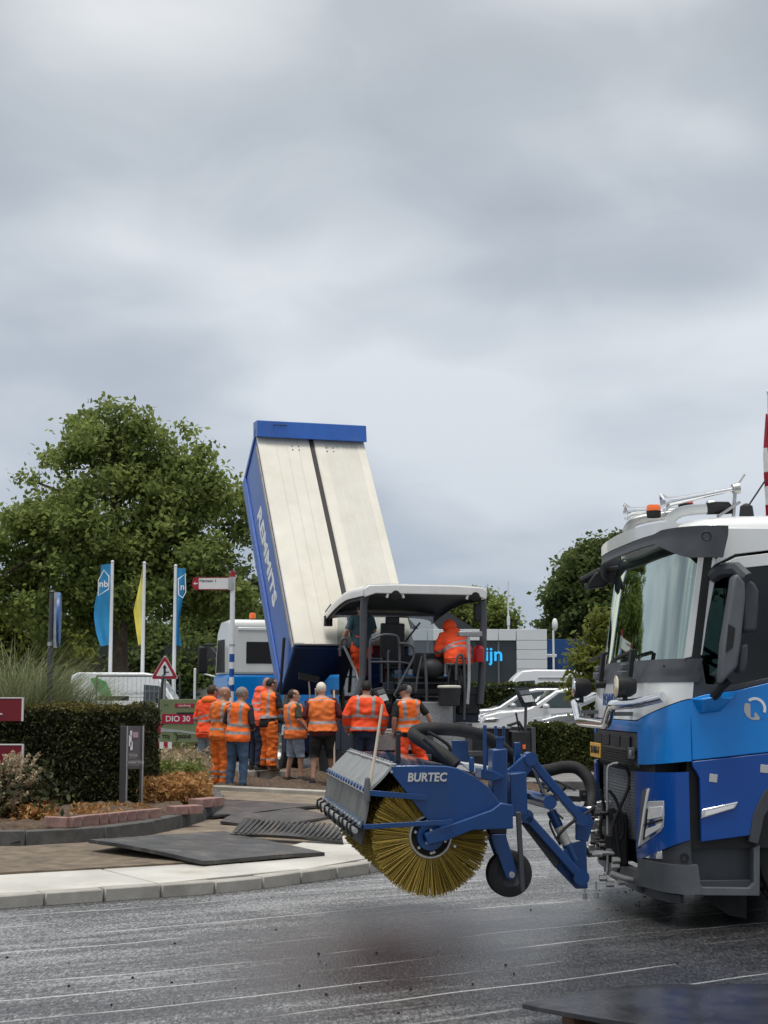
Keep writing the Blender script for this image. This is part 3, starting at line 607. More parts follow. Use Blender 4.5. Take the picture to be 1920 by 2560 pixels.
# far side kerb mirror on its arm, seen beyond the windscreen
b = MB(); q = [T.pl(px, py, 1, -1.38) for px, py in ((1466, 1458), (1484, 1432), (1510, 1425), (1520, 1432), (1519, 1458), (1508, 1468), (1468, 1474))]
b.prism([(p.x, p.z) for p in q], 'y', -1.30, -1.50); fm = b.build('mirror_housing', M_black, truck, bevel=.015); MB().tube([(.25, -1.40, 2.66), (.1, -1.33, 2.74), (-.05, -1.2, 2.75)], .035, 8).build('mirror_arm', M_black, fm)
mirror(-1)
# windscreen with its black frame, dark cowl below, wipers
patch('windscreen', -.975, .975, 1.90, 2.775, G_ws, truck, th=.006, nu=40, nz=8)
for s in (1, -1): patch('windscreen_frame', s * .90, s * 1.01, 1.895, 2.77, M_black, truck, off=.002, th=.02, nu=6)
patch('windscreen_band', -.9, .9, 2.69, 2.79, M_black, truck, off=-.004, th=.01, nu=30)
patch('cowl', -1.02, 1.02, 1.735, 1.905, M_plas, truck, off=.004, nu=40)
for y, n in ((-.52, 'a'), (.42, 'b')):
    x = cab_pt(uy(abs(y)), 1.80).x
    b = MB(); b.box((x + .03, y - .14, 1.80), (.06, .16, .06)); b.box((x + .025, y - .12, 1.86), (.05, .10, .05)); b.build('cowl_step', M_plas2, truck, bevel=.008)
for y in (-.38, .62):
    x = cab_pt(uy(abs(y)), 1.75).x; b = MB()
    b.beam((x + .05, y, 1.70), (x + .02, y + .02, 1.99), .05, .035, up=(1, 0, 0)); b.cyl((x - .01, y, 1.73), (x + .09, y, 1.73), .035, n=10); w_ = b.build('wiper', M_black, truck, bevel=.006)
    MB().beam((x - .005, y + .02, 1.985), (x - .002, y - .62, 1.94), .02, .03, up=(1, 0, 0)).build('wiper_blade', M_black, w_)
# sun visor
def vz(u): return 2.765 - .135 * max(0, min(1, (abs(u) - .45) / .4))
patch('visor', -1.03, 1.03, lambda u: vz(u), lambda u: 2.835 + max(0, min(1, (abs(u) - .42) / .12)) * .025, M_plas, truck, off=.15, th=.03, nu=52)
patch('visor_cap', -.54, .54, lambda u: 2.84 + max(0, min(1, (abs(u) - .42) / .12)) * .02, lambda u: 2.945 - .05 * abs(u), M_white, truck, off=.152, th=.14, nu=40)
b = MB(); p = cab_pt(.93, 2.785, .151); n_ = (cab_pt(.93, 2.785, .2) - p).normalized(); b.lathe([(.026, 0), (.032, .003), (.036, 0)], p, n_, 20); b.build('visor_cover', M_black, truck)
for s in (1, -1):
    b = MB(); A = [cab_pt(s * u, z, o) for u, z, o in ((1.0, 2.63, .15), (1.0, 2.86, .15), (1.03, 2.86, .0), (1.03, 2.63, .0))]; b.slab(A, .02 * s); b.build('visor_end', M_plas, truck, bevel=.004)
# roof
rr = []
def ring(z, hw, xf, cd=.32):
    P = []
    for i in range(-18, 19):
        ph = i / 18 * math.pi / 2; P.append((xf - cd * (1 - max(math.cos(ph), 0) ** (2 / 2.6)), hw * abs(math.sin(ph)) ** (2 / 2.6) * (1 if i >= 0 else -1), z))
    return P + [(-1.2, hw, z + .02), (-1.95, hw, z), (-1.95, -hw, z), (-1.2, -hw, z + .02)]
for z, hw, xf in ((2.70, 1.245, .06), (2.82, 1.25, .06), (2.885, 1.235, .05), (2.925, 1.19, .0), (2.955, 1.10, -.08), (2.985, .92, -.25), (3.0, .6, -.5), (3.005, .2, -.8)): rr.append(ring(z, hw, xf))
MB().loft(rr).build('roof', M_white, truck, smooth=50)
b = MB(); b.bb(-1.95, -1.90, -1.2, 1.2, 1.0, 2.75); b.bb(-1.9, .0, -1.2, 1.2, 1.60, 1.66); b.box((-.02, 0, 1.74), (.34, 2.2, .24)); b.bb(-1.9, -.05, -1.2, 1.2, 2.70, 2.74); b.build('cab_interior', M_int, truck)
for s in (1, -1):
    b = MB(); b.box((-.85, s * .62, 1.72), (.5, .5, .16)); b.box((-1.12, s * .62, 2.06), (.14, .48, .66), rot=(0, -8, 0)); b.box((-1.2, s * .62, 2.45), (.1, .26, .18)); b.build('seat', M_seat, truck, bevel=.04)
b = MB(); b.lathe([(.20, -.015), (.222, 0), (.20, .015), (.185, 0), (.20, -.015)], (-.33, .62, 1.93), (-.55, 0, .8), 24); b.beam((-.33, .44, 1.93), (-.33, .80, 1.93), .04, .03); b.cyl((-.33, .62, 1.93), (-.1, .62, 1.7), .03); b.build('steering_wheel', M_black, truck)
# lamp corners, headlights, fog lamps, bumper
for s in (1, -1):
    patch('lamp_corner', s * .28, s * .985, lambda u: .40 + .215 * ((abs(u) - .28) / .705) ** .75, lambda u: 1.065 + .03 * abs(u), M_dblue, truck, off=.01, nz=10)
    U = lambda a: s * (.28 + .705 * a)
    def skin(name, pts, m, parent, off, th=.012):
        P_ = [(U(a), z) for a, z in pts]; return MB().loft([[cab_pt(u, z, off - th) for u, z in P_], [cab_pt(u, z, off) for u, z in P_]]).build(name, m, parent, bevel=.003)
    hl = skin('headlight', [(.08, .525), (.20, .565), (.36, .615), (.52, .665), (.58, .70), (.60, .79), (.60, .885), (.44, .878), (.28, .868), (.18, .70)], M_sil, truck, .016, .03)
    skin('lamp_blade', [(.04, .505), (.09, .52), (.17, .66), (.25, .84), (.32, .965), (.26, .965), (.17, .935), (.11, .74)], M_plas2, hl, .021); skin('lamp_light_guide', [(.075, .525), (.11, .535), (.19, .69), (.27, .86), (.335, .965), (.285, .955), (.20, .80), (.13, .64)], M_wprint, hl, .024)
    M_refl = mat('lamp_reflector', (.9, .91, .92), .15, metal=.3, coat=1, var=.12, vs=30)
    skin('reflector', [(.27, .735), (.42, .752), (.57, .77), (.585, .848), (.44, .836), (.30, .826)], M_refl, hl, .0205, .008); skin('reflector', [(.21, .60), (.36, .642), (.53, .688), (.56, .726), (.40, .695), (.24, .668)], M_refl, hl, .0205, .008)
    skin('lamp_bar', [(.19, .685), (.38, .714), (.58, .745), (.58, .758), (.38, .73), (.21, .703)], M_black, hl, .022, .008); skin('lamp_shade', [(.17, .58), (.205, .59), (.285, .81), (.265, .82)], M_black, hl, .022, .008)
    patch('bumper_insert', s * .30, s * .99, .42, lambda u: .395 + .215 * ((abs(u) - .28) / .705) ** .75, M_plas, truck, off=-.005)
    patch('fog_lamp', U(.12), U(.52), lambda u: .445 + .07 * (abs(u) - .28), lambda u: .47 + .16 * (abs(u) - .28), M_lens, truck, off=.004, th=.01)
    bb_ = MB(); c = cab_pt(s * .93, .49, .0); n_ = (cab_pt(s * .93, .49, .1) - c).normalized(); bb_.lathe([(.03, .0), (.034, .006), (.022, .006), (.02, -.02), (.001, -.02)], c, n_, 18); bb_.build('towing_eye_cover', M_black, truck)
patch('bumper', -1.01, 1.01, lambda u: .235, lambda u: .44 if abs(u) > .3 else .34, M_plas2, truck, off=.015, th=.06, nu=60)
patch('bumper_spoiler', -.8, .8, .16, .22, M_plas, truck, off=-.03, th=.05, nu=30)
# woven guard net in front of the radiator
b = MB(); b.bb(.18, .21, -.72, .72, .36, 1.07); b.build('radiator', M_black, truck)
b = MB()
for k in range(-30, 46):
    for s in (1, -1):
        P = []
        for i in range(9):
            t = i / 8; y = -.70 + k * .045 + s * t * .5; z = 1.06 - t * .52
            if abs(y) > .70: continue
            P.append(Vector((.275 - .05 * (y / .7) ** 2 - .06 * (t - .3) ** 2, y, z)))
        if len(P) > 1: b.tube(P, .0075, 5, cap=False)
b.build('guard_net', mat('net_cord', (.17, .18, .19), .6), truck, kind='stuff')
# chrome bar with two round spot lamps
half = [(.19, 1.22, 1.63), (.33, 1.02, 1.585), (.44, .80, 1.57), (.455, .70, 1.555), (.46, .55, 1.44), (.46, .47, 1.42)]
P = spline(half, 6) ; P = P + [Vector((p.x, -p.y, p.z)) for p in reversed(P)]
cb = MB().tube(P, .038, 14).build('chrome_bar', M_chr, truck)
for s in (1, -1):
    MB().beam((.24, s * .62, 1.50), (.45, s * .62, 1.50), .05, .03).build('bar_bracket', M_plas2, cb)
    c = Vector((.40, s * .83, 1.705)); b = MB(); b.lathe([(.001, -.10), (.05, -.10), (.075, -.06), (.085, .03), (.085, .045)], c, (1, 0, .03), 22); b.cyl(c - Vector((0.02, 0, .13)), c - Vector((.02, 0, .06)), .02, n=8); sp = b.build('spot_lamp', M_black, truck)
    MB().lathe([(.080, .038), (.082, .05), (.06, .055), (.001, .058)], c, (1, 0, .03), 22).build('lamp_lens', M_lampwarm if s > 0 else M_lens, sp)
# roof: two air horns, bow tubes, beacons, aerials
def horn(tip, end, rb):
    tip, end = Vector(tip), Vector(end); L_ = (end - tip).length
    b = MB(); b.lathe([(rb, 0), (rb * .72, .02), (rb * .5, .06), (rb * .42, .12), (rb * .36, .25), (rb * .28, L_ * .6), (rb * .22, L_)], tip, end - tip, 20)
    b.lathe([(rb * .95, .004), (rb * .5, .05), (.001, .1)], tip, end - tip, 20); h = b.build('air_horn', M_chr, truck)
    MB().lathe([(.001, -.03), (.04, -.02), (.045, .03), (.001, .045)], end, end - tip, 14).build('horn_driver', M_galv, h); return h
h1 = T.pl(1657, 1258, 1, .85); h2 = T.pl(1838, 1222, 1, .85); horn(h1, h2, .078)
h1 = T.pl(1563, 1280, 1, -.55); h2 = T.pl(1775, 1262, 1, -.55); horn(h1, h2, .078)
b = MB(); e_ = T.pl(1838, 1222, 1, .85); b.beam(e_ + Vector((0, 0, .0)), (e_.x + .02, e_.y, 2.98), .03, .02); b.tube([e_, T.pl(1862, 1186, 1, .85)], .008, 6); b.beam((e_.x + .14, .85, 2.99), (e_.x - .03, .85, 3.10), .05, .02); b.build('horn_bracket', M_galv, truck)
for y, pts in ((.80, ((1672, 1322), (1676, 1300), (1692, 1284), (1720, 1276), (1765, 1272))), (-.62, ((1566, 1337), (1573, 1318), (1590, 1303), (1640, 1292), (1700, 1284)))):
    P = [T.pl(px, py, 1, y) for px, py in pts]; rt = MB().tube(spline(P, 5), .042, 12).build('roof_bow', M_white if y > 0 else M_galv, truck)
    MB().cyl(P[0] - Vector((0, 0, .03)), P[0] + Vector((0, 0, .02)), .052, n=12).build('bow_clamp', M_black, rt)
P = [T.pl(px, py, 1, .80) for px, py in ((1765, 1272), (1790, 1270), (1818, 1270), (1836, 1278))]
MB().tube(P, [.045, .05, .05, .02], 12).build('bow_end', M_black, truck)
MB().beam((T.pl(1700, 1281, 1, .8)).to_tuple(), (T.pl(1640, 1292, 1, -.62)).to_tuple(), .05, .03).build('roof_crossbar', M_galv, truck)
for px, py, y, m_ in ((1634, 1272, .1, M_orange), (1714, 1254, .45, M_redlens)):
    c = T.pl(px, py, 1, y); b = MB(); b.lathe([(.055, -.07), (.06, -.02), (.001, -.015)], c, (0, 0, 1), 18, cap=False); bs_ = b.build('beacon_base', M_black, truck)
    MB().lathe([(.058, -.018), (.058, .01), (.05, .03), (.001, .033)], c, (0, 0, 1), 18).build('beacon_lens', m_, bs_)
b = MB(); c = T.pl(1866, 1272, 1, .3); b.lathe([(.06, -.06), (.05, .02), (.02, .04), (.001, .045)], c, (0, 0, 1), 14); b.tube([c, T.pl(1914, 1200, 1, .3)], .007, 6); b.build('aerial', M_black, truck)
# hydraulic pipes, couplings and hoses under the grille
def tp(L_, y): return spline([T.pl(px, py, 1, y) for px, py in L_], 6)
MB().tube(tp(((1545, 1908), (1528, 1912), (1519, 1930), (1519, 2040), (1519, 2170), (1508, 2185)), .35), .011, 8).build('hydraulic_pipe', M_galv, truck)
for L_, y, r_ in ((((1545, 1908), (1568, 1925), (1572, 1965), (1545, 2030), (1532, 2070), (1540, 2100), (1555, 2090), (1556, 2050), (1540, 2000), (1522, 1975)), .42, .013), (((1500, 1975), (1510, 2020), (1500, 2070), (1512, 2120), (1530, 2150)), .3, .014), (((1475, 2020), (1462, 2080), (1461, 2130), (1480, 2136)), .5, .010), (((1540, 2060), (1545, 2110), (1550, 2150), (1545, 2180)), .45, .013)):
    MB().tube(tp(L_, y), r_, 8).build('hydraulic_hose', M_black, truck)
MB().tube(tp(((1527, 2183), (1560, 2195), (1600, 2203), (1636, 2205)), .55), .022, 10).build('hose_connector', M_galv, truck)
b = MB(); b.tube(tp(((1470, 2135), (1520, 2132), (1560, 2138)), .4), .017, 8)
for px, py in ((1478, 2135), (1495, 2133), (1540, 2150), (1538, 2165), (1555, 2205), (1570, 2198), (1618, 2204), (1508, 2195), (1525, 2210)):
    c = T.pl(px, py, 1, .45); b.cyl(c - Vector((.03, 0, 0)), c + Vector((.03, 0, 0)), .024, n=6)
b.build('coupling', M_galv, truck, kind='stuff')
b = MB(); b.bb(.28, .40, -.45, .42, .34, .74); b.build('mounting_plate', M_black, truck, bevel=.02)
for k in range(16):
    y = random.uniform(-.3, .5); z = random.uniform(.36, .80); x = .40; bb_ = MB(); bb_.box((x, y, z), (random.uniform(.04, .12), random.uniform(.04, .1), random.uniform(.04, .12))); bb_.cyl((x + .02, y, z), (x + .09, y, z), .018, n=8); bb_.build('valve', M_black if k % 3 else M_galv, truck, bevel=.008)
MB().tube(tp(((1565, 2210), (1610, 2228), (1665, 2246), (1703, 2253)), .6), .024, 4).build('towing_bar', M_plas2, truck)
b = MB()
for px, py in ((1462, 2240), (1491, 2238)):
    p = T.pl(px, py, 1, .55); b.cyl(p + Vector((0, 0, .10)), p, .006, n=6); b.cyl(p - Vector((0, 0, .025)), p + Vector((0, 0, .02)), .018, n=8)
b.build('hanging_pin', M_galv, truck)
# chassis and body behind the cab, mostly outside the picture
b = MB(); b.bb(-8.4, .2, -.55, -.40, .62, .92); b.bb(-8.4, .2, .40, .55, .62, .92); b.bb(-1.9, .2, -.45, .45, .5, .62); b.build('chassis', M_black, truck)
MB().bb(-3.0, -2.15, .62, 1.2, .5, 1.05).build('fuel_tank', M_galv, truck, bevel=.06, seg=3); MB().bb(-3.0, -2.15, -1.2, -.62, .5, 1.05).build('battery_box', M_black, truck, bevel=.04)
b = MB(); b.prism([(-1.18, 1.25), (1.18, 1.25), (1.27, 1.6), (1.27, 2.75), (-1.27, 2.75), (-1.27, 1.6)], 'x', -8.5, -2.2); b.build('tipper_body', M_dblue, truck, bevel=.03)
for x in (-3.6, -6.0, -7.4):
    for s in (1, -1): wheel_asm('wheel', truck, (x, s * .98, .50), .50, .40, out=s)
# ================================================================== the sweeper carried in front of the truck
S = Frame((-.266, 11.02), 187.6)     # x forward (to the left in the picture), y towards the camera; near end at y = 1.235
M_sblue = mat('sweeper_blue', (.002, .042, .165), .36, coat=.2, var=.12, vs=4, dirt=.4, dirtc=(.045, .06, .085), rv=.12)
M_flap = mat('rubber_flap', (.30, .305, .30), .42, metal=.35, var=.25, vs=2.5, bump=.15, bs=12, dirt=.6, dirtc=(.14, .135, .12))
M_flap2 = mat('dusty_flap', (.17, .17, .165), .5, metal=.2, var=.3, vs=3, bump=.2, bs=14, dirt=.6, dirtc=(.09, .085, .075))
M_bris = leafmat('yellow_bristle', (.05, .033, .008), (.52, .37, .075), 0.0)
M_bris2 = mat('brush_core', (.014, .011, .005), .9, var=.4, vs=20)
M_cream = mat('cream_paint', (.55, .54, .47), .45, var=.1, dirt=.4, dirtc=(.22, .2, .17))
M_pole = mat('pale_wood', (.62, .53, .40), .6, var=.12)
sw = thing('front_sweeper', 'blue rotary broom with yellow bristles lifted in front of the truck', 'sweeper', S.o, S.deg)
W2 = 1.235
# hood: near and far cheek plates, curved cover between
cheek = [(-.147, 1.198), (-.35, 1.200), (-.504, 1.195), (-.581, 1.18), (-.679, 1.132), (-.776, 1.061), (-.84, .97), (-.90, .93), (-.90, .815), (-.656, .81), (-.50, .80), (-.40, .845), (-.37, .875), (-.147, 1.16)]
for s in (1, -1):
    b = MB(); b.prism(cheek, 'y', s * W2, s * (W2 - .02)); b.build('cheek_plate', M_sblue, sw, bevel=.004)
    # axle arm
    b = MB(); b.prism([(-.352, .782), (-.375, .715), (-.50, .742), (-.656, .802), (-.916, .808), (-.917, .955), (-.84, .968), (-.78, .925)], 'y', s * (W2 + .002), s * (W2 + .06)); b.build('axle_arm', M_sblue, sw, bevel=.006)
    b = MB()
    for x, z in ((-.15, 1.165), (-.40, .80), (-.372, .722), (-.40, .66), (-.55, .70)): b.cyl((x, s * (W2 - .01), z), (x, s * (W2 + .022), z), .009, n=6)
    b.build('bolt', M_galv, sw, kind='stuff')
b = MB(); top = [(-.147, 1.198), (-.35, 1.200), (-.504, 1.195), (-.581, 1.18), (-.679, 1.132), (-.776, 1.061), (-.84, .97)]
b.loft([[(x, y, z + .002) for x, z in top] + [(x, y, z - .018) for x, z in reversed(top)] for y in (-W2 + .021, W2 - .021)]); b.build('hood_cover', mat('hood_blue', (.012, .085, .27), .12, coat=1, var=.1, vs=3, dirt=.25, dirtc=(.1, .12, .15)), sw, bevel=.003)
# strip of bolts along the front edge of the cover
b = MB(); b.box((-.16, 0, 1.207), (.05, 2.44, .012)); st = b.build('clamp_strip', M_galv, sw, bevel=.002)
b = MB()
for k in range(17): y = -1.16 + k * 2.32 / 16; b.lathe([(.011, 0), (.011, .012), (.001, .014)], (-.16, y, 1.213), (0, 0, 1), 6)
b.build('bolt', M_galv, st, kind='stuff')
# front flap in two rubber sheets with a bolted hinge strip between
def flap(name, a, b_, m, th, wave, parent, y0=-W2, y1=W2):
    N_ = 60; K = 8; g = MB()
    def G(o): return [[Vector((a[0] + (b_[0] - a[0]) * j / K + o + wave * math.sin(i * .9 + j * .25) * math.sin(math.pi * j / K) + .5 * wave * math.sin(i * .37 + 1), y0 + (y1 - y0) * i / N_, a[1] + (b_[1] - a[1]) * j / K + o * .7)) for j in range(K + 1)] for i in range(N_ + 1)]
    A, B = G(0), G(-th); w = K + 1
    g.add([p for r in A for p in r], [(i * w + j, i * w + j + 1, (i + 1) * w + j + 1, (i + 1) * w + j) for i in range(N_) for j in range(K)])
    g.add([p for r in B for p in r], [(i * w + j, (i + 1) * w + j, (i + 1) * w + j + 1, i * w + j + 1) for i in range(N_) for j in range(K)])
    rim = [(i, 0) for i in range(N_)] + [(N_, j) for j in range(K)] + [(i, K) for i in range(N_, 0, -1)] + [(0, j) for j in range(K, 0, -1)]; k = len(rim)
    g.add([A[i][j] for i, j in rim] + [B[i][j] for i, j in rim], [(q, (q + 1) % k, k + (q + 1) % k, k + q) for q in range(k)])
    return g.build(name, m, parent, smooth=60)
flap('upper_flap', (-.148, 1.207), (-.002, 1.052), M_flap, .012, .008, sw)
flap('lower_flap', (.0, 1.050), (.030, .838), M_flap2, .012, .006, sw)
flap('bottom_flap', (.028, .842), (.043, .715), M_black, .012, .005, sw, y0=-W2 + .1)
for x, z, n in ((.008, 1.052, 15), (.036, .84, 15)):
    b = MB(); b.box((x, 0, z), (.012, 2.46, .05), rot=(0, -20, 0)); s_ = b.build('hinge_strip', M_galv if z > 1 else mat('worn_blue', (.04, .08, .14), .5, var=.3, dirt=.5), sw, bevel=.002)
    b = MB()
    for k in range(n): b.lathe([(.015, 0), (.015, .010), (.001, .015)], (x + .006, -1.18 + k * 2.36 / (n - 1), z), (1, 0, .3), 6)
    b.build('bolt', M_sblue if z > 1 else M_galv, s_, kind='stuff')
b = MB(); b.cyl((.075, -1.28, .80), (.075, 1.22, .80), .017, n=10); rod = b.build('flap_rod', M_galv, sw)
b = MB()
for y in (-1.22, -.95, -.62, -.3, .05, .4, .62, .9, 1.1): b.tube([(.06, y, .84), (.095, y + .02, .825), (.10, y + .03, .79), (.085, y + .03, .755)], .009, 6)
b.build('rod_hook', M_black, rod, kind='stuff')
# side stays of the flap
for s in (1, -1):
    MB().beam((-.002, s * (W2 + .016), 1.036), (-.372, s * (W2 + .016), 1.002), .014, .035).build('flap_stay', M_sblue, sw, bevel=.002)
    MB().beam((.028, s * (W2 + .016), .826), (-.525, s * (W2 + .076), .856), .014, .030).build('flap_stay', M_sblue, sw, bevel=.002)
# width marker rod and round black marker post
MB().tube([(-.005, W2 + .01, 1.03), (-.05, W2 + .005, 1.30), (-.093, W2, 1.585)], [.011, .0095, .008], 8).build('marker_rod', M_pole, sw)
MB().lathe([(.022, 0), (.022, .10), (.016, .14), (.001, .15)], (.006, W2 + .01, .985), (-.03, 0, 1), 10).build('rod_socket', M_plas2, sw)
p = S.pl(995, 1895, 1, .75)
b = MB(); b.box((p.x, .75, 1.295), (.03, .05, .19)); b.lathe([(.001, -.012), (.028, -.012), (.028, .012), (.001, .012)], (p.x, .75, 1.385), (.3, 1, 0), 14); b.build('marker_post', M_black, sw, bevel=.006)
# the brush: hub tube, end drum, bristle tufts in rings
BX, BZ, BR = -.403, .757, .372
b = MB(); b.cyl((BX, -1.19, BZ), (BX, 1.19, BZ), .20, n=32); b.build('brush_core', M_bris2, sw)
for s in (1, -1):
    b = MB(); b.lathe([(.001, .0), (.045, .01), (.05, .028), (.085, .03), (.09, .0), (.118, -.012), (.122, .02), (.136, .022), (.138, -.05)], (BX, s * 1.185, BZ), (0, s, 0), 36); hub = b.build('hub', M_sblue, sw)
    b = MB(); b.lathe([(.122, .021), (.126, .026), (.134, .026), (.138, .02)], (BX, s * 1.185, BZ), (0, s, 0), 36); b.build('hub_rim', M_galv, hub)
    b = MB()
    for k in range(6): a = k * math.pi / 3 + .3; b.cyl((BX + .10 * math.cos(a), s * 1.17, BZ + .10 * math.sin(a)), (BX + .10 * math.cos(a), s * 1.205, BZ + .10 * math.sin(a)), .010, n=6)
    b.build('bolt', M_galv, hub, kind='stuff')
V = []; Fc = []
def bristle(y, a, r0, r1, w, lean, tw):
    ca, sa = math.cos(a), math.sin(a); i0 = len(V); c = Vector((ca, 0, sa)); t = Vector((-sa, 0, ca))
    p0 = Vector((BX, y, BZ)) + c * r0; p1 = Vector((BX, y + lean, BZ)) + c * r1 + t * tw
    for p, q in ((p0, w * .75), (p1, w)):
        V.extend([tuple(p + t * q), tuple(p + Vector((0, q, 0))), tuple(p - t * q * .7 - Vector((0, q * .7, 0)))])
    Fc.extend([(i0, i0 + 1, i0 + 4, i0 + 3), (i0 + 1, i0 + 2, i0 + 5, i0 + 4), (i0 + 2, i0, i0 + 3, i0 + 5), (i0 + 3, i0 + 4, i0 + 5)])
for ring_ in range(34):                       # body of the brush
    y = -1.17 + ring_ * 2.30 / 33
    for k in range(150): bristle(y + random.uniform(-.03, .03), 2 * math.pi * (k + random.random() * .9) / 150, .19, BR * random.uniform(.955, 1.0), .0042, random.uniform(-.02, .02), random.uniform(-.015, .015))
for ring_ in range(5):                        # near end, seen head on
    for k in range(250): bristle(1.150 + ring_ * .013, 2 * math.pi * (k + random.uniform(-.45, .45)) / 250, .12, BR * random.uniform(.94, 1.015), .0030, random.uniform(-.006, .016), random.uniform(-.016, .016))
me = bpy.data.meshes.new('bristles'); me.from_pydata(V, [], Fc); me.materials.append(M_bris); link('bristles', me, sw, smooth=0, kind='stuff')
# mast, slides and pivots behind the hood
MY = -.10
def sp(px, py, y): return S.pl(px, py, 1, y)
def rect(name, pts, y, th, m=None, bevel=.006): 
    q = [sp(px, py, y) for px, py in pts]; b = MB(); b.prism([(p.x, p.z) for p in q], 'y', y, y - th); return b.build(name, m or M_sblue, sw, bevel=bevel)
mast = rect('mast', ((1231, 1874), (1269, 1871), (1269, 2075), (1231, 2075)), .42, .16, bevel=.01)
c = sp(1250, 1872, .34); b = MB(); b.cyl(c, c + Vector((0, 0, .075)), .026, n=14); b.cyl(c + Vector((0, 0, .068)), c + Vector((0, 0, .082)), .036, n=14); b.build('mast_screw', M_sblue, sw)
rect('mast_bracket', ((1203, 1922), (1232, 1926), (1258, 1938), (1258, 1948), (1232, 1953), (1203, 1947)), .46, .22)
rect('carriage_plate', ((1276, 1935), (1316, 1930), (1320, 2038), (1276, 2042)), .30, .5)
rect('carriage_post', ((1287, 1934), (1302, 1934), (1302, 1856), (1287, 1856)), -.10, .06)
rect('carriage_post', ((1176, 1893), (1186, 1893), (1186, 1930), (1176, 1930)), .55, .06)
rect('carriage_post', ((1130, 1850), (1170, 1852), (1172, 1905), (1130, 1905)), -.2, .03)
for px in (1240, 1260): 
    a, c = sp(px, 1852, -.5), sp(px - 1, 1815, -.5); b = MB(); b.cyl(a - Vector((0, 0, .25)), c, .011, n=8); b.build('locking_pin', M_sblue, sw)
b = MB(); a, c = sp(1212, 1930, .5), sp(1212, 1813, .5); b.cyl(a, c, .013, n=8); b.build('hose_post', M_sblue, sw)
rect('cross_box', ((1150, 1905), (1235, 1918), (1238, 1946), (1175, 1930)), .2, .5, M_white)
# upper linkage
for y in (.10, -.62):
    rect('link_bracket', ((1270, 1935), (1270, 1925), (1305, 1893), (1318, 1885), (1333, 1886), (1338, 1900), (1330, 1925), (1316, 1942)), y + .01, .05)
    a, c = sp(1324, 1897, y - .03), sp(1452, 2048, y - .03); MB().beam(a, c, .06, .085, up=(0, 1, 0)).build('upper_arm', M_sblue, sw, bevel=.008)
    b = MB(); b.cyl(a + Vector((0, .06, 0)), a - Vector((0, .06, 0)), .048, n=20); b.cyl(c + Vector((0, .05, 0)), c - Vector((0, .05, 0)), .045, n=20); b.build('arm_joint', M_sblue, sw, kind='stuff')
    a2, c2 = sp(1314, 2040, y - .03), sp(1450, 2192, y - .03); MB().beam(a2, c2, .06, .10, up=(0, 1, 0)).build('lower_arm', M_sblue, sw, bevel=.008)
    b = MB(); b.cyl(a2 + Vector((0, .05, 0)), a2 - Vector((0, .05, 0)), .048, n=20); b.cyl(c2 + Vector((0, .055, 0)), c2 - Vector((0, .055, 0)), .055, n=20); b.build('arm_joint', M_sblue, sw, kind='stuff')
    rect('arm_foot', ((1420, 2110), (1466, 2100), (1470, 2222), (1440, 2222), (1392, 2172), (1396, 2150)), y - .07, .03)
    rect('arm_head', ((1425, 2010), (1470, 2020), (1485, 2055), (1470, 2105), (1440, 2100), (1440, 2050)), y - .07, .03)
    rect('wear_plate', ((1305, 2058), (1322, 2052), (1400, 2150), (1392, 2172)), y - .05, .06, M_plas)
b = MB(); a = sp(1324, 1897, .1); b.cyl((a.x, .1, a.z), (a.x, -.62, a.z), .022, n=12); b.build('cross_shaft', M_sblue, sw)
b = MB(); a = sp(1340, 1998, -.2); b.cyl((a.x, -.9, a.z), (a.x - .02, .15, a.z), .05, n=14); b.build('swivel_cylinder', M_sblue, sw)
MB().beam(sp(1300, 1990, -.3), sp(1450, 1998, -.3), .05, .04).build('hose_tray', M_black, sw)
# lift cylinder: rod, blue neck, cream barrel, blue foot
y = .0
MB().cyl(sp(1329, 1915, y), sp(1382, 2035, y), .012, n=10).build('cylinder_rod', M_galv, sw)
cb_ = MB().cyl(sp(1378, 2028, y), sp(1396, 2066, y), .036, n=14).build('cylinder_neck', M_sblue, sw)
MB().cyl(sp(1394, 2062, y), sp(1418, 2112, y), .034, n=14).build('cylinder_barrel', M_cream, sw)
MB().cyl(sp(1417, 2110, y), sp(1436, 2152, y), .037, n=14).build('cylinder_foot', M_sblue, sw)
# suction / hydraulic hoses
def hose(L_, r, m=M_rub, name='hose', ribs=0):
    P = spline([sp(px, py, y) for px, py, y in L_], 8); h = MB().tube(P, r, 12).build(name, m, sw); return h
hose(((1140, 1914, .25), (1110, 1888, .2), (1070, 1862, .1), (1040, 1843, .05), (1036, 1832, .0), (1055, 1824, .0), (1100, 1822, .0), (1150, 1826, -.1), (1200, 1838, -.2), (1245, 1862, -.3), (1290, 1902, -.4), (1330, 1928, -.5), (1370, 1926, -.6), (1410, 1918, -.7), (1445, 1922, -.7), (1472, 1950, -.65), (1479, 1990, -.6), (1470, 2030, -.5)), .047)
hose(((1058, 1846, .3), (1080, 1865, .3), (1110, 1895, .3)), .014)
hose(((1070, 1830, .1), (1092, 1842, .1), (1120, 1862, .1), (1128, 1880, .1)), .012)
hose(((1400, 2110, .05), (1396, 2090, .1), (1425, 2060, .1), (1470, 2030, .1), (1485, 2015, .0)), .011)
hose(((1475, 2035, -.1), (1462, 2070, .0), (1460, 2110, .0), (1475, 2140, .0)), .014)
hose(((1380, 2045, .1), (1375, 2060, .1), (1390, 2095, .1), (1400, 2105, .1)), .008)
b = MB(); c = sp(1472, 2018, -.5); b.lathe([(.055, -.01), (.066, 0), (.055, .01)], c, (.1, 0, 1), 18); b.build('hose_collar', M_galv, sw)
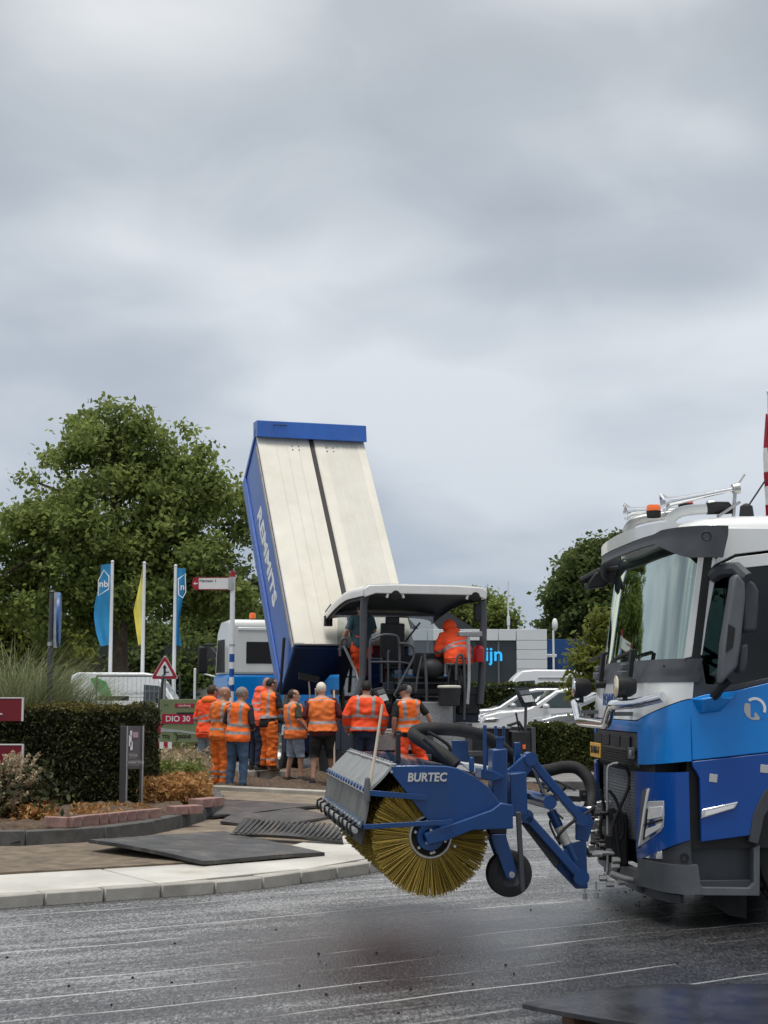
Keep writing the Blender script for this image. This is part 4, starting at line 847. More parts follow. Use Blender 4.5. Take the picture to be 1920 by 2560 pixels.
b = MB(); c = sp(1458, 1988, -.5); b.box(c, (.05, .06, .09)); b.cyl(c + Vector((0, .02, 0)), c + Vector((0, .05, 0)), .018, n=8); b.build('hose_clamp', M_black, sw, bevel=.01)
for k in range(14):
    a = sp(random.uniform(1325, 1420), random.uniform(1960, 2000), -.4); P = spline([a, a + Vector((random.uniform(-.1, .1), .1, random.uniform(-.08, .08))), a + Vector((random.uniform(-.2, .05), .2, random.uniform(-.14, .1)))], 5)
    if k < 6: MB().tube(P, .009, 6).build('hose', M_black, sw)
# castor wheels with fork, one at each end
for s, yy in ((1, .98), (-1, -.98)):
    c = sp(1272, 2183, .98); c = Vector((c.x, yy, c.z)); r = .150
    b = MB(); b.lathe([(r * .55, -.05), (r * .72, -.055), (r * .95, -.045), (r, -.02), (r, .02), (r * .95, .045), (r * .72, .055), (r * .55, .05)], c, (0, 1, 0), 36); ty = b.build('castor_tyre', M_rub, sw)
    b = MB(); b.lathe([(r * .56, -.045), (r * .56, .045), (r * .50, .035), (r * .22, .025), (r * .2, .06), (.001, .065)], c, (0, 1, 0), 28); b.build('castor_rim', M_plas, ty)
    b = MB()
    for q in (.075, -.075): b.prism([(c.x - .03, c.z - .01), (c.x - .035, c.z + .02), (c.x + .03, c.z + .24), (c.x + .13, c.z + .24), (c.x + .035, c.z - .02), (c.x, c.z - .04)], 'y', c.y + q - .008, c.y + q + .008)
    b.bb(c.x + .03, c.x + .13, c.y - .083, c.y + .083, c.z + .235, c.z + .255); b.build('castor_fork', M_sblue, sw, bevel=.004)
    b = MB(); b.cyl((c.x, c.y - .09, c.z), (c.x, c.y + .098, c.z), .02, n=10); b.build('castor_axle', M_galv, sw)
    b = MB(); b.bb(c.x + .02, c.x + .14, c.y - .05, c.y + .05, c.z + .25, c.z + .45); b.build('castor_stem', M_black, sw, bevel=.01)
    b = MB(); b.beam((c.x - .035, c.y + .14, c.z + .40), (c.x - .06, c.y + .13, c.z - .10), .03, .035, up=(0, 1, 0)); b.build('support_stay', M_plas, sw, bevel=.004)
text('BURTEC', .074, 'lettering', M_sil, sw, face_matrix((S.pl(1067, 1944, 1, W2).x, W2 + .003, S.pl(1067, 1944, 1, W2).z), (-1, 0, 0), (0, 0, 1)), bold=.0022, shear=.15, depth=.002, sx=.92)
# ================================================================== the tipper truck behind, its body raised
M_tip = mat('tipper_blue', (.018, .10, .40), .42, coat=.2, var=.15, vs=1.5, dirt=.35, dirtc=(.12, .18, .30))
M_tipd = mat('tipper_dark_blue', (.010, .024, .07), .5, var=.2, vs=2, dirt=.4, dirtc=(.05, .06, .08))
M_lid = mat('cover_panel', (.64, .615, .535), .6, var=.07, vs=1.2, dirt=.75, dirtc=(.50, .455, .35))
M_lid2 = mat('cover_panel_right', (.58, .565, .50), .6, var=.07, vs=1.2, dirt=.75, dirtc=(.47, .43, .35))
M_seam = mat('seam_rubber', (.045, .042, .04), .8)
def tail(): 
    p = at(888, 1611, 32.6); return p
TP = tail(); TZ = TP.z; K = Frame((TP.x, TP.y, 0), 107)
tip = thing('tipper_truck', 'blue tipper truck with its long pale covered body raised high behind the paver', 'truck', K.o, K.deg)
TH = R(52); dX, dZ = math.cos(TH), math.sin(TH); nX, nZ = math.sin(TH), -math.cos(TH)
LB, WB, HB = 6.42, 1.31, 1.72
def bp(s, y, d): return Vector((s * dX + d * nX, y, TZ + s * dZ + d * nZ))     # along the body, across, depth below the cover
def slabp(name, A, th, m, bevel=.0): return MB().slab(A, th).build(name, m, tip, bevel=bevel)
def bbox(name, s0, s1, y0, y1, d0, d1, m, bevel=.01, parent=None):
    return MB().hexa([bp(s0, y0, d1), bp(s1, y0, d1), bp(s1, y1, d1), bp(s0, y1, d1)], [bp(s0, y0, d0), bp(s1, y0, d0), bp(s1, y1, d0), bp(s0, y1, d0)]).build(name, m, parent or tip, bevel=bevel)
bbox('body_side', 0, LB, WB - .07, WB, .06, HB, M_tip); bbox('body_side', 0, LB, -WB, -WB + .07, .06, HB, M_tip)
bbox('body_floor', 0, LB, -WB + .07, WB - .07, HB - .12, HB, M_tipd); bbox('tailgate', -.04, .04, -WB + .02, WB - .02, .09, HB - .05, M_tipd)
bbox('side_rib', .1, LB, WB, WB + .06, HB - .30, HB - .02, M_tip); bbox('side_rail', 0, LB - .3, WB, WB + .03, .10, .20, M_conc)
bbox('side_rail', 0, LB - .3, -WB - .03, -WB, .10, .20, M_conc)
# two long cover panels with a dark rubber seam, a lighter strip beside it
for s in (1, -1):
    bbox('cover_panel', .0, LB, s * .055, s * (WB + .01), .0, .05, M_lid if s > 0 else M_lid2, bevel=.012)
    bbox('cover_strip', .02, LB - .02, s * (WB - .20), s * (WB - .005), -.008, .0, M_lid, bevel=.0)
bbox('cover_strip', .02, LB - .02, -.30, -.08, -.008, .0, M_lid, bevel=0); bbox('seam', .0, LB, -.05, .05, .005, .05, M_seam, bevel=.004)
for y in (.35, .62, .88, -.5, -.7, -.9): bbox('cover_rib', .05, LB - .05, y - .012, y + .012, -.006, .0, M_lid2 if y > 0 else M_lid, bevel=0)
for y in (.42, -.42):
    b = MB()
    for k in range(4):
        c = bp(LB - .35 - .12 * (k // 2), y + .16 * (k % 2) - .08, -.004); b.lathe([(.018, 0), (.018, .008), (.001, .01)], c, (-nX, 0, -nZ), 6)
    b.build('bolt', M_seam, tip, kind='stuff')
# spill hood at the upper end
b = MB(); A = [bp(LB, s * (WB + .03), d) for s, d in ((1, HB), (-1, HB), (-1, -.10), (1, -.10))]; B = [bp(LB + .12, s * (WB + .03), d) for s, d in ((1, HB), (-1, HB), (-1, -.10), (1, -.10))]
b.hexa(A, B); b.build('headboard', M_tip, tip, bevel=.01)
b = MB(); b.hexa([bp(LB + .12, y, .2) for y in (WB + .03, -WB - .03)] + [bp(LB - .22, y, -.14) for y in (-WB - .03, WB + .03)], [bp(LB + .42, y, .0) for y in (WB + .03, -WB - .03)] + [bp(LB + .14, y, -.34) for y in (-WB - .03, WB + .03)]); b.build('spill_hood', M_tip, tip, bevel=.012)
P = [bp(LB + .02, .95, -.31), bp(LB - .02, .95, -.36), bp(LB - .02, .65, -.36), bp(LB + .02, .65, -.31)]; MB().tube(P, .014, 6).build('hood_handle', M_tipd, tip)
b = MB(); b.tube([bp(.2, WB + .05, HB), bp(-.4, WB + .02, HB + .1)], .05, 6); b.tube([bp(.5, WB + .08, .4), bp(-.2, WB + .08, HB * .8)], .035, 6); b.build('tailgate_linkage', M_seam, tip, kind='stuff')
# lettering down the side
p0 = bp(LB * .52, WB + .004, HB * .52); text('REMMITS', .54, 'lettering', M_wprint, tip, face_matrix(p0, (-dX, 0, -dZ), (-nX, 0, -nZ)), depth=.003, bold=.02, shear=.1, sx=1.35)
# chassis, lifting ram, rear apron with lettering, wheels
b = MB(); b.bb(1.2, 9.4, -.5, -.38, .75, 1.05); b.bb(1.2, 9.4, .38, .5, .75, 1.05); b.bb(1.2, 1.4, -1.1, 1.1, .8, 1.2); b.build('chassis', M_black, tip)
ra = bp(LB * .74, 0, HB - .1); b = MB(); b.cyl((6.3, 0, 1.0), (6.3 + (ra.x - 6.3) * .5, 0, 1.0 + (ra.z - 1.0) * .5), .13, n=14); b.cyl((6.3 + (ra.x - 6.3) * .5, 0, 1.0 + (ra.z - 1.0) * .5), ra, .09, n=14); b.build('lifting_ram', M_galv, tip)
MB().bb(.95, 1.15, -1.27, 1.27, .42, 1.36).build('rear_apron', M_tipd, tip, bevel=.02)
text('REMMITS', .30, 'lettering', M_wprint, tip, face_matrix((.946, .78, .88), (0, -1, 0), (0, 0, 1)), depth=.003, bold=.008, shear=.1)
for x in (1.75, 3.1, 6.9):
    for s in (1, -1): wheel_asm('wheel', tip, (x, s * 1.02, .52), .52, .42, out=s)
for s in (1, -1): MB().bb(1.15, 3.8, s * .72, s * 1.25, 1.10, 1.16).build('mudguard', M_black, tip, bevel=.02)
# cab: back wall white over blue, side with door, corner mirror, beacon
x0, x1 = 7.4, 9.35
b = MB(); b.prism([(x0, 2.14), (x1 - .05, 2.14), (x1 - .32, 3.25), (x1 - .75, 3.52), (x0 + .1, 3.55), (x0, 3.45)], 'y', -1.22, 1.22); b.build('cab_upper', M_white, tip, bevel=.10, seg=3)
MB().bb(x0, x1, -1.25, 1.25, 1.0, 2.135).build('cab_lower', M_lblue, tip, bevel=.06, seg=3)
b = MB(); b.bb(x0 - .012, x0 + .02, .05, .78, 2.42, 2.98); b.build('cab_rear_window', M_black, tip, bevel=.05, seg=3)
MB().bb(x0 - .02, x0 + .01, -.55, 1.0, 3.26, 3.34).build('cab_rear_rib', M_white, tip, bevel=.02)
for s in (1, -1):
    MB().prism([(x0 + .55, 2.2), (x1 - .25, 2.2), (x1 - .45, 3.05), (x0 + .6, 3.05)], 'y', s * 1.225, s * 1.232).build('side_window', M_black, tip)
    m_ = MB(); m_.box((x1 + .12, s * 1.52, 2.55), (.14, .26, .72)); mm = m_.build('mirror', M_black, tip, bevel=.05, seg=3); MB().tube([(x1 - .1, s * 1.22, 2.95), (x1 + .1, s * 1.5, 2.95)], .03, 6).build('mirror_arm', M_black, mm); MB().tube([(x1 - .1, s * 1.22, 2.1), (x1 + .1, s * 1.5, 2.18)], .025, 6).build('mirror_arm', M_galv, mm)
c = Vector((x0 + .35, .55, 3.56)); MB().lathe([(.09, -.03), (.09, .02), (.001, .03)], c, (0, 0, 1), 14).build('beacon_base', M_black, tip); MB().lathe([(.085, .02), (.085, .12), (.06, .17), (.001, .18)], c, (0, 0, 1), 14).build('beacon', M_orange, tip)
for x in (8.6,):
    for s in (1, -1): wheel_asm('wheel', tip, (x, s * 1.02, .52), .52, .35, out=s)

# ================================================================== the paver
PO = at(1062, 1470, 30.0); Q = Frame((PO.x, PO.y, 0), 107)
M_pgrey = mat('paver_grey', (.055, .06, .068), .5, var=.2, vs=4, dirt=.3, dirtc=(.13, .12, .10))
M_pdark = mat('paver_dark', (.016, .017, .019), .6, var=.3, vs=4, dirt=.3, dirtc=(.06, .055, .05))
M_pnavy = mat('paver_navy', (.018, .024, .045), .55, var=.25, vs=4, dirt=.3, dirtc=(.06, .06, .06))
M_rail = mat('paver_rail', (.075, .08, .09), .45, metal=.2, var=.15, vs=6)
M_chk = mat('checker_plate', (.33, .33, .33), .45, metal=.6, var=.2, vs=30, bump=.8, bs=55, dirt=.4, dirtc=(.14, .13, .12))
M_red = mat('red_paint', (.42, .015, .02), .35, var=.1)
M_sky = mat('paver_blue', (.03, .26, .68), .35, coat=.4, var=.08, vs=3)
G_pav = glass('paver_glass', (.82, .85, .85), mixv=.02, gloss=.8); G_smk = glass('smoked_glass', (.34, .34, .34), mixv=.03, gloss=.6)
pv = thing('paver', 'dark asphalt paver with a white canopy, standing behind the men', 'paver', Q.o, Q.deg)
def qx(px, py, x): return Q.pl(px, py, 0, x)      # on a plane across the machine
def pb(name, x0, x1, y0, y1, z0, z1, m, bevel=.01, parent=None): return MB().bb(x0, x1, y0, y1, z0, z1).build(name, m, parent or pv, bevel=bevel)
# canopy: white shell rounded at the sides, drooping to the front, dark lining
rings = []; ZR = qx(1062, 1458, 0).z
def canopy(off, inset):
    out = []
    for i in range(15):
        t = i / 14; x = -.05 + t * 3.1; zc = ZR - .02 - .34 * max(0, t - .35) ** 1.6 * 2.0 - off; w = 1.27 - .05 * t - inset
        out.append([(x, w * math.copysign(min(1, abs(math.sin(a)) ** .6 ), math.sin(a)), zc - .15 * (1 - max(0, math.cos(a)) ** .5) if math.cos(a) > 0 else zc - .15 - .10 * 1) for a in [math.pi * (j / 20 - .5) for j in range(21)]])
    return out
A = canopy(0, 0); B = canopy(.05, .03); b = MB()
for i in range(len(A)): A[i] = [(A[i][0][0], A[i][0][1], A[i][0][2] - .10)] + A[i] + [(A[i][-1][0], A[i][-1][1], A[i][-1][2] - .10)]; B[i] = [(B[i][0][0], B[i][0][1], B[i][0][2] - .05)] + B[i] + [(B[i][-1][0], B[i][-1][1], B[i][-1][2] - .05)]
b.loft([a_ + b_[::-1] for a_, b_ in zip(A, B)]); b.build('canopy', mat('canopy_white', (.72, .72, .70), .45, coat=.2, var=.06, vs=3, dirt=.25, dirtc=(.45, .42, .37)), pv, smooth=45)
for x_, w_ in ((-.06, 1.255), ):
    MB().prism([(-1.25, ZR - .30), (-1.27, ZR - .14), (-1.16, ZR - .07), (-.6, ZR - .045), (.6, ZR - .045), (1.16, ZR - .07), (1.27, ZR - .14), (1.25, ZR - .30), (1.02, ZR - .22), (-1.02, ZR - .22)], 'x', x_ - .03, x_ + .02).build('canopy_rim', MATS['canopy_white'], pv, bevel=.015)
C2 = canopy(.10, .05); b = MB(); b.loft([c + [(q[0], q[1], q[2] - .06) for q in c[::-1]] for c in C2]); b.build('canopy_lining', M_pdark, pv)
for y in (.62, -1.02):
    b = MB(); b.lathe([(.085, -.04), (.09, .03), (.001, .04)], (-.06, y, ZR - .24), (-1, 0, -.3), 16); b.build('work_lamp', M_pdark, pv)
    MB().tube([(-.045, y + .17, ZR - .30), (-.05, y + .13, ZR - .16), (-.05, y, ZR - .12), (-.05, y - .13, ZR - .16), (-.045, y - .17, ZR - .30)], .028, 8).build('lamp_cowl', MATS['canopy_white'], pv)
b = MB(); b.box((2.95, 1.16, ZR - .62), (.12, .16, .22)); b.tube([(2.9, 1.16, ZR - .5), (3.0, 1.2, ZR - .42), (2.6, 1.2, ZR - .3)], .02, 6); b.build('canopy_mirror', M_pdark, pv)
# posts, front wall with glass
ZF = 1.74
for y in (1.10, -1.12):
    MB().beam((2.62, y, ZF), (2.62, y, ZR - .35), .09, .09).build('post', M_rail, pv, bevel=.01)
P = [qx(915, 1488, .15), qx(909, 1520, .15), qx(908, 1640, .15), qx(905, 1700, .15), qx(890, 1745, .15), qx(878, 1800, .15)]; MB().tube(spline(P, 4), .072, 10).build('post', M_rail, pv)
P = [qx(1195, 1478, .1), qx(1207, 1510, .1), qx(1207, 1640, .1), qx(1200, 1760, .1)]; MB().tube(spline(P, 4), .075, 10).build('post', M_rail, pv)
b = MB(); b.box((.12, -1.16, 3.25), (.12, .2, .36)); b.build('post_mirror', M_pdark, pv, bevel=.03)
pb('front_window', 2.60, 2.606, -1.06, 1.05, 1.80, 3.30, G_pav, 0)
for z in (1.79, 3.32): pb('window_rail', 2.57, 2.65, -1.1, 1.1, z - .035, z + .035, M_rail)
MB().beam((2.55, .2, 2.0), (2.56, -.75, 3.15), .03, .03).build('window_wiper', M_pdark, pv); MB().beam((2.55, .55, 1.9), (2.55, .35, 3.2), .12, .05).build('window_strut', M_pdark, pv)
# left side smoked panel and light blue flank
b = MB(); b.prism([(.35, 1.2), (1.9, 1.2), (1.9, 2.55), (1.5, 2.6), (.6, 2.05), (.35, 1.75)], 'y', 1.20, 1.206); b.build('side_screen', G_smk, pv)
MB().tube([(.35, 1.21, 1.2), (.35, 1.21, 1.75), (.6, 1.21, 2.05), (1.5, 1.21, 2.6), (1.9, 1.21, 2.55)], .03, 8).build('screen_frame', M_rail, pv)
b = MB(); b.prism([(1.9, 1.3), (4.5, 1.3), (4.4, 1.45), (3.6, 1.85), (2.9, 2.05), (1.9, 2.05)], 'y', -1.15, 1.16); b.build('engine_hood', M_sky, pv, bevel=.06, seg=3); pb('engine_side', 1.9, 4.6, -1.18, 1.18, .5, 1.3, M_pnavy, .03)
b = MB(); b.lathe([(.14, -.01), (.21, -.01), (.21, .01), (.14, .01)], (3.9, 1.0, 2.1), (-.9, .4, 0), 28); b.build('hood_ring', M_sky, pv)
# tractor unit: decks, dark rear with rows of bars, steps, tank
pb('tractor_body', .15, 2.2, -1.16, 1.16, .45, 1.28, M_pnavy, .02); pb('platform', .1, 2.6, -1.2, 1.2, ZF - .1, ZF, M_pdark)
pb('rear_bulkhead', .5, .55, -1.1, 1.1, 1.2, 2.0, M_pdark)
for z in (1.34, 1.47, 1.60, 1.72, 1.86, 1.97): pb('rear_bar', .30, .36, -.62, .52, z - .02, z + .02, M_rail if z != 1.60 else M_galv, .004)
pb('side_case', .2, .75, .62, 1.18, 1.28, 1.72, M_pgrey, .03); pb('side_case', .12, .5, -1.18, -.72, 1.25, 1.8, M_pdark, .03)
for s, y in ((1, .95), (-1, -.95)):
    b = MB(); b.prism([(.2 + .5 - .5 * math.cos(a), .42 + .42 * math.sin(a)) for a in [math.pi * (.5 + k / 12) for k in range(13)]] + [(3.9 + .45 * math.sin(a), .42 - .42 * math.cos(a)) for a in [math.pi * k / 12 for k in range(13)]], 'y', y - .2, y + .2); b.build('crawler_track', M_rub, pv)
# hopper in front
b = MB(); b.prism([(4.4, .5), (6.0, .5), (6.1, 1.4), (4.4, 1.5)], 'y', 1.2, 1.3); b.build('hopper_wing', M_sky, pv); b = MB(); b.prism([(4.4, .5), (6.0, .5), (6.1, 1.4), (4.4, 1.5)], 'y', -1.3, -1.2); b.build('hopper_wing', M_sky, pv); pb('hopper_floor', 4.4, 6.0, -1.2, 1.2, .45, .55, M_pdark)
# seats and consoles
for y, zz in ((.42, 0),):
    b = MB(); b.box((1.05, y, 2.2 + zz), (.5, .5, .14)); b.box((.80, y, 2.62 + zz), (.13, .48, .85), rot=(0, -6, 0)); b.box((.78, y, 3.08 + zz), (.1, .28, .2)); b.cyl((1.05, y, 1.74), (1.05, y, 2.15), .09, n=10); b.build('seat', M_pdark, pv, bevel=.04)
b = MB(); b.box((1.9, .2, 2.3), (.28, 1.4, .2), rot=(0, 25, 0)); b.cyl((1.9, .2, 1.74), (1.9, .2, 2.25), .07, n=8); b.build('console', M_pdark, pv, bevel=.03)
# handrails
def rail(L_, x, r=.022, m=None): return MB().tube(spline([qx(px, py, x) for px, py in L_], 4), r, 8).build('handrail', m or M_rail, pv)
rail(((925, 1740), (925, 1612), (935, 1596), (958, 1587), (985, 1588), (996, 1598), (999, 1640), (998, 1720)), .0, .026)
rail(((925, 1655), (996, 1655), (1024, 1660)), .0, .02); rail(((998, 1608), (1020, 1610), (1034, 1622), (1032, 1650), (1010, 1690), (995, 1712)), -.05, .024)
rail(((1032, 1648), (1005, 1700), (985, 1740)), -.1, .022); rail(((1055, 1640), (1044, 1690), (1040, 1730)), -.15, .022); rail(((1061, 1634), (1065, 1690), (1068, 1790)), -.2, .028)
rail(((850, 1640), (851, 1606), (860, 1596), (867, 1600), (872, 1620)), .9, .024); rail(((1122, 1640), (1124, 1600), (1135, 1592), (1150, 1590)), .2, .022)
rail(((1140, 1700), (1142, 1650), (1152, 1636), (1160, 1660), (1162, 1740), (1160, 1800)), -.2, .026); rail(((1170, 1580), (1172, 1690), (1168, 1760)), -.2, .038, M_galv); rail(((1115, 1660), (1170, 1662)), -.15, .018)
pb('lamp_bar', -.25, -.1, -1.1, -.62, 2.76, 2.86, M_chk, .015)
for k in range(9):
    a = qx(random.uniform(1120, 1150), 1660, -.1); c = qx(random.uniform(1110, 1165), random.uniform(1740, 1765), -.1); MB().tube(spline([a, (a + c) / 2 + Vector((-.1, random.uniform(-.15, .15), 0)), c], 5), .016, 6).build('hose', M_pdark, pv)
b = MB(); c = qx(1078, 1672, .1); b.ell(c, (.2, .26, .2)); b.build('cable_roll', M_pdark, pv)
rp_ = random.Random(5)
for k in range(26):
    y, z = rp_.uniform(-.75, 1.05), rp_.choice((1.12, 1.22, 1.4, 1.5, 1.66, 1.8)); s_ = (rp_.uniform(.06, .18), rp_.uniform(.06, .3), rp_.uniform(.05, .16))
    MB().box((.28 + rp_.uniform(-.1, .1), y, z), s_, rot=(rp_.uniform(-8, 8), 0, 0)).build('equipment_case' if k % 2 else 'valve_block', (M_pdark, M_pgrey, M_pnavy, M_rail)[k % 4], pv, bevel=.01)
for k in range(10):
    y = rp_.uniform(-.7, 1.0); MB().tube(spline([(.22, y, 1.75), (.12, y + rp_.uniform(-.1, .1), 1.5), (.18, y + rp_.uniform(-.25, .25), 1.2)], 5), .014, 6).build('cable', M_pdark, pv)
for y in (1.06, .70): MB().tube([(.16, y, 1.7), (.16, y, 2.45), (.16, y - .02, 2.5)], .022, 8).build('handrail', M_rail, pv)
MB().bb(.3, .34, .72, 1.12, 1.75, 2.35).build('rear_screen', G_smk, pv); MB().bb(.42, .5, -.55, .1, 2.0, 2.45).build('control_case', M_pdark, pv, bevel=.03)
# fire extinguisher
c = qx(1197, 1655, -.05); b = MB(); b.lathe([(.10, 0), (.105, .03), (.105, .26), (.06, .31), (.03, .33)], c, (0, 0, 1), 16); ex = b.build('fire_extinguisher', M_red, pv); MB().box(c + Vector((-.02, 0, .37)), (.05, .12, .06)).build('extinguisher_valve', M_pdark, ex)
# ---- screed with deck plates, side extension, end gate, control panels
def zx(py, x, px=1150): return qx(px, py, x).z
X1 = -1.15
pb('screed_body', X1 + .25, -.2, -.45, 1.55, .20, .95, M_pdark, .02)
pb('screed_deck', X1, -.15, -.45, 1.55, .95, 1.0, M_chk, .005)
a, c = qx(1080, 1800, X1), qx(1150, 1768, X1)
pb('deck_riser', X1 - .005, X1 + .04, -.45, 1.50, .62, .96, M_chk, .01); pb('deck_riser', -.35, -.30, -.45, .70, 1.0, 1.5, M_chk, .01)
for y in (-.47, .3): pb('deck_cheek', X1 - .03, X1 + .6, y - .07, y + .07, .55, 1.12, M_pgrey, .02)
pb('deck_post', -.35, -.25, -.50, -.43, 1.0, 1.62, M_pgrey, .01); pb('deck_panel', -.38, -.34, .25, .7, 1.05, 1.55, M_chk, .01)
for y, z in ((-.20, .55), (.8, .5)): MB().box((X1 - .12, y, z), (.3, .9, .1)).build('deck_step', M_pgrey, pv, bevel=.01)
# right extension
e0, e1 = -.56, -1.34
pb('extension_body', X1 + .12, -.35, e1, e0, .18, 1.02, M_pdark, .015); MB().slab([(X1 + .05, e0, 1.03), (X1 + .05, e1, 1.03), (-.3, e1, 1.10), (-.3, e0, 1.10)], -.03).build('extension_deck', M_chk, pv, bevel=.004)
pb('end_gate', X1 - .05, .25, e1 - .46, e1 - .38, .05, 1.02, M_pgrey, .01); pb('gate_case', X1 - .02, -.1, e1 - .38, e1, .45, .95, M_pdark, .02); pb('gate_lamp', X1 - .03, X1 - .01, e1 - .26, e1 - .20, .62, .70, M_orange, .004)
b = MB(); b.tube([(X1 + .2, e1 + .02, 1.05), (X1 + .1, e1 - .18, 1.12), (X1 + .05, e1 - .3, .9)], .03, 8); b.tube([(X1 + .1, e1 - .2, .9), (X1 + .1, e1 - .12, 1.3)], .02, 6); b.build('gate_linkage', M_pdark, pv, kind='stuff')
# control panels on stalks
for pts, x in ((((1289, 1722), (1322, 1718), (1341, 1763), (1306, 1767)), X1), (((934, 1722), (960, 1716), (974, 1758), (952, 1766)), -.9)):
    q = [qx(px, py, x) for px, py in pts]; q = [p + Vector((.05 * i, 0, 0)) for p, i in zip(q, (1, 1, -1, -1))]
    cp = MB().slab([q[0], q[1], q[2], q[3]], .05).build('control_panel', M_pdark, pv, bevel=.008)
    ce = sum(q, Vector()) / 4; n = (q[1] - q[0]).cross(q[3] - q[0]).normalized()
    if n.x > 0: n = -n
    for sgn, w in ((-.24, .28), (.16, .42)):
        up = ((q[0] + q[1]) - (q[2] + q[3])) / 2; rt = ((q[1] + q[2]) - (q[0] + q[3])) / 2; cc = ce - up * sgn * .9 + n * .052
        MB().slab([cc - rt * .36 - up * w * .42, cc + rt * .36 - up * w * .42, cc + rt * .36 + up * w * .42, cc - rt * .36 + up * w * .42], .008).build('button_field', M_plas2 if sgn < 0 else mat('panel_grey', (.42, .43, .43), .5, var=.3, vs=40), cp)
    MB().tube([ce - Vector((0, 0, .1)), ce - Vector((-.05, 0, .75))], .03, 8).build('panel_stalk', M_pgrey, cp)
text('S', .10, 'emblem', M_wprint, pv, face_matrix((.19, .75, 1.5), (0, -1, 0), (0, 0, 1)))
pb('blue_case', -.3, .1, 1.22, 1.60, .95, 1.35, M_tip, .02); pb('white_plate', -.32, -.31, 1.28, 1.52, 1.05, 1.25, M_white, .0)
# cool box standing on the deck
c = qx(1123, 1765, -.55); o = thing('bucket', 'black bucket with a pale lid standing on the paver deck', 'bucket', Q.wor(c), Q.deg)
MB().lathe([(.001, 0), (.17, 0), (.2, .02), (.215, .34), (.001, .34)], (0, 0, 0), (0, 0, 1), 24).build('bucket', M_pdark, o); MB().lathe([(.225, .34), (.23, .37), (.2, .39), (.001, .395)], (0, 0, 0), (0, 0, 1), 24).build('lid', M_cream, o)
# ================================================================== people
from mathutils import noise as mnoise
SKIN = mat('skin', (.47, .265, .19), .55, var=.12, vs=12, sub=.12); SKIN2 = mat('skin_tanned', (.36, .19, .125), .55, var=.12, vs=12, sub=.1)
HIVIS = mat('orange_fabric', (.95, .155, .018), .75, var=.12, vs=9, bump=.3, bs=28); HIVIS4 = mat('faded_orange_fabric', (.93, .21, .045), .8, var=.15, vs=7, bump=.3, bs=28, dirt=.3, dirtc=(.45, .12, .04)); HIVIS2 = mat('red_orange_fabric', (.95, .085, .018), .75, var=.1, vs=9, bump=.3, bs=28)
HIVIS3 = mat('worn_orange_fabric', (.78, .17, .025), .85, var=.25, vs=7, bump=.35, bs=26, dirt=.45, dirtc=(.30, .10, .03)); PINKOR = mat('coral_fabric', (.95, .13, .055), .8, var=.12, vs=9, bump=.3, bs=28)
REFL = mat('reflective_band', (.30, .30, .31), .5, metal=.1, var=.15, vs=20)
JEANS = mat('blue_denim', (.055, .095, .165), .9, var=.3, vs=9, bump=.25, bs=60); JEANSD = mat('dark_denim', (.02, .028, .055), .9, var=.3, vs=9, bump=.25, bs=60); JEANSL = mat('pale_denim', (.26, .33, .41), .9, var=.22, vs=10, bump=.25, bs=60)
BLK = mat('black_cloth', (.012, .012, .013), .85, var=.3, vs=8, bump=.25, bs=40); OLV = mat('olive_cloth', (.055, .062, .04), .85, var=.2, vs=8); NAVY = mat('charcoal_cloth', (.025, .025, .032), .85, var=.2, vs=8); TEAL = mat('teal_cloth', (.05, .105, .125), .85, var=.2, vs=8); MAROON = mat('maroon_cloth', (.07, .012, .018), .85, var=.2)
SHOE = mat('shoe', (.03, .027, .026), .7, var=.3, vs=20); SHOEB = mat('brown_boot', (.10, .055, .03), .8, var=.3, vs=20); SOLE = mat('sole', (.6, .58, .55), .7, var=.1); SOCK = mat('white_sock', (.7, .68, .64), .85)
HBR = mat('brown_hair', (.04, .022, .013), .7, var=.4, vs=60); HGR = mat('grey_hair', (.20, .18, .165), .7, var=.3, vs=60); HWH = mat('white_hair', (.66, .60, .52), .7, var=.15, vs=60); HBK = mat('black_hair', (.014, .012, .012), .7, var=.4, vs=60)
EYE = mat('eye', (.02, .015, .012), .3); LIP = mat('lip', (.32, .12, .10), .5)
def remesh(b, voxel, sm=2):
    me = b.mesh('tmp'); o = bpy.data.objects.new('tmp', me); col.objects.link(o); m = o.modifiers.new('r', 'REMESH'); m.mode = 'VOXEL'; m.voxel_size = voxel
    dg = bpy.context.evaluated_depsgraph_get(); out = bpy.data.meshes.new_from_object(o.evaluated_get(dg)); bpy.data.objects.remove(o)
    bm = bmesh.new(); bm.from_mesh(out)
    for _ in range(sm): bmesh.ops.smooth_vert(bm, verts=bm.verts, factor=.5, use_axis_x=True, use_axis_y=True, use_axis_z=True)
    bm.to_mesh(out); bm.free(); out.materials.clear(); return out
def sstep(a, b, x): t = max(0, min(1, (x - a) / (b - a))); return t * t * (3 - 2 * t)
HIP = Vector((0, 0, .95))
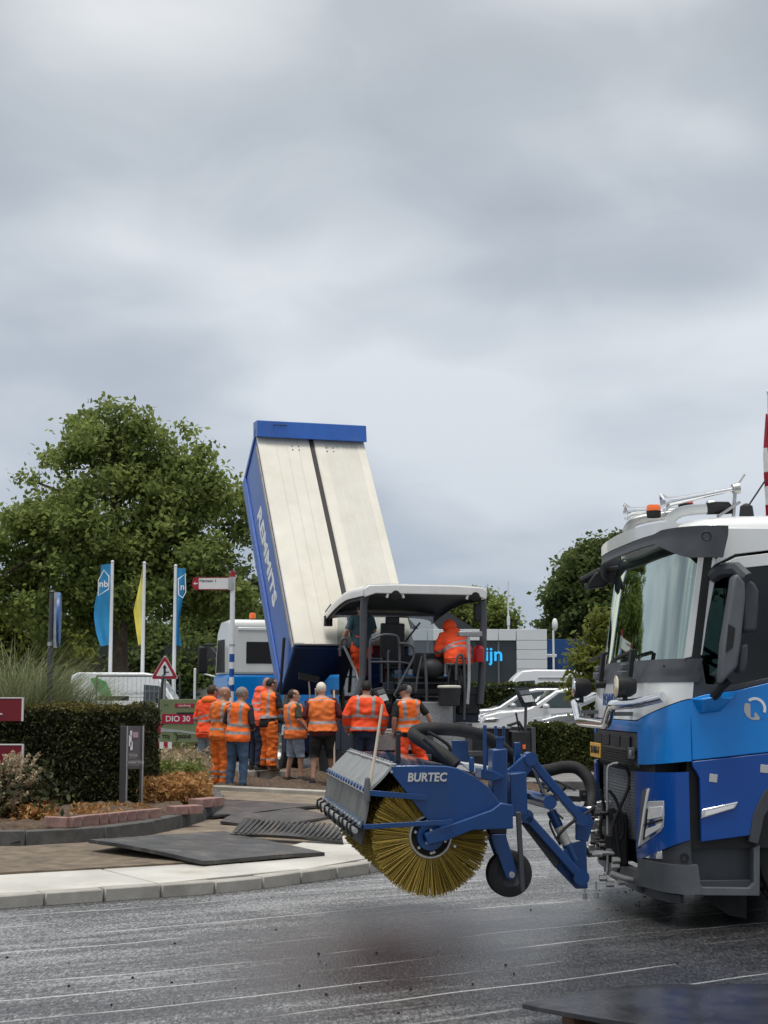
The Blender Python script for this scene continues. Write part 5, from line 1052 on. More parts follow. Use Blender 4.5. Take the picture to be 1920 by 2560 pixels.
class Body:
    def __init__(s, bend=0, side=0, fat=1.0, head=(0, 0), arms=None, legs=None, tilt=0):
        s.bend, s.side, s.fat = R(bend), R(side), fat; s.head = head
        A = dict(es=.25, ey=-.03, ez=1.19, ws=.26, wy=.05, wz=.95); L_, Rr = dict(A), dict(A)
        if arms: L_.update(arms.get('b', {})); Rr.update(arms.get('b', {})); L_.update(arms.get('l', {})); Rr.update(arms.get('r', {}))
        s.arm = {-1: L_, 1: Rr}; G = dict(kx=.105, ky=.025, ax=.115, ay=-.02, az=.08); l1, l2 = dict(G), dict(G)
        if legs: l1.update(legs.get('l', {})); l2.update(legs.get('r', {}))
        s.leg = {-1: l1, 1: l2}
    def B(s, p, w=None):
        p = Vector(p); w = sstep(.88, 1.2, p.z) if w is None else w
        return HIP + Matrix.Rotation(s.side * w, 3, 'Y') @ Matrix.Rotation(-s.bend * w, 3, 'X') @ (p - HIP)
    def U(s, p):
        p = Vector(p); w = 1 if p.z > 1.1 else sstep(.88, 1.2, p.z); return HIP + (Matrix.Rotation(s.side * w, 3, 'Y') @ Matrix.Rotation(-s.bend * w, 3, 'X')).transposed() @ (p - HIP)
    def torso(s, b, grow=0, z0=.84, z1=1.56, flare=0):
        st = [(.80, .14, .105, 0), (.84, .155, .115, 0), (.92, .178, .128, 0), (1.0, .172, .125, .005), (1.1, .165, .118, .012), (1.25, .182, .124, .008), (1.38, .198, .122, -.004), (1.455, .19, .105, -.01), (1.50, .13, .085, -.012), (1.535, .068, .062, -.008), (1.57, .058, .058, 0)]
        rg = []
        for z, rx, ry, yo in st:
            if z < z0 - .001 or z > z1 + .001: continue
            f = s.fat if z < 1.3 else 1 + (s.fat - 1) * .4; g = grow + flare * max(0, (1.15 - z)) / .3
            rg.append([s.B((math.cos(a) * (rx * f + g), yo + math.sin(a) * (ry * f * f + g) + (.03 * (f - 1) * 4 if z < 1.25 else 0), z)) for a in [2 * math.pi * k / 20 for k in range(20)]])
        b.loft(rg); return s
    def sh(s, k): return s.B((k * .185, -.012, 1.445), 1)
    def el(s, k): a = s.arm[k]; return s.B((k * a['es'], a['ey'], a['ez']), 1)
    def wr(s, k): a = s.arm[k]; return s.B((k * a['ws'], a['wy'], a['wz']), 1)
    def arms(s, b, grow=0, frac=1.0, r=(.058, .05, .043, .036, .028)):
        for k in (-1, 1):
            S_, E_, W_ = s.sh(k), s.el(k), s.wr(k); P = [s.B((k * .12, -.01, 1.45), 1), S_, S_.lerp(E_, .5), E_, E_.lerp(W_, .4), W_]; rr = [.06, r[0], r[1], r[2], r[3] + .006, r[4]]
            if frac < 1:
                if frac <= .5: P = P[:2] + [S_.lerp(E_, frac * 2)]; rr = rr[:2] + [r[1]]
                else: P = P[:4] + [E_.lerp(W_, frac * 2 - 1)]; rr = rr[:4] + [r[3]]
            b.tube(P, [q + grow for q in rr], 12)
    def hands(s, b):
        for k in (-1, 1):
            W_, d = s.wr(k), (s.wr(k) - s.el(k)).normalized(); side_ = Vector((k, 0, 0)); side_ = (side_ - d * side_.dot(d)).normalized(); fw = d.cross(side_).normalized()
            if fw.y < 0: fw = -fw
            c = W_ + d * .05; b.tube([W_ - d * .02, W_ + d * .02, c, W_ + d * .085], [.026, .034, .04, .034], 10)
            for i, L_ in enumerate((.062, .072, .068, .054)):
                o = W_ + d * .08 + fw * (.027 - .018 * i); b.tube([o, o + d * L_ * .5 - side_ * .004, o + d * L_ * .85 - side_ * .02, o + d * L_ - side_ * .034], [.0095, .009, .0085, .007], 6)
            o = W_ + d * .03 + fw * .03; b.tube([o, o + d * .03 + fw * .022, o + d * .06 + fw * .026 - side_ * .012], [.012, .011, .009], 6)
    def legs(s, b, grow=0, z_end=None, r=(.088, .066, .052, .05, .038), hemflare=0):
        for k in (-1, 1):
            g = s.leg[k]; h = Vector((k * .09, 0, .92)); kn = Vector((k * g['kx'], g['ky'], .50)); an = Vector((k * g['ax'], g['ay'], g['az']))
            P = [h + Vector((0, 0, .02)), h.lerp(kn, .35), h.lerp(kn, .75), kn, kn.lerp(an, .3), kn.lerp(an, .75), an]; rr = [r[0], r[0] * .98, r[1] * 1.06, r[2] * 1.05, r[3] * 1.06, r[4], r[4] * .95]
            if z_end is not None:
                Q_ = [];  q_ = []
                for p, x in zip(P, rr):
                    if p.z > z_end: Q_.append(p); q_.append(x)
                    else: break
                p0, p1 = Q_[-1], P[len(Q_)]; t = (p0.z - z_end) / (p0.z - p1.z); Q_.append(p0.lerp(p1, t)); q_.append(q_[-1] + hemflare); P, rr = Q_, q_
            b.tube(P, [q + grow for q in rr], 14)
    def feet(s, b):
        for k in (-1, 1):
            g = s.leg[k]; a = Vector((k * g['ax'], g['ay'], g['az'])); b.ell(a + Vector((k * .01, .06, -.035)), (.036, .11, .032), 10, 6)
    def headm(s):
        c = s.B((0, .02, 1.66), 1); return Matrix.Translation(c) @ (Matrix.Rotation(s.side, 4, 'Y') @ Matrix.Rotation(-s.bend * .7, 4, 'X')) @ Matrix.Rotation(R(s.head[0]), 4, 'Z') @ Matrix.Rotation(R(s.head[1]), 4, 'X')
    def headb(s, b):
        b.tube([s.B((0, -.015, 1.48), 1), s.B((0, -.008, 1.54), 1), s.B((0, .005, 1.60), 1)], [.066, .058, .056], 12)
        b.M = s.headm(); rg = []
        for z, rx, yf, yb in ((-.122, .03, .085, -.01), (-.112, .045, .095, .03), (-.085, .058, .096, .062), (-.05, .066, .094, .085), (0, .075, .096, .098), (.04, .077, .095, .102), (.075, .071, .082, .094), (.10, .055, .055, .07), (.116, .025, .022, .03)):
            rg.append([(rx * math.cos(a), (yf if math.sin(a) > 0 else yb) * math.sin(a) * (1 if math.sin(a) < 0 else 1), z) for a in [2 * math.pi * k / 18 for k in range(18)]])
        b.loft(rg); b.tube([(0, .088, .012), (0, .108, -.018), (0, .114, -.034), (0, .094, -.04)], [.009, .012, .015, .01], 8)
        b.ell((0, .088, -.088), (.03, .016, .018), 8, 6); b.ell((0, .088, .03), (.05, .012, .012), 8, 6)
        for k in (-1, 1): b.ell((k * .078, -.005, -.012), (.010, .02, .032), 8, 6)
        b.M = Matrix.Identity(4)
NP = [0]
def person(label, foot, Y=None, top=None, rz=0, z0=.05, body=None, lower=None, upper=(), hair=None, shoes=SHOE, skin=SKIN, hood=None, hoodup=False, cap=None, socks=False, H=1.8):
    """lower: (kind, material, bands); upper: list of (name, material, sleeve fraction, growth, hem z, band function)"""
    B = body or Body(); p = gnd(foot[0], foot[1], z0) if Y is None else Vector((at(foot[0], 1700, Y).x, Y, z0))
    if top is not None: H = at(foot[0], top, p.y).z - z0
    o = thing('person', label, 'person', (p.x, p.y, z0), rz, 'road workers'); o.scale = (H / 1.79 * 1.08, H / 1.79 * 1.06, H / 1.79)
    def put(name, me, mats, col_fn=None, sm=60):
        for m_ in (mats if isinstance(mats, (list, tuple)) else [mats]): me.materials.append(m_)
        if col_fn:
            idx = [col_fn(B.U(f.center), f.center) for f in me.polygons]; me.polygons.foreach_set('material_index', idx)
        return link(name, me, o, smooth=sm)
    b = MB(); B.torso(b); B.arms(b); B.hands(b); B.legs(b); B.feet(b); B.headb(b); bodyo = put('body', remesh(b, .0095, 2), skin, sm=80)
    hm = B.headm()
    for k in (-1, 1): MB().ell(hm @ Vector((k * .031, .087, .012)), (.010, .008, .007), 8, 5).build('eye', EYE, bodyo)
    MB().ell(hm @ Vector((0, .094, -.062)), (.024, .006, .006), 8, 5).build('mouth', LIP, bodyo)
    kind, lm, bands = lower; b = MB()
    if kind == 'shorts': B.torso(b, .014, .80, 1.02); B.legs(b, .026, .47, hemflare=.012); me = remesh(b, .013, 2)
    elif kind == 'loose': B.torso(b, .022, .80, 1.12); B.legs(b, .036, .10, r=(.088, .07, .062, .064, .055)); me = remesh(b, .014, 2)
    else: B.torso(b, .014, .80, 1.02); B.legs(b, .017, .10, r=(.088, .066, .056, .056, .046)); me = remesh(b, .013, 2)
    for v in me.vertices:      # creases
        v.co += mnoise.noise_vector(Vector((v.co.x * 9, v.co.y * 9, v.co.z * 15 + NP[0] * 7))) * (.009 if kind != 'loose' else .019)
    put('shorts' if kind == 'shorts' else 'trousers', me, [lm, REFL], (lambda u, q: 1 if any(a < q.z < c for a, c in bands) else 0) if bands else None)
    for name, um, sl, gr, hem, fn in upper:
        b = MB(); B.torso(b, gr, hem, 1.51, flare=.02); 
        if sl > 0: B.arms(b, gr * .8, sl)
        elif sl == 0:
            for k in (-1, 1): b.ell(B.B((k * .155, -.01, 1.42), 1), (.06 + gr, .075 + gr, .075), 12, 8)
        me = remesh(b, .012, 2)
        for v in me.vertices: v.co += mnoise.noise_vector(Vector((v.co.x * 9, v.co.y * 9, v.co.z * 13 + NP[0] * 5))) * (.016 if gr > .02 else .006)
        put(name, me, [um, REFL, BLK], fn)
    if hood:
        b = MB(); c = B.B((0, -.09, 1.50), 1); b.ell(c, (.15, .085, .085), 14, 8); b.ell(B.B((0, -.02, 1.505), 1), (.12, .10, .06), 14, 8); 
        if hoodup: b.M = hm; b.ell((0, -.02, .0), (.125, .145, .155), 16, 10); b.M = Matrix.Identity(4)
        put('hood', remesh(b, .014, 2), hood)
    if hair:
        b = MB(); b.M = hm
        b.ell((0, -.014, .018), (.084, .105, .108), 16, 12); me = remesh(b, .012, 1)
        inv = hm.inverted(); bm = bmesh.new(); bm.from_mesh(me)
        bmesh.ops.delete(bm, geom=[v for v in bm.verts if (lambda q: (q.y > .055 and q.z < .075) or q.z < -.06 or (q.y > -.01 and q.z < .02))(inv @ v.co)], context='VERTS'); bm.to_mesh(me); bm.free()
        rng = random.Random(NP[0])
        for v in me.vertices: v.co += Vector((rng.uniform(-1, 1), rng.uniform(-1, 1), rng.uniform(-1, 1))) * .003
        put('hair', me, hair)
    if cap:
        b = MB(); b.M = hm; rg = []
        for z, r_ in ((.01, .094), (.05, .095), (.09, .08), (.118, .05), (.128, .012)): rg.append([(r_ * .92 * math.cos(a), r_ * 1.1 * math.sin(a) - .004, z) for a in [2 * math.pi * k / 20 for k in range(20)]])
        b.loft(rg); b.hexa([(-.07, .07, .016), (.07, .07, .016), (.055, .165, .0), (-.055, .165, .0)], [(-.07, .07, .026), (.07, .07, .026), (.055, .165, .008), (-.055, .165, .008)]); b.build('cap', cap, o)
    for k in (-1, 1):
        g = B.leg[k]; a = Vector((k * g['ax'], g['ay'], 0)); zf = g['az'] - .08
        b = MB(); rg = []
        for y, w_, h in ((-.075, .028, .075), (-.05, .042, .10), (.0, .046, .105), (.06, .047, .085), (.13, .05, .06), (.18, .042, .045), (.205, .02, .03)): rg.append([(a.x + k * .012 + w_ * math.cos(t), a.y + y, zf + .022 + max(0, math.sin(t)) * h) for t in [2 * math.pi * q / 14 for q in range(14)]])
        b.loft(rg); so_ = b.build('shoe', shoes, o, smooth=60)
        MB().prism([(a.x + k * .012 + math.cos(t) * (.052 if math.sin(t) > 0 else .046), a.y + .06 + math.sin(t) * .148) for t in [2 * math.pi * q / 18 for q in range(18)]], 'z', zf, zf + .028).build('sole', SOLE if shoes is SHOE and NP[0] % 2 else SHOE, so_)
        if socks: MB().cyl((a.x, a.y, zf + .08), (a.x, a.y + .01, zf + .17), .05, .048, n=12).build('sock', SOCK, o)
    NP[0] += 1; return o
# band layouts (u = upright body position)
def vest(u, q):
    if 1.00 < u.z < 1.055 or (u.z > 1.055 and abs(abs(u.x) - .105) < .026) or 1.16 < u.z < 1.19 and False: return 1
    return 0
def vest2(u, q): return 1 if (.965 < u.z < 1.015 or 1.09 < u.z < 1.145 or (u.z > 1.145 and abs(abs(u.x) - .11) < .027)) else 0
def vestG(u, q): return 1 if (1.045 < u.z < 1.095 or 1.455 < u.z < 1.475) else 0
def jackH(u, q):
    if abs(u.x) > .225: return 1 if (1.13 < u.z < 1.175 or .96 < u.z < 1.0) else 0
    return 1 if (.945 < u.z < .995 or 1.155 < u.z < 1.195 or (u.z > 1.195 and abs(abs(u.x) - .125) < .024)) else 0
def jackA(u, q): return 1 if (1.10 < u.z < 1.14 or abs(u.z - 1.22 - .25 * u.x) < .018) else (2 if .93 < u.z < .945 else 0)
def overB(u, q): return 1 if (1.02 < u.z < 1.06 or 1.16 < u.z < 1.20 or (abs(abs(u.x) - .13) < .02 and u.z > 1.2)) else 0
def vestI(u, q): return 1 if (1.02 < u.z < 1.07 or 1.14 < u.z < 1.185 or (u.z > 1.185 and abs(abs(u.x) - .12) < .025)) else 0
front = dict(ws=.12, wy=.24, wz=1.10, es=.26, ey=.0, ez=1.17)
person('worker in an orange hooded jacket and denim shorts, leftmost of the group', (519, 1962), top=1711, rz=-25, body=Body(bend=5, side=3, arms=dict(b=front), head=(-30, -6), fat=1.05), lower=('shorts', JEANSL, None), upper=[('jacket', HIVIS2, 1.0, .032, .84, jackA)], hood=HIVIS, hair=HBR, shoes=SHOEB, skin=SKIN2, socks=True)
person('bald worker in dirty orange overalls from neck to ankle', (550, 1973), top=1715, rz=-44, body=Body(bend=3, side=2, arms=dict(b=front), head=(-30, -10), fat=1.06), lower=('loose', HIVIS3, ((.20, .235), (.29, .325))), upper=[('shirt', HIVIS3, 1.0, .028, .84, overB)], shoes=SHOEB, skin=SKIN2)
person('grey haired man in blue jeans and an orange vest over dark sleeves', (592, 1977), top=1716, rz=-30, body=Body(bend=4, side=3, arms=dict(b=front), head=(-32, -12), legs=dict(l=dict(ax=.14, kx=.12), r=dict(ax=.13, kx=.11))), lower=('jeans', JEANS, None), upper=[('shirt', NAVY, 1.0, .014, .84, None), ('vest', HIVIS, 0, .036, .84, vest2)], hair=HGR, shoes=SHOE, skin=SKIN2)
person('worker in a coral hooded jacket and dark jeans leaning towards the tipper', (640, 1927), top=1688, rz=-60, z0=.215, body=Body(bend=16, arms=dict(b=dict(ws=.2, wy=.3, wz=1.2, es=.26, ey=.08, ez=1.2)), head=(-10, -14)), lower=('jeans', JEANSD, None), upper=[('jacket', PINKOR, 1.0, .034, .84, jackA)], hood=PINKOR, shoes=SHOE, skin=SKIN2)
person('dark haired worker in orange trousers and vest over a black shirt', (668, 1928), top=1694, rz=-42, z0=.215, body=Body(bend=6, arms=dict(b=dict(ws=.22, wy=.3, wz=1.14, es=.27, ey=.03, ez=1.18)), head=(-25, -16)), lower=('loose', HIVIS3, ((.21, .24),)), upper=[('shirt', BLK, .45, .016, .84, None), ('vest', HIVIS, 0, .034, .98, vest)], hair=HBK, shoes=SHOEB, skin=SKIN2)
person('man in pale denim shorts and an orange vest looking to the right', (737, 1955), top=1722, rz=-62, body=Body(fat=1.12, bend=-3, side=-2, arms=dict(b=dict(ws=.19, wy=.16, wz=.98)), head=(-22, 0), legs=dict(l=dict(ay=-.10, ky=-.03, ax=.13), r=dict(ay=.06, ky=.06, ax=.13))), lower=('shorts', JEANSL, None), upper=[('shirt', OLV, .45, .016, .84, None), ('vest', HIVIS4, 0, .036, .82, vest)], hair=HBR, shoes=SHOE)
person('white haired man in black shorts and an orange vest seen from behind', (806, 1961), top=1704, rz=2, body=Body(fat=1.12, side=-2, bend=3, arms=dict(b=dict(wy=.2, wz=1.06, ws=.2, es=.29)), head=(-8, -6), legs=dict(l=dict(ax=.15, kx=.13), r=dict(ax=.17, kx=.14, ay=.12))), lower=('shorts', BLK, None), upper=[('shirt', MAROON, .6, .016, .84, None), ('vest', HIVIS4, 0, .036, .86, vestG)], hair=HWH, shoes=SHOE)
person('man in a red orange jacket and black cap seen from behind, standing before the screed', (912, 1962), top=1701, rz=0, body=Body(fat=1.15, side=2, arms=dict(b=dict(es=.31, ws=.29, wy=.12)), head=(-4, -4)), lower=('jeans', JEANSD, None), upper=[('jacket', HIVIS2, 1.0, .036, .86, jackH)], cap=BLK, hair=HBK, shoes=SHOE)
person('man in bright orange trousers and vest with a black cap, striding by the screed', (1022, 1962), top=1709, rz=28, body=Body(fat=1.06, side=-4, arms=dict(l=dict(es=.27, ws=.25, wy=.06), r=dict(es=.34, ey=-.08, ez=1.2, ws=.42, wy=-.06, wz=1.02)), head=(38, -10), legs=dict(l=dict(ax=.16, kx=.14), r=dict(ax=.34, kx=.24, ay=-.12))), lower=('loose', HIVIS2, None), upper=[('shirt', BLK, .45, .018, .84, None), ('vest', HIVIS, 0, .036, .92, vestI)], cap=BLK, hair=HGR, shoes=SHOE)
pj = Q.wor((1.45, .86, 0)); o = person('driver in a teal shirt standing under the paver canopy', (910, 0), Y=pj.y, rz=22, z0=1.745, H=1.76, body=Body(arms=dict(l=dict(es=.30, ws=.33, wy=.16, wz=1.0), r=dict(ws=.18, wy=.3, wz=1.1))), lower=('loose', HIVIS2, None), upper=[('shirt', TEAL, .45, .02, .84, None)], hair=HBK, shoes=SHOE)
o.location.x = pj.x
pk = Q.wor((.12, -.74, 0)); o = person('worker in an orange hooded jacket bending over at the right of the paver deck', (1165, 0), Y=pk.y, rz=25, z0=1.36, H=1.84, body=Body(bend=30, arms=dict(b=dict(ws=.16, wy=.4, wz=1.2, es=.3, ey=.1, ez=1.22)), head=(0, -35), fat=1.15), lower=('jeans', BLK, None), upper=[('jacket', HIVIS2, 1.0, .05, .84, jackA)], hood=HIVIS2, hoodup=True, shoes=SHOE)
o.location.x = pk.x
# ---- long handled tools held or leaned
def tool(label, cat, a, b_, r=.016, head=None, hm=None):
    a, b_ = Vector(a), Vector(b_); o = thing('tool' if cat == 'tool' else cat.replace(' ', '_'), label, cat, a); MB().tube([(0, 0, 0), b_ - a], [r, r], 10).build('handle', M_pole, o)
    if head: head(o, b_ - a)
    return o
def broomhead(o, e):
    b = MB(); b.box(e, (.40, .09, .05), rot=(0, 12, 10)); b.build('head', M_black, o, bevel=.01); b = MB(); b.box(e + Vector((0, 0, .06)), (.38, .10, .09), rot=(0, 12, 10), taper=1.12); b.build('bristles', BLK, o)
def shovel(o, e): MB().box((0, 0, -.01), (.22, .03, .1)).build('blade', M_galv, o, bevel=.01)
tool('long broom standing upside down with its black head beside the white haired man', 'broom', gnd(790, 1938, .05), at(772, 1700, 30.2), head=broomhead)
tool('wooden pole standing close beside the upside down broom', 'pole', gnd(797, 1940, .05), at(789, 1722, 30.0))
tool('pale rake handle standing in front of the white haired man', 'rake', gnd(836, 1962, .05) , at(835, 1725, 27.9), .018)
tool('shovel with a pale handle standing between the tipper and the man in denim shorts', 'shovel', gnd(697, 1945, .06), at(688, 1850, 29.6), .016, head=shovel)
# ================================================================== signs, flags, fence
M_pale = mat('pale_pole', (.72, .74, .76), .4, var=.06); M_dgrey = mat('dark_grey_metal', (.075, .08, .085), .5, metal=.2, var=.15)
M_flagb = mat('flag_blue', (.03, .26, .52), .7, var=.1, vs=2); M_flagy = mat('flag_yellow', (.78, .70, .16), .7, var=.1, vs=2)
M_sred = mat('sign_red', (.34, .012, .03), .45, var=.06); M_swhite = mat('sign_white', (.72, .71, .70), .5, var=.05); M_sgreen = mat('sign_green', (.17, .205, .10), .55, var=.1, vs=3); M_sgrey = mat('sign_grey', (.055, .053, .056), .45, var=.08, vs=2); M_greyband = mat('sign_pale_grey', (.36, .38, .38), .6)
def flag(px, ptop, pbot, Y, edge, m, label, mark=None, sgn=-1):
    b0 = at(px, ptop, Y); base = Vector((b0.x, Y, 0)); o = thing('flag', label, 'flag', base, 0, 'advertising flags on poles')
    MB().tube([(0, 0, 0), (0, 0, b0.z)], [.085, .06], 12).build('pole', M_pale, o); MB().ell((0, 0, b0.z + .04), (.07, .07, .06), 10, 6).build('pole_cap', M_pale, o)
    V = MB(); n = 16; rows = []
    for i in range(n + 1):
        py = ptop + 4 + (pbot - ptop - 4) * i / n; w_ = np.interp(i / n, [e[0] for e in edge], [e[1] for e in edge]) * Y / FPX; z = at(px, py, Y).z
        rows.append([Vector((sgn * (.05 + w_ * j / 8), .10 * math.sin(j * .9 + i * .25) * j / 8 + .02 * math.sin(i * .8), z + .02 * math.sin(j * .7))) for j in range(9)])
    V.loft([r + [p + Vector((0, .012, 0)) for p in reversed(r)] for r in rows]); cl_ = V.build('cloth', m, o)
    if mark:
        zc = at(px, ptop + (pbot - ptop) * .26, Y).z; x0 = sgn * .30
        pent = [(x0 - .2, zc + .15), (x0, zc + .55), (x0 + .2, zc + .3), (x0 + .2, zc - .2), (x0 - .2, zc - .45)]
        if sgn > 0: pent = [(x0 - .17, zc + .3), (x0 + .1, zc + .52), (x0 + .13, zc - .2), (x0 + .02, zc - .42), (x0 - .15, zc - .3)]
        MB().tube([(x, -.14, z) for x, z in pent + pent[:1]], .022, 6).build('emblem', M_wprint, cl_)
        text(mark, .36, 'lettering', M_wprint, cl_, face_matrix((x0, -.15, zc), (1, 0, 0), (0, 0, 1)), bold=.006)
    return o
flag(281, 1407, 1614, 60, [(0, 26), (.2, 28), (.5, 40), (.65, 40), (.85, 32), (1, 21)], M_flagb, 'blue flag with a white house outline bulging left of its pole', 'nb', -1)
flag(361, 1410, 1612, 60, [(0, 1), (.3, 12), (.56, 22), (.8, 14), (1, 7)], M_flagy, 'narrow yellow flag hanging on the middle pole', None, -1)
flag(439, 1417, 1614, 60, [(0, 22), (.3, 18), (.6, 10), (.75, 8), (1, 15)], M_flagb, 'blue flag folded narrow right of the third pole', 'n', 1)
# red and white flag beyond the truck roof
b0 = at(1919, 985, 24); o = thing('flag', 'red and white flag hanging beyond the truck roof at the right edge', 'flag', (b0.x + .03, 24, 0)); MB().tube([(0, 0, 0), (0, 0, b0.z)], [.06, .04], 10).build('pole', M_pale, o); MB().ell((0, 0, b0.z + .03), (.05, .05, .05), 10, 6).build('pole_cap', M_pale, o)
for k, (y0, y1, m) in enumerate(((1035, 1120, M_sred), (1120, 1180, M_swhite), (1180, 1215, M_sred), (1215, 1262, M_swhite), (1262, 1330, M_sred))):
    rows = []
    for i in range(7):
        z = at(1919, y0 + (y1 - y0) * i / 6, 24).z; t = (y0 + (y1 - y0) * i / 6 - 1035) / 300
        rows.append([Vector((-(.02 + (.05 + .05 * min(1, t * 3)) * j / 6) , .03 * math.sin(j + i * .3 + k), z)) for j in range(7)])
    MB().loft([r + [p + Vector((0, .01, 0)) for p in reversed(r)] for r in rows]).build('cloth', m, o)
# dark pole with a blue round sign seen edge on
o = thing('sign_post', 'dark grey post with a round blue sign seen edge on', 'sign', (at(125, 1700, 25).x, 25, 0)); zt = at(125, 1480, 25).z
MB().tube([(0, 0, 0), (0, 0, 2.2), (0, 0, zt)], [.05, .05, .042], 12).build('post', M_dgrey, o); MB().ell((0, 0, zt), (.05, .05, .03), 10, 6).build('post_cap', M_dgrey, o); MB().lathe([(.055, -.03), (.055, .03)], (0, 0, at(125, 1610, 25).z), (0, 0, 1), 12).build('clamp', M_galv, o)
zc = at(140, 1550, 25).z; b = MB(); b.lathe([(.001, -.02), (.44, -.02), (.44, .02), (.001, .02)], (.12, 0, zc), (1, .155, 0), 36); b.build('sign_face', mat('sign_blue', (.02, .10, .32), .4, var=.05), o); MB().box((.07, 0, zc), (.1, .04, .9)).build('sign_bracket', M_galv, o)
# warning triangle
Y = 36; c = at(412, 1672, Y); o = thing('warning_sign', 'red bordered warning triangle on a post', 'sign', (c.x, Y, 0)); MB().cyl((0, .03, 0), (0, .03, c.z + .3), .03, n=10).build('post', M_galv, o)
def tri(s, y0, y1, dz=0, rnd=.06): 
    h = s * math.sqrt(3) / 2; P = [(-s / 2, -h / 3), (s / 2, -h / 3), (0, 2 * h / 3)]; out = []
    for i in range(3):
        p, a, n_ = Vector((*P[i], 0)), Vector((*P[i - 1], 0)), Vector((*P[(i + 1) % 3], 0))
        for t in (0, .5, 1): q = p + (a - p).normalized() * rnd * (1 - t) + (n_ - p).normalized() * rnd * t; q = q.lerp(p, .3 if t == .5 else 0); out.append((q.x, q.y + dz))
    return out
zz = c.z - .05
MB().prism([(x, z + zz) for x, z in tri(.66, 0, 0)], 'y', -.01, .0).build('sign_edge', M_swhite, o); MB().prism([(x, z + zz) for x, z in tri(.63, 0, 0)], 'y', -.016, -.0105).build('sign_border', M_sred, o); MB().prism([(x, z + zz) for x, z in tri(.41, 0, 0, rnd=.03)], 'y', -.022, -.0165).build('sign_field', M_swhite, o)
MB().prism([(-.025, zz - .10), (.025, zz - .10), (.025, zz + .07), (.05, zz + .07), (0, zz + .15), (-.05, zz + .07), (-.025, zz + .07)], 'y', -.028, -.0225).build('sign_symbol', M_black, o); MB().bb(.025, .10, -.028, -.0225, zz - .04, zz - .015).build('sign_symbol', M_black, o)
# direction sign on the white pole with blue bands
Y = 31.5; c = at(582, 1440, Y); o = thing('direction_sign', 'white pole with a white arrow board pointing left', 'sign', (c.x, Y, 0)); S_ = Y / FPX
MB().cyl((0, 0, 0), (0, 0, c.z - .02), .052, n=14).build('post', M_pale, o); MB().cyl((0, 0, c.z - .02), (0, 0, c.z + .10), .055, n=14).build('post_cap', M_sred, o)
z0, z1 = at(582, 1473, Y).z, at(582, 1445, Y).z; xl, xr = (480 - 582) * S_, (574 - 582) * S_
MB().prism([(xl + .14, z0), (xr, z0), (xr, z1), (xl + .14, z1)], 'y', -.02, .01).build('arrow_board', M_swhite, o, bevel=.004); MB().prism([(xl + .14, z0), (xl + .14, z1), (xl + .03, z1 - .01), (xl, (z0 + z1) / 2), (xl + .03, z0 + .01)], 'y', -.021, .011).build('arrow_tip', M_sred, o)
for za in (z0 - .008, z1 + .008): MB().beam((xl + .03, -.005, za), (xr, -.005, za), .034, .012).build('board_edge', M_sred, o)
zc = (z0 + z1) / 2; MB().prism([(xl + .03, zc), (xl + .075, zc + .04), (xl + .065, zc + .012), (xl + .12, zc + .012), (xl + .12, zc - .012), (xl + .065, zc - .012), (xl + .075, zc - .04)], 'y', -.026, -.0215).build('arrow_symbol', M_swhite, o)
text('Herssen 1', .085, 'lettering', M_black, o, face_matrix((xl + .155, -.0215, zc + .055), (1, 0, 0), (0, 0, 1)), align='LEFT', bold=.001, depth=.001); MB().cyl((-.02, 0, z0 - .02), (-.02, 0, z1 + .02), .07, n=14).build('clamp', M_galv, o)
zb = at(582, 1610, Y).z; MB().cyl((0, 0, zb - .04), (0, 0, zb), .056, n=14).build('collar', M_galv, o)
for py0, py1 in ((1635, 1655), (1672, 1692), (1712, 1728)): 
    za, zb2 = at(582, py1, Y).z, at(582, py0, Y).z; MB().lathe([(.0535, za), (.0535, zb2)], (0, 0, 0), (0, 0, 1), 14).build('blue_band', M_dblue, o)
# small round sign plate low on the pole
MB().lathe([(.001, 0), (.05, 0), (.05, .01), (.001, .01)], (-.01, -.06, at(577, 1707, Y).z), (0, -1, 0), 20).build('number_disc', M_swhite, o)
# red boards of a sign at the left edge
for k, (y0, y1, lab) in enumerate(((1746, 1803, 'upper of two dark red boards standing in front of the hedge'), (1863, 1932, 'lower of two dark red boards, half behind the dry shrub'))):
    Y = 19.2; a, c = at(-40, y1, Y), at(55, y0, Y); o = thing('red_board', lab, 'sign', (a.x, Y, 0), 0, 'red boards at the left edge')
    MB().bb(0, c.x - a.x, 0, .05, a.z, c.z).build('board', mat('board_dark_red', (.17, .006, .016), .45, var=.06), o, bevel=.004); MB().bb(-.004, c.x - a.x + .004, -.006, .056, c.z, c.z + .014).build('edge', M_swhite, o); MB().bb(c.x - a.x, c.x - a.x + .014, -.006, .056, a.z, c.z + .014).build('edge', M_swhite, o)
    MB().bb(.05 + .1 * k, .11 + .1 * k, .052, .10, .1, c.z - .02).build('post', M_dgrey, o)
    if k == 0: MB().ell((c.x - a.x - .26, -.004, a.z + .085), (.03, .004, .012), 8, 5).build('emblem', M_sil, o)
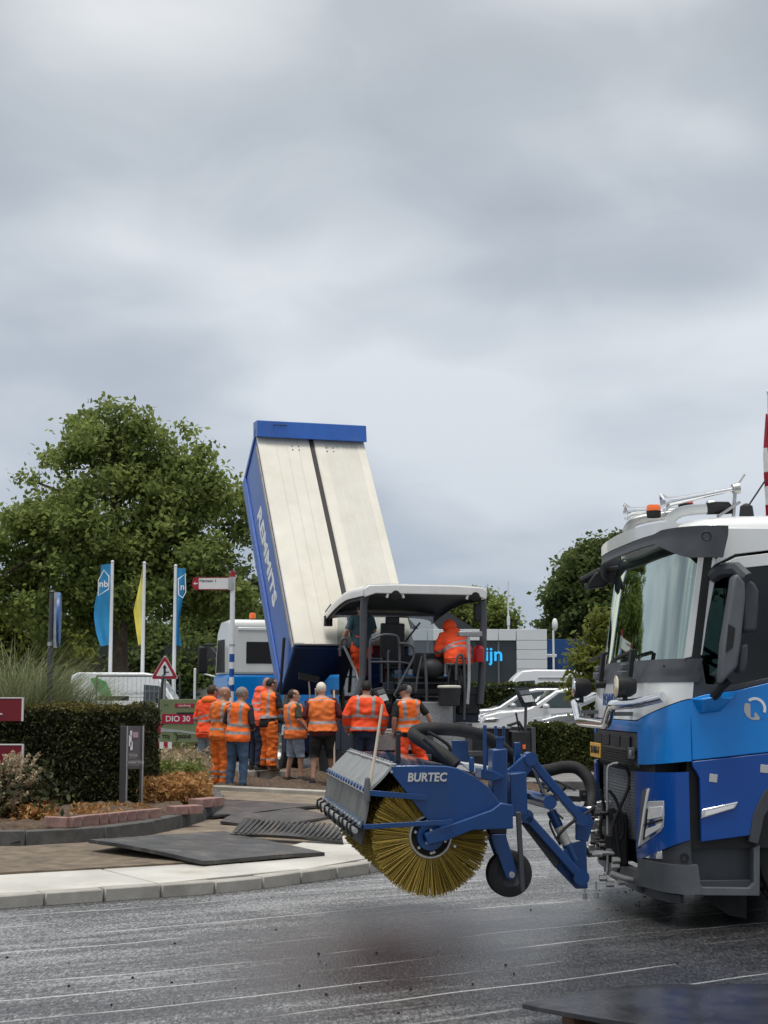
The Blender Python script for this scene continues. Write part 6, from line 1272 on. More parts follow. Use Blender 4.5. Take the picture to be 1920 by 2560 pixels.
# grey company sign in front of the hedge
Y = 20.2; L_, R_ = at(301, 1815, Y), at(357, 1811, Y); o = thing('grey_sign', 'tall grey sign with white blocks standing at the end of the hedge', 'sign', (L_.x, Y, .18)); w_ = R_.x - L_.x; h1 = L_.z - .18; zb = at(330, 1922, Y).z - .18
b = MB(); b.bb(0, .085, 0, .06, -.1, h1); b.build('side_post', M_sgrey, o, bevel=.003); b = MB(); b.bb(.085, .10, -.004, .055, -.1, h1); b.build('post_edge', M_galv, o); b = MB(); b.bb(w_ - .03, w_, .0, .06, -.1, h1); b.build('side_post', M_sgrey, o); MB().bb(w_, w_ + .012, -.004, .06, -.1, h1).build('post_edge', M_galv, o)
pn = MB().bb(.10, w_ - .031, .0, .04, zb, h1).build('panel', mat('sign_mauve', (.10, .085, .092), .35, var=.25, vs=3), o)
for x0, x1, z0, z1, m in ((.115, .15, h1 - .26, h1 - .12, M_swhite), (.13, .155, h1 - .13, h1 - .06, M_swhite), (.135, .165, h1 - .31, h1 - .2, M_swhite), (.165, .235, h1 - .15, h1 - .08, mat('sign_pink', (.42, .28, .34), .5))): MB().bb(x0, x1, -.006, -.001, z0, z1).build('mark', m, pn)
for zt_, tx, ww in ((zb + .17, 'TOOLS', .10), (zb + .08, 'INSPECTION', .17)):
    for dz in (-.03, .03): MB().bb(.11, .11 + ww, -.004, -.001, zt_ + dz - .003, zt_ + dz).build('line', M_sil, pn)
    text(tx, .036, 'lettering', M_swhite, pn, face_matrix((.112, -.002, zt_), (1, 0, 0), (0, 0, 1)), align='LEFT', depth=.001)
# green information board
Y = 33.0; TLc, BRc = at(400, 1748, Y), at(560, 1856, Y); o = thing('information_board', 'grey green board with red labels behind the workers at the left', 'sign', (TLc.x, Y, 0)); w_ = BRc.x - TLc.x; zt, zb = TLc.z, BRc.z
MB().bb(0, w_, 0, .04, zb, zt).build('board', M_sgreen, o, bevel=.006)
for x in (.15, w_ - .2): MB().cyl((x, .08, 0), (x, .08, zt), .04, n=10).build('post', M_galv, o)
def bx_(px): return (px - 400) * Y / FPX
def bz_(py): return at(420, py, Y).z
def lab(px0, px1, py0, py1, m, y=-.008, nm='label'): return MB().bb(bx_(px0), bx_(px1), y, -.001, bz_(py1), bz_(py0)).build(nm, m, o)
lab(437, 485, 1759, 1768, M_sred); lab(496, 540, 1759, 1768, M_sred); lab(406, 484, 1785, 1809, mat('label_crimson', (.36, .006, .04), .45, var=.05)); lab(442, 540, 1781, 1786, M_black, -.010)
text('zandweg', .075, 'lettering', M_swhite, o, face_matrix((bx_(461), -.009, bz_(1763.5)), (1, 0, 0), (0, 0, 1)), depth=.001); text('DIO 30', .17, 'lettering', M_swhite, o, face_matrix((bx_(445), -.009, bz_(1797.5)), (1, 0, 0), (0, 0, 1)), depth=.001, bold=.002)
text('TDJ', .10, 'lettering', M_black, o, face_matrix((bx_(407), -.003, bz_(1842)), (1, 0, 0), (0, 0, 1)), depth=.001, bold=.004, align='LEFT'); text('SIGNS', .10, 'lettering', M_black, o, face_matrix((bx_(447), -.003, bz_(1842)), (1, 0, 0), (0, 0, 1)), depth=.001, bold=.004, align='LEFT'); text('R.A.', .06, 'lettering', M_black, o, face_matrix((bx_(417), -.003, bz_(1763)), (1, 0, 0), (0, 0, 1)), depth=.001)
MB().tube([(bx_(438) + .06 * math.cos(a), -.006, bz_(1842) + .07 * math.sin(a)) for a in [R(-60 + 20 * k) for k in range(9)]] , .012, 6).build('emblem', M_black, o)
MB().prism([(bx_(403), bz_(1820)), (bx_(440), bz_(1824)), (bx_(560), bz_(1840)), (bx_(560), bz_(1848)), (bx_(450), bz_(1830)), (bx_(403), bz_(1830))], 'y', -.005, -.0008).build('pale_band', M_greyband, o)
# red and white barrier boards low in front of the weeds
for k, (px0, px1, py0, py1) in enumerate(((365, 402, 1805, 1835), (388, 430, 1855, 1872))):
    Y = 31.5; a, c = at(px0, py1, Y), at(px1, py0, Y); o = thing('barrier_board', ['white and red barrier board beside the hedge end', 'low red and white barrier board under the green board'][k], 'barrier', (a.x, Y, 0), 0, 'barrier boards'); w_ = c.x - a.x
    for i in range(4): MB().bb(w_ * i / 4, w_ * (i + 1) / 4 - .001, 0, .03, a.z, c.z).build('panel', M_sred if (i + k) % 2 else M_swhite, o)
    for x in (.03, w_ - .03): MB().bb(x - .02, x + .02, .03, .06, 0, c.z).build('leg', M_galv, o)
# mesh fence panels
def fence(px0, px1, Y, label, lean=0):
    a, c = at(px0, 1690, Y), at(px1, 1690, Y); h = a.z; w_ = c.x - a.x; o = thing('mesh_fence', label, 'fence', (a.x, Y, 0), 0, 'temporary mesh fence')
    for x in (0, w_): MB().tube([(x, 0, 0), (x + lean, 0, h)], .024, 8).build('post', M_dgrey, o)
    MB().tube([(lean, 0, h), (w_ + lean, 0, h)], .022, 8).build('rail', M_dgrey, o); MB().tube([(0, 0, .15), (w_, 0, .15)], .022, 8).build('rail', M_dgrey, o)
    b = MB(); n = int(w_ / .11)
    for k in range(1, n): b.tube([(w_ * k / n, 0, .15), (w_ * k / n + lean, 0, h)], .006, 4, cap=False)
    for k in range(1, 5): b.tube([(lean * k / 5, 0, .15 + (h - .15) * k / 5), (w_ + lean * k / 5, 0, .15 + (h - .15) * k / 5)], .006, 4, cap=False)
    b.build('wire_mesh', M_galv, o, kind='stuff'); MB().box((0, 0, .06), (.25, .7, .13)).build('foot', M_conc, o, bevel=.02)
    return o
fence(242, 408, 41, 'mesh fence panel standing in front of the white van'); fence(410, 450, 41.3, 'narrow mesh fence panel beside the warning triangle')
o = thing('fence_post', 'leaning grey tube between the fence and the green board', 'post', gnd(383, 1900, 0)); e_ = at(408, 1690, 32) - Vector(o.location); MB().tube([(0, 0, 0), e_], .03, 8).build('tube', M_dgrey, o); MB().lathe([(.05, 0), (.05, .03), (.03, .04)], (0, 0, 0), (0, 0, 1), 12).build('foot', M_dgrey, o)
p = at(322, 1746, 40.8); q = at(247, 1746, 40.8); MB().beam(q, p, .05, .12).build('barrier_beam', M_black, None, label='short black beam fixed across the mesh fence', cat='beam')
o = thing('white_post', 'thin white post standing left of the tipper cab', 'post', (at(487, 1700, 45).x, 45, 0)); MB().cyl((0, 0, 0), (0, 0, at(487, 1672, 45).z), .035, n=10).build('post', M_pale, o); MB().ell((0, 0, at(487, 1672, 45).z), (.036, .036, .02), 8, 4).build('post_cap', M_pale, o)
# ================================================================== vans and cars
M_car1 = mat('silver_car', (.50, .51, .52), .25, metal=.3, coat=.6, var=.04); M_car2 = mat('white_car', (.66, .67, .68), .28, coat=.7, var=.03); M_car3 = mat('grey_car', (.33, .34, .36), .25, metal=.4, coat=.6, var=.05)
G_car = mat('car_glass', (.025, .042, .046), .06, spec=.8, var=.2, vs=2); M_vanw = mat('van_white', (.75, .76, .77), .3, coat=.6, var=.03)
def car(name, label, cat, loc, rz, L_, W, prof, glassp, m, wheels, r=.34, group=None, lamps=True):
    """prof: side outline (x from the nose back, z); glassp: window openings as outlines on the side"""
    o = thing(name, label, cat, loc, rz, group); n = len(prof); zmax = max(z for _, z in prof)
    def half(z): return W / 2 * (1 - .16 * max(0, (z - .95)) / max(.3, zmax - .95)) * (1 - .03 * max(0, .5 - z) / .5)
    b = MB(); b.loft([[(-x, s * half(z) * k, z) for x, z in prof] for s, k in ((1, 1), (1, .93), (-1, .93), (-1, 1))]); b.build('body', m, o, bevel=.05, seg=3, smooth=50)
    for i, g in enumerate(glassp):
        for s in (1, -1): MB().loft([[(-x, s * (half(z) + .004), z) for x, z in g], [(-x, s * (half(z) - .01), z) for x, z in g]]).build('side_window', G_car, o)
    for x in wheels:
        for s in (1, -1): wheel_asm('wheel', o, (-x, s * (W / 2 - .12), r), r, .2, out=s, bolts=5)
    return o
suv = [(0, .45), (.02, .75), (.12, .98), (.5, 1.08), (1.15, 1.14), (1.35, 1.20), (2.0, 1.62), (2.4, 1.70), (3.4, 1.70), (4.1, 1.60), (4.45, 1.15), (4.6, 1.0), (4.62, .45), (4.3, .25), (.3, .25)]
sg = [[(1.55, 1.18), (2.08, 1.56), (2.6, 1.62), (2.62, 1.18)], [(2.68, 1.18), (2.66, 1.62), (3.35, 1.62), (3.75, 1.45), (3.85, 1.2)]]
def suv_extra(o, m, W=1.86):
    MB().loft([[(-1.36, y, 1.215), (-1.99, y * .9, 1.625)] for y in (.76, -.76)] , cap=False, close=False).build('windscreen', G_car, o)
    b = MB(); b.slab([(-1.34, .74, 1.22), (-1.98, .68, 1.632), (-1.98, -.68, 1.632), (-1.34, -.74, 1.22)], .006); b.build('windscreen', G_car, o)
    for s in (1, -1):
        b = MB(); b.ell((-1.72, s * (W / 2 + .10), 1.22), (.09, .11, .075), 12, 8); b.build('mirror', m, o); b = MB(); b.prism([(-.06, .80), (-.02, .70), (-.45, .80), (-.55, .93), (-.2, .92)], 'y', s * (W / 2 - .3), s * (W / 2 + .006)); b.build('headlight', M_lens, o, bevel=.02)
        for x in (2.65, 3.6): MB().box((-x, s * (W / 2 + .002), .82), (.008, .006, .7)).build('door_gap', M_black, o)
        MB().box((-2.45, s * (W / 2 + .015), 1.02), (.18, .03, .03)).build('door_handle', m, o, bevel=.008); MB().box((-1.9, s * .62, 1.72), (1.8, .04, .03)).build('roof_rail', M_black, o)
    MB().bb(-.06, .03, -.5, .5, .6, .85).build('grille', M_black, o, bevel=.01)
def place_suv(px_m, py_m, Y, m, label, z=0, rz=180):
    a = at(px_m, py_m, Y); dz = max(0, a.z - 1.22); o = car('parked_car', label, 'car', (a.x - 1.72 * 1.0, Y + .9, dz), rz, 4.6, 1.86, suv, sg, m, (.9, 3.65), group='cars parked behind the low hedge'); suv_extra(o, m); return o
place_suv(1282, 1764, 43, M_car1, 'silver car parked farthest from the low hedge, its windscreen showing left of the panel'); place_suv(1364, 1766, 39.5, M_car2, 'white car with teal side window parked in the middle behind the low hedge')
a = at(1340, 1806, 35); car3 = car('parked_car', 'dark silver car nearest the low hedge with only its bonnet in view', 'car', (a.x, 36, .1), 180, 4.6, 1.86, suv, sg, M_car3, (.9, 3.65), group='cars parked behind the low hedge'); suv_extra(car3, M_car3)
van = [(0, .5), (.0, .95), (.15, 1.15), (.45, 1.28), (1.0, 2.08), (1.25, 2.34), (1.7, 2.45), (4.2, 2.46), (4.42, 2.35), (4.5, 2.0), (4.52, .5), (4.3, .3), (.3, .3)]
vg = [[(.66, 1.3), (1.12, 1.95), (1.7, 2.0), (1.7, 1.3)]]
a = at(172, 1690, 58); v = car('van', 'white van with a green leaf on its side behind the mesh fence', 'van', (a.x + 4.5, 59, .0), 0, 4.5, 1.95, van, vg, M_vanw, (.85, 3.5), .36)
b = MB(); b.prism([(-3.70, 2.22), (-3.45, 2.26), (-3.1, 2.10), (-2.92, 1.75), (-2.9, 1.5), (-3.2, 1.55), (-3.5, 1.85)], 'y', -.995, -.985); b.build('leaf_mark', mat('leaf_green', (.06, .30, .10), .4), v); MB().tube([(-3.3, -.99, 2.0), (-2.95, -.995, 1.6), (-2.85, -.995, 1.0)], .012, 6).build('leaf_stem', M_sgreen, v)
text('KLIMAATPROFICIENTEN', .13, 'lettering', M_sgrey, v, face_matrix((-1.85, -.99, 1.66), (1, 0, 0), (0, 0, 1)), depth=.001); MB().bb(-2.45, -1.25, -.99, -.98, 1.52, 1.535).build('line', M_sgrey, v); MB().bb(-3.78, -3.77, -.985, -.97, .6, 2.3).build('door_gap', M_sgrey, v)
for s in (1, -1): MB().box((-1.15, s * 1.08, 1.42), (.12, .16, .22)).build('mirror', M_black, v, bevel=.03)
b = MB(); b.slab([(-.47, .8, 1.3), (-.985, .72, 2.05), (-.985, -.72, 2.05), (-.47, -.8, 1.3)], .006); b.build('windscreen', G_car, v)
v2 = [(0, .5), (.0, .95), (.2, 1.15), (.6, 1.3), (1.15, 2.15), (1.4, 2.38), (1.8, 2.42), (4.6, 2.40), (4.9, 2.3), (4.95, .5), (4.7, .3), (.3, .3)]; a = at(1196, 1712, 49)
v = car('van', 'white van roof showing above the far hedge in front of the grey building', 'van', (a.x - .55, 50, .0), 180, 5, 1.95, v2, [[(.85, 1.4), (1.3, 2.05), (1.8, 2.08), (1.8, 1.4)]], M_vanw, (.85, 3.8), .36)
v.scale = (.64, 1, 1)
v.scale = (1, 1, 1); v.location.x = a.x; 
for z in (2.15, 2.0): MB().bb(-4.7, -1.9, .84, .86 + (2.2 - z) * .2, z, z + .02).build('roof_line', M_galv, v)
# ================================================================== buildings
M_panel = mat('facade_panel', (.66, .68, .71), .5, metal=.0, var=.05, vs=.6); M_joint = mat('panel_joint', (.14, .15, .17), .6); M_bblue = mat('facade_blue', (.008, .055, .20), .5, var=.05, vs=.6); G_dark = mat('dark_window', (.03, .038, .042), .12, spec=.6, var=.2, vs=.5)
Y = 75
def X_(px, Y=Y): return at(px, 1650, Y).x
def Z_(py, Y=Y): return at(1250, py, Y).z
o = thing('grey_building', 'flat roofed building clad in pale grey panels with blue letters in its window', 'building', (X_(980), Y, 0)); ox = X_(980); zt = Z_(1573)
MB().bb(.05, X_(1368) - ox - .05, .25, 14, 0, zt - .1).build('wall', M_joint, o)
for k in range(7):
    x0, x1 = X_(980) - ox + (X_(1291) - X_(980)) * k / 7, X_(980) - ox + (X_(1291) - X_(980)) * (k + 1) / 7; MB().bb(x0 + .01, x1 - .01, 0, .25, Z_(1601), zt).build('panel', M_panel, o, bevel=.01)
    MB().bb(x0 + .01, x1 - .01, 0, .25, 0, .9).build('panel', M_panel, o, bevel=.01)
    wn_ = MB().bb(x0 + .05, x1 - .05, .16, .22, .92, Z_(1603)).build('window', G_dark, o); MB().bb(x0 - .04, x0 + .04, .05, .24, .92, Z_(1603)).build('mullion', M_joint, wn_)
for i, (a_, c_) in enumerate(((1573, 1600.5), (1601.5, 1624), (1625, 1648), (1649, 1672), (1673, 1700), (1701, 1735))): MB().bb(X_(1292) - ox, X_(1368) - ox, 0, .25, Z_(c_), Z_(a_)).build('panel', M_panel, o, bevel=.01)
MB().bb(X_(1292) - ox, X_(1368) - ox, 0, .25, 0, Z_(1736)).build('panel', M_panel, o)
text('ijn', .95, 'lettering', mat('letter_blue', (.03, .42, .85), .4, emit=.35), o, face_matrix((X_(1235) - ox, .02, Z_(1637)), (1, 0, 0), (0, 0, 1)), depth=.03, bold=.012)
o = thing('blue_building', 'dark blue flat building beside the grey panelled one', 'building', (X_(1369, 77), 77, 0)); 
for k in range(3):
    for i in range(3): MB().bb(k * 2.4 + .01, k * 2.4 + 2.39, 0, .2, Z_(1598, 77) * i / 3 + .006, Z_(1598, 77) * (i + 1) / 3 - .006).build('panel', M_bblue, o, bevel=.01)
MB().bb(.05, 7.1, .2, 10, 0, Z_(1600, 77)).build('wall', M_bblue, o)
MB().box((-.1, -.3, Z_(1640, 77)), (1.0, .5, .16)).build('wall_lamp', M_panel, o, bevel=.03)
o = thing('dark_roof_house', 'dark pitched roof with a pale skylight behind the grey building', 'house', (X_(1075, 92), 92, 0)); zr, ze = at(1075, 1528, 92).z, at(1075, 1590, 92).z; MB().bb(-3, 3, 0, 8, 0, ze).build('wall', M_conc, o); rf_ = MB().prism([(-3.3, ze), (3.3, ze), (1.0, zr), (-1.6, zr)], 'y', -.4, 8.4).build('roof', mat('slate', (.05, .052, .058), .6), o); MB().slab([(-1.6, -.45, zr - .1), (-.4, -.45, zr - .1), (.7, -.45, ze + .2), (-.5, -.45, ze + .2)], .05).build('skylight', M_panel, rf_)
o = thing('white_house', 'low white house half hidden behind the flags and the big tree trunk', 'house', (at(380, 1700, 82).x, 82, 0)); MB().bb(-4.2, 4, 0, 7, 0, 2.7).build('wall', M_white, o); MB().prism([(-4.6, 2.7), (4.4, 2.7), (3.0, 4.2), (-3.2, 4.2)], 'y', -.4, 7.4).build('roof', mat('slate', (.05, .052, .058), .6), o)
for x in (-3, -1, 1.4): w_ = MB().bb(x, x + .9, -.03, .02, 1.0, 2.2).build('window', G_dark, o); MB().bb(x + .42, x + .48, -.05, -.031, 1.0, 2.2).build('frame', M_swhite, w_)
o = thing('radio_mast', 'thin pale mast rising behind the grey building', 'mast', (X_(1272, 84), 84, 0)); zz = at(1272, 1452, 84).z; MB().tube([(0, 0, 0), (0, 0, zz * .6), (0, 0, zz)], [.10, .07, .03], 8).build('mast', M_pale, o); MB().box((0, 0, zz * .72), (.16, .16, .5)).build('aerial', M_pale, o)
o = thing('lamp_post', 'small white globe lamp beside the blue building', 'lamp', (X_(1384, 72), 72, 0)); zz = at(1384, 1575, 72).z; MB().cyl((0, 0, 0), (0, 0, zz), .05, n=8).build('post', M_pale, o); MB().ell((.08, 0, zz + .25), (.14, .14, .3), 12, 8).build('globe', M_swhite, o)
# ================================================================== trees, hedges, grasses
def leaf_mesh(name, P, size, asp=1.5, up=.35, m=None):
    """one folded four-point leaf at every point"""
    n = len(P); d = RNG.normal(size=(n, 3)); d /= np.linalg.norm(d, axis=1, keepdims=True); nr = RNG.normal(size=(n, 3)); nr[:, 2] += up * 3; nr -= d * (nr * d).sum(1, keepdims=True); nr /= np.linalg.norm(nr, axis=1, keepdims=True); s = np.cross(d, nr)
    sz = (size * RNG.uniform(.65, 1.35, n))[:, None]; L_ = sz * asp * .5; W_ = sz * .5
    V = np.stack([P - d * L_, P + s * W_ + nr * sz * .12, P + d * L_, P - s * W_ + nr * sz * .12], 1).reshape(-1, 3)
    me = bpy.data.meshes.new(name); me.vertices.add(4 * n); me.vertices.foreach_set('co', V.astype(np.float32).ravel()); me.loops.add(4 * n); me.polygons.add(n)
    me.loops.foreach_set('vertex_index', np.arange(4 * n, dtype=np.int32)); me.polygons.foreach_set('loop_start', np.arange(0, 4 * n, 4, dtype=np.int32)); me.update(calc_edges=True); me.validate()
    if m: me.materials.append(m)
    return me
M_bark = mat('bark', (.085, .065, .048), .9, var=.4, vs=3, bump=.8, bs=12)
def tree(name, label, base, blobs, nc, nl, leaf, m, trunk_r=.25, fork=.35, group=None, clump=(.55, 1.0), shell=.55, seed=1, asp=1.5, lean=(0, 0), nb=26):
    """blobs: (centre, radii) in metres from the base; clumps of leaves spread through them, limbs run to the clumps"""
    r = np.random.default_rng(seed); o = thing(name, label, 'tree', base, 0, group); vol = np.array([b[1][0] * b[1][1] * b[1][2] for b in blobs]); C = []
    for i, (c, q) in enumerate(blobs):
        k = max(4, int(nc * vol[i] / vol.sum())); d = r.normal(size=(k, 3)); d /= np.linalg.norm(d, axis=1, keepdims=True); rad = r.uniform(shell ** 2, 1.0, k) ** .5 * r.uniform(.88, 1.08, k); C.append(np.array(c) + d * rad[:, None] * np.array(q))
    C = np.concatenate(C); cr = r.uniform(clump[0], clump[1], len(C)); P = []
    for c, q in zip(C, cr):
        k = int(nl * r.uniform(.6, 1.4) * (q / clump[1]) ** 2); d = r.normal(size=(k, 3)) * np.array([.55, .55, .40]) * q; P.append(c + d)
    P = np.concatenate(P); P = P[P[:, 2] > .6]; link('crown', leaf_mesh('crown', P, leaf, asp, m=m), o, smooth=0)
    top = np.array(blobs[0][0]); f = Vector((lean[0], lean[1], max(1.2, blobs[0][0][2] - blobs[0][1][2] * (1 - fork)))); b = MB(); b.tube(spline([(0, 0, -.1), (lean[0] * .3, lean[1] * .3, f.z * .4), f, Vector(top) * .6 + f * .4, Vector(top) + Vector((0, 0, blobs[0][1][2] * .5))], 6), [trunk_r * (1.25 - .045 * i) for i in range(25)], 12); b.build('trunk', M_bark, o)
    for k in r.choice(len(C), min(nb, len(C)), replace=False):
        c = Vector(C[k]); s0 = f.lerp(Vector(top), r.uniform(0, .7)); mid = s0.lerp(c, .5) + Vector((0, 0, .12 * (c - s0).length)); P_ = spline([s0, mid, c], 5); MB().tube(P_, [trunk_r * (.42 - .036 * i) for i in range(11)], 6).build('limb', M_bark, o)
    return o
LF1 = leafmat('leaf_green', (.085, .118, .036), (.345, .41, .12), .54); LF2 = leafmat('leaf_dark', (.045, .07, .022), (.20, .25, .075), .5); LF3 = leafmat('leaf_olive', (.07, .09, .018), (.30, .32, .07), .5); LF4 = leafmat('leaf_poplar', (.03, .05, .028), (.13, .17, .085), .45); LF5 = leafmat('leaf_yew', (.008, .015, .006), (.085, .088, .034), .2); LF6 = leafmat('leaf_hornbeam', (.018, .032, .008), (.11, .125, .036), .25)
LF7 = leafmat('leaf_yewtop', (.05, .05, .012), (.16, .13, .035), .3)
S68 = 66 / FPX
def rel(px, py, Y, base): p = at(px, py, Y); return (p.x - base[0], 0, p.z)
Y = 66; bs = (at(300, 1700, Y).x, Y, 0)
tree('broadleaf_tree', 'large broad green tree towering behind the flags', bs, [(rel(290, 1300, Y, bs), (4.3, 4.0, 4.8)), (rel(120, 1420, Y, bs), (3.0, 3.2, 3.2)), (rel(470, 1330, Y, bs), (2.9, 3.2, 3.8)), (rel(540, 1480, Y, bs), (1.7, 2.4, 2.0)), (rel(330, 1480, Y, bs), (3.6, 3.0, 2.0)), (rel(20, 1400, Y, bs), (2.4, 2.6, 2.2)), (rel(270, 1100, Y, bs), (2.4, 2.4, 1.6))], 400, 300, .165, LF1, .40, group='trees in the background', clump=(.42, .9), shell=.5, seed=3, lean=(-.1, 0), nb=46)
for i, (px, top, Y, w_, m, lab, sd_) in enumerate(((40, 1490, 78, 3.2, LF3, 'yellow green tree low at the left edge behind the grasses', 5), (205, 1560, 84, 3.4, LF2, 'dark tree behind the first blue flag', 6), (420, 1560, 84, 3.2, LF2, 'dark tree behind the third flag and the house', 7), (545, 1500, 90, 3.0, LF2, 'dark tree behind the tipper cab mirror', 8))):
    z = at(px, top, Y).z; bs = (at(px, 1700, Y).x, Y, 0); tree('background_tree', lab, bs, [((0, 0, z * .52), (w_, w_, z * .46))], 110, 330, .2, m, .2, group='trees in the background', clump=(.6, 1.1), shell=.4, seed=sd_, nb=14)
for i, (px, top, Y, w_, lab) in enumerate(((618, 1395, 98, 1.35, 'tall slender poplar just left of the raised tipper body'), (566, 1465, 96, 1.2, 'shorter poplar between the big tree and the tall one'), (655, 1490, 100, 1.3, 'poplar half covered by the raised tipper body'), (500, 1560, 94, 1.5, 'low poplar behind the white arrow sign'))):
    z = at(px, top, Y).z; bs = (at(px, 1700, Y).x, Y, 0); tree('poplar_tree', lab, bs, [((0, 0, z * .36), (w_ * 1.3, w_ * 1.3, z * .34)), ((0, 0, z * .72), (w_ * .8, w_ * .8, z * .28))], 70, 240, .22, LF4, .16, group='poplars in the background', clump=(.45, .8), shell=.3, seed=20 + i, nb=10)
Y = 86; bs = (at(1500, 1700, Y).x, Y, 0)
tree('background_tree', 'dense dark tree behind the truck windscreen', bs, [(rel(1500, 1480, Y, bs), (3.0, 3, 3.4)), (rel(1430, 1545, Y, bs), (1.7, 2.4, 2.2)), (rel(1420, 1600, Y, bs), (1.6, 2, 1.3)), (rel(1550, 1440, Y, bs), (2.4, 2.6, 2.2)), (rel(1640, 1520, Y, bs), (2.8, 2.8, 2.8))], 260, 260, .19, LF2, .25, group='trees in the background', clump=(.4, .8), shell=.4, seed=9, nb=20)
Y = 96; bs = (at(1175, 1700, Y).x, Y, 0); tree('background_tree', 'green tree behind the grey building seen past the paver post', bs, [(rel(1175, 1545, Y, bs), (2.2, 2.4, 1.9)), (rel(1252, 1552, Y, bs), (1.3, 2.0, 1.3)), (rel(1120, 1560, Y, bs), (1.6, 2, 1.6)), (rel(1175, 1620, Y, bs), (2.4, 2, 1.5))], 130, 300, .19, LF1, .2, group='trees in the background', clump=(.45, .8), shell=.4, seed=10, nb=12)
Y = 34; bs = (at(1480, 1700, Y).x, Y, 0); tree('young_tree', 'young yellow green tree between the blue building and the truck', bs, [(rel(1485, 1640, Y, bs), (.50, .5, .62)), (rel(1475, 1735, Y, bs), (.55, .5, .45)), (rel(1500, 1570, Y, bs), (.30, .3, .4))], 95, 60, .075, LF3, .045, clump=(.14, .3), shell=.2, seed=12, asp=2.4, nb=40)
# ---- hedges
def hedge(label, x0, x1, y0, y1, z1, m, n, leaf, mtop=None, z0=.05, rough=.05):
    o = thing('hedge', label, 'hedge', ((x0 + x1) / 2, (y0 + y1) / 2, 0)); cx_, cy_ = (x0 + x1) / 2, (y0 + y1) / 2; i = .10
    MB().bb(x0 - cx_ + i, x1 - cx_ - i, y0 - cy_ + i, y1 - cy_ - i, z0, z1 - i).build('branch_core', mat('hedge_core', (.012, .013, .008), .95, var=.4), o, bevel=.08)
    lx, ly, lz = x1 - x0, y1 - y0, z1 - z0; A = np.array([lx * lz, lx * ly, ly * lz, ly * lz]); k = (n * A / A.sum()).astype(int); P = []
    u, v = RNG.uniform(0, 1, (2, k[0])); P.append(np.stack([x0 + u * lx, y0 + 0 * u, z0 + v * lz], 1)); u, v = RNG.uniform(0, 1, (2, k[1])); TP_ = np.stack([x0 + u * lx, y0 + v * ly, z1 + 0 * u], 1); u, v = RNG.uniform(0, 1, (2, k[2])); P.append(np.stack([x1 + 0 * u, y0 + u * ly, z0 + v * lz], 1)); u, v = RNG.uniform(0, 1, (2, k[3])); P.append(np.stack([x0 + 0 * u, y0 + u * ly, z0 + v * lz], 1))
    off = np.array([cx_, cy_, 0])
    def jig(Q): 
        w = .5 * np.sin(Q[:, :1] * 5.1 + Q[:, 2:] * 3.7) + .5 * np.sin(Q[:, :1] * 11.3 - Q[:, 2:] * 8.9 + 1) ; d = np.array([(Q[:, 0] - cx_) / lx, (Q[:, 1] - cy_) / ly, (Q[:, 2] - z1 / 2) / lz]).T; d /= np.linalg.norm(d, axis=1, keepdims=True) + 1e-6
        e = np.maximum(0, Q[:, 2:] - (z1 - .14)) * np.sign(Q[:, :1] - cx_) * (np.abs(Q[:, :1] - cx_) > lx / 2 - .1) * np.array([[-.5, 0, 0]])
        return Q + d * w * rough + RNG.normal(0, rough * .55, Q.shape) + e
    me = leaf_mesh('foliage', jig(np.concatenate(P)) - off, leaf, 1.9, m=m); link('foliage', me, o, smooth=0); me = leaf_mesh('top_foliage', jig(TP_) - off, leaf, 1.9, m=mtop or m); link('top_foliage', me, o, smooth=0); return o
xr = at(352, 1800, 20.9).x
hedge('tall clipped dark yew hedge at the left', -9.0, xr, 20.7, 22.4, at(200, 1775, 20.8).z, LF5, 120000, .028, LF7, z0=.15)
hedge('low clipped hedge in front of the parked cars', at(1332, 1850, 31.5).x, 9.5, 31.5, 32.6, at(1400, 1817, 31.5).z, LF6, 42000, .045, LF6)
hedge('far clipped hedge below the white van roof', at(1165, 1750, 46).x, 8.5, 46, 47.2, at(1300, 1714, 46).z, LF6, 24000, .07, LF6)
# ---- grasses and weeds
def blades(name, pts, hmin, hmax, droop, w, m, parent, seg=5):
    V = []; Fc = []
    for p in pts:
        h = random.uniform(hmin, hmax); a = random.uniform(0, 2 * math.pi); d = Vector((math.cos(a), math.sin(a), 0)); s = Vector((-math.sin(a), math.cos(a), 0)); k = random.uniform(.4, 1) * droop; i0 = len(V)
        for j in range(seg + 1):
            t = j / seg; q = Vector(p) + d * (h * k * t ** 1.8) + Vector((0, 0, h * (t - .45 * k * t ** 2.6))); ww = w * (1 - t) ** .7 * .5 + .0015
            V += [tuple(q - s * ww), tuple(q + s * ww)]
        Fc += [(i0 + 2 * j, i0 + 2 * j + 1, i0 + 2 * j + 3, i0 + 2 * j + 2) for j in range(seg)]
    me = bpy.data.meshes.new(name); me.from_pydata(V, [], Fc); me.materials.append(m); return link(name, me, parent, smooth=0)
GR1 = leafmat('pampas_blade', (.10, .13, .055), (.34, .36, .20), .35); GR2 = leafmat('weed_green', (.06, .085, .018), (.22, .25, .07), .35); GR3 = leafmat('weed_straw', (.20, .15, .085), (.50, .41, .27), .3); GR4 = leafmat('dry_orange', (.12, .06, .02), (.60, .33, .13), .35); GR5 = leafmat('dry_blossom', (.30, .23, .14), (.62, .52, .36), .3)
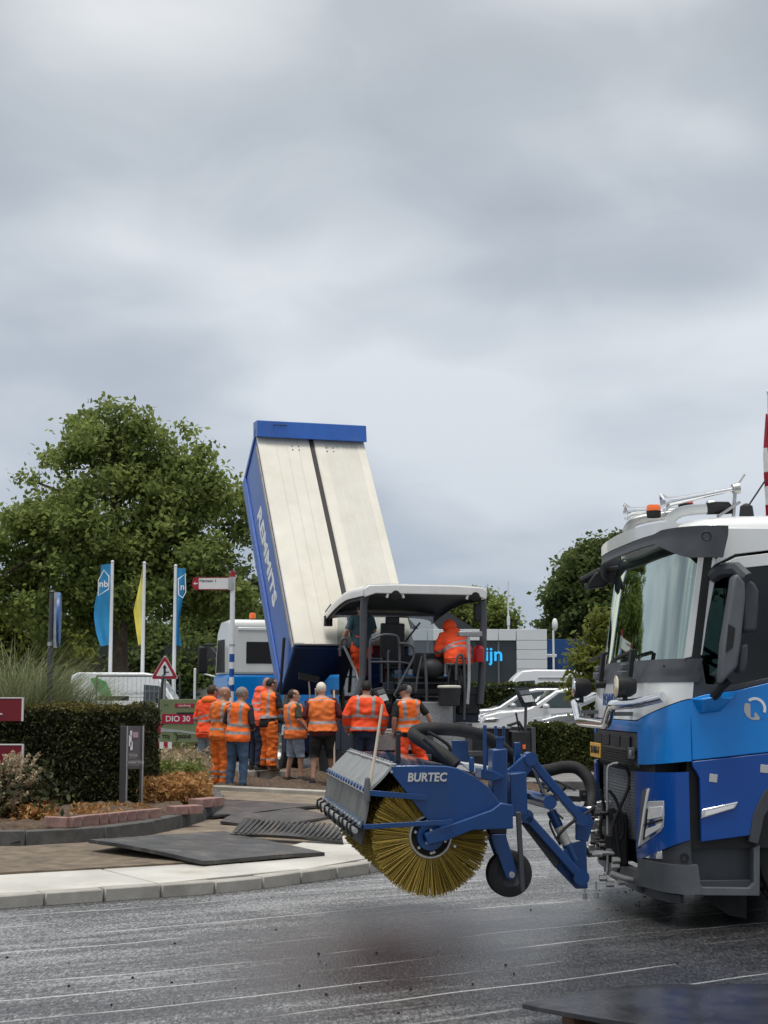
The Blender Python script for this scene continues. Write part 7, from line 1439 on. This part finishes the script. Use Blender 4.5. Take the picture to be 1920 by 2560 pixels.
for i, (px, Y, lab, sp_) in enumerate(((25, 25.5, 'arching pampas grass clump at the left edge', .5), (95, 25.8, 'middle pampas grass clump behind the hedge', .5), (158, 26.2, 'pampas grass clump leaning in front of the white van', .45))):
    x = at(px, 1700, Y).x; o = thing('pampas_grass', lab, 'grass', (x, Y, .05), 0, 'pampas grass behind the hedge'); blades('blades', [(random.gauss(0, sp_ * .5), random.gauss(0, .3), 0) for _ in range(1500)], 1.9 - .25 * i, 3.1 - .42 * i, .8, .018, GR1, o)
def weeds(label, px0, px1, Y0, Y1, z, n, hmin, hmax, m, leaf, nl, lm, name='weed_patch'):
    o = thing(name, label, 'plants', (at((px0 + px1) / 2, 1900, (Y0 + Y1) / 2).x, (Y0 + Y1) / 2, z)); c = Vector(o.location); pts = []
    for _ in range(n): Y = random.uniform(Y0, Y1); pts.append(Vector((at(random.uniform(px0, px1), 1900, Y).x, Y, z)) - c)
    blades('stems', pts, hmin, hmax, .35, .012, m, o); P = []
    for p in pts:
        h = random.uniform(hmin, hmax)
        for _ in range(nl): P.append((p.x + random.gauss(0, .05), p.y + random.gauss(0, .05), p.z + h * random.uniform(.25, 1.0)))
    link('leaves', leaf_mesh('leaves', np.array(P), leaf, 2.8, m=lm), o, smooth=0); tag(o, kind=None); return o
weeds('straw coloured weeds gone to seed in front of the green board', 372, 515, 24.0, 29.0, .12, 700, .28, .62, GR3, .03, 14, GR3)
weeds('green weeds growing between the straw stems and the orange plants', 365, 510, 23.0, 25.0, .15, 330, .25, .5, GR2, .045, 12, GR2)
weeds('withered orange plants hanging over the bricks by the grey sign', 366, 515, 20.6, 22.6, .17, 700, .12, .38, GR4, .036, 16, GR4)
weeds('withered leaves on the earth under the grey sign', 190, 372, 18.6, 20.2, .19, 110, .03, .09, GR4, .03, 8, GR4)
weeds('low yellowing plants at the foot of the dry shrub', 20, 130, 17.9, 18.9, .19, 190, .08, .22, GR2, .035, 10, GR4)
weeds('tall wild grass in front of the white van and the fence', 330, 480, 35, 40, .0, 380, .7, 1.5, GR3, .05, 6, GR2)
weeds('wild green verge left of the tipper truck', 440, 580, 38, 46, .0, 500, .6, 1.5, GR2, .09, 10, GR2)
# dry flowering shrub at the left edge
o = thing('dry_shrub', 'shrub with pale dry blossom spikes at the left edge', 'shrub', (at(-20, 1990, 18.2).x, 18.2, .18)); c0 = Vector(o.location); P = []; b = MB()
for k in range(210):
    e_ = at(random.gauss(10, 52), random.uniform(1880, 2010), random.uniform(17.9, 18.5)) - c0
    if e_.x > .62 + .0 or e_.z < .1: continue
    s0 = Vector((random.uniform(-.1, .1), random.uniform(-.1, .1), 0)); q = spline([s0, s0.lerp(e_, .5) + Vector((0, 0, .1)), e_], 5)
    if k % 3 == 0: b.tube(q, .004, 4, cap=False)
    for t in range(46): v_ = e_ + (e_ - s0).normalized() * (-.16 * random.random()); P.append((v_.x + random.gauss(0, .012), v_.y + random.gauss(0, .012), v_.z + random.gauss(0, .012)))
b.build('twigs', M_bark, o, kind='stuff'); link('blossom', leaf_mesh('blossom', np.array(P), .022, 1.6, m=GR5), o, smooth=0)
P = RNG.normal(0, 1, (2600, 3)) * np.array([.32, .2, .16]) + np.array([0, .1, .28]); link('leaves', leaf_mesh('leaves', P[P[:, 2] > .02], .045, 2, m=LF5), o, smooth=0)
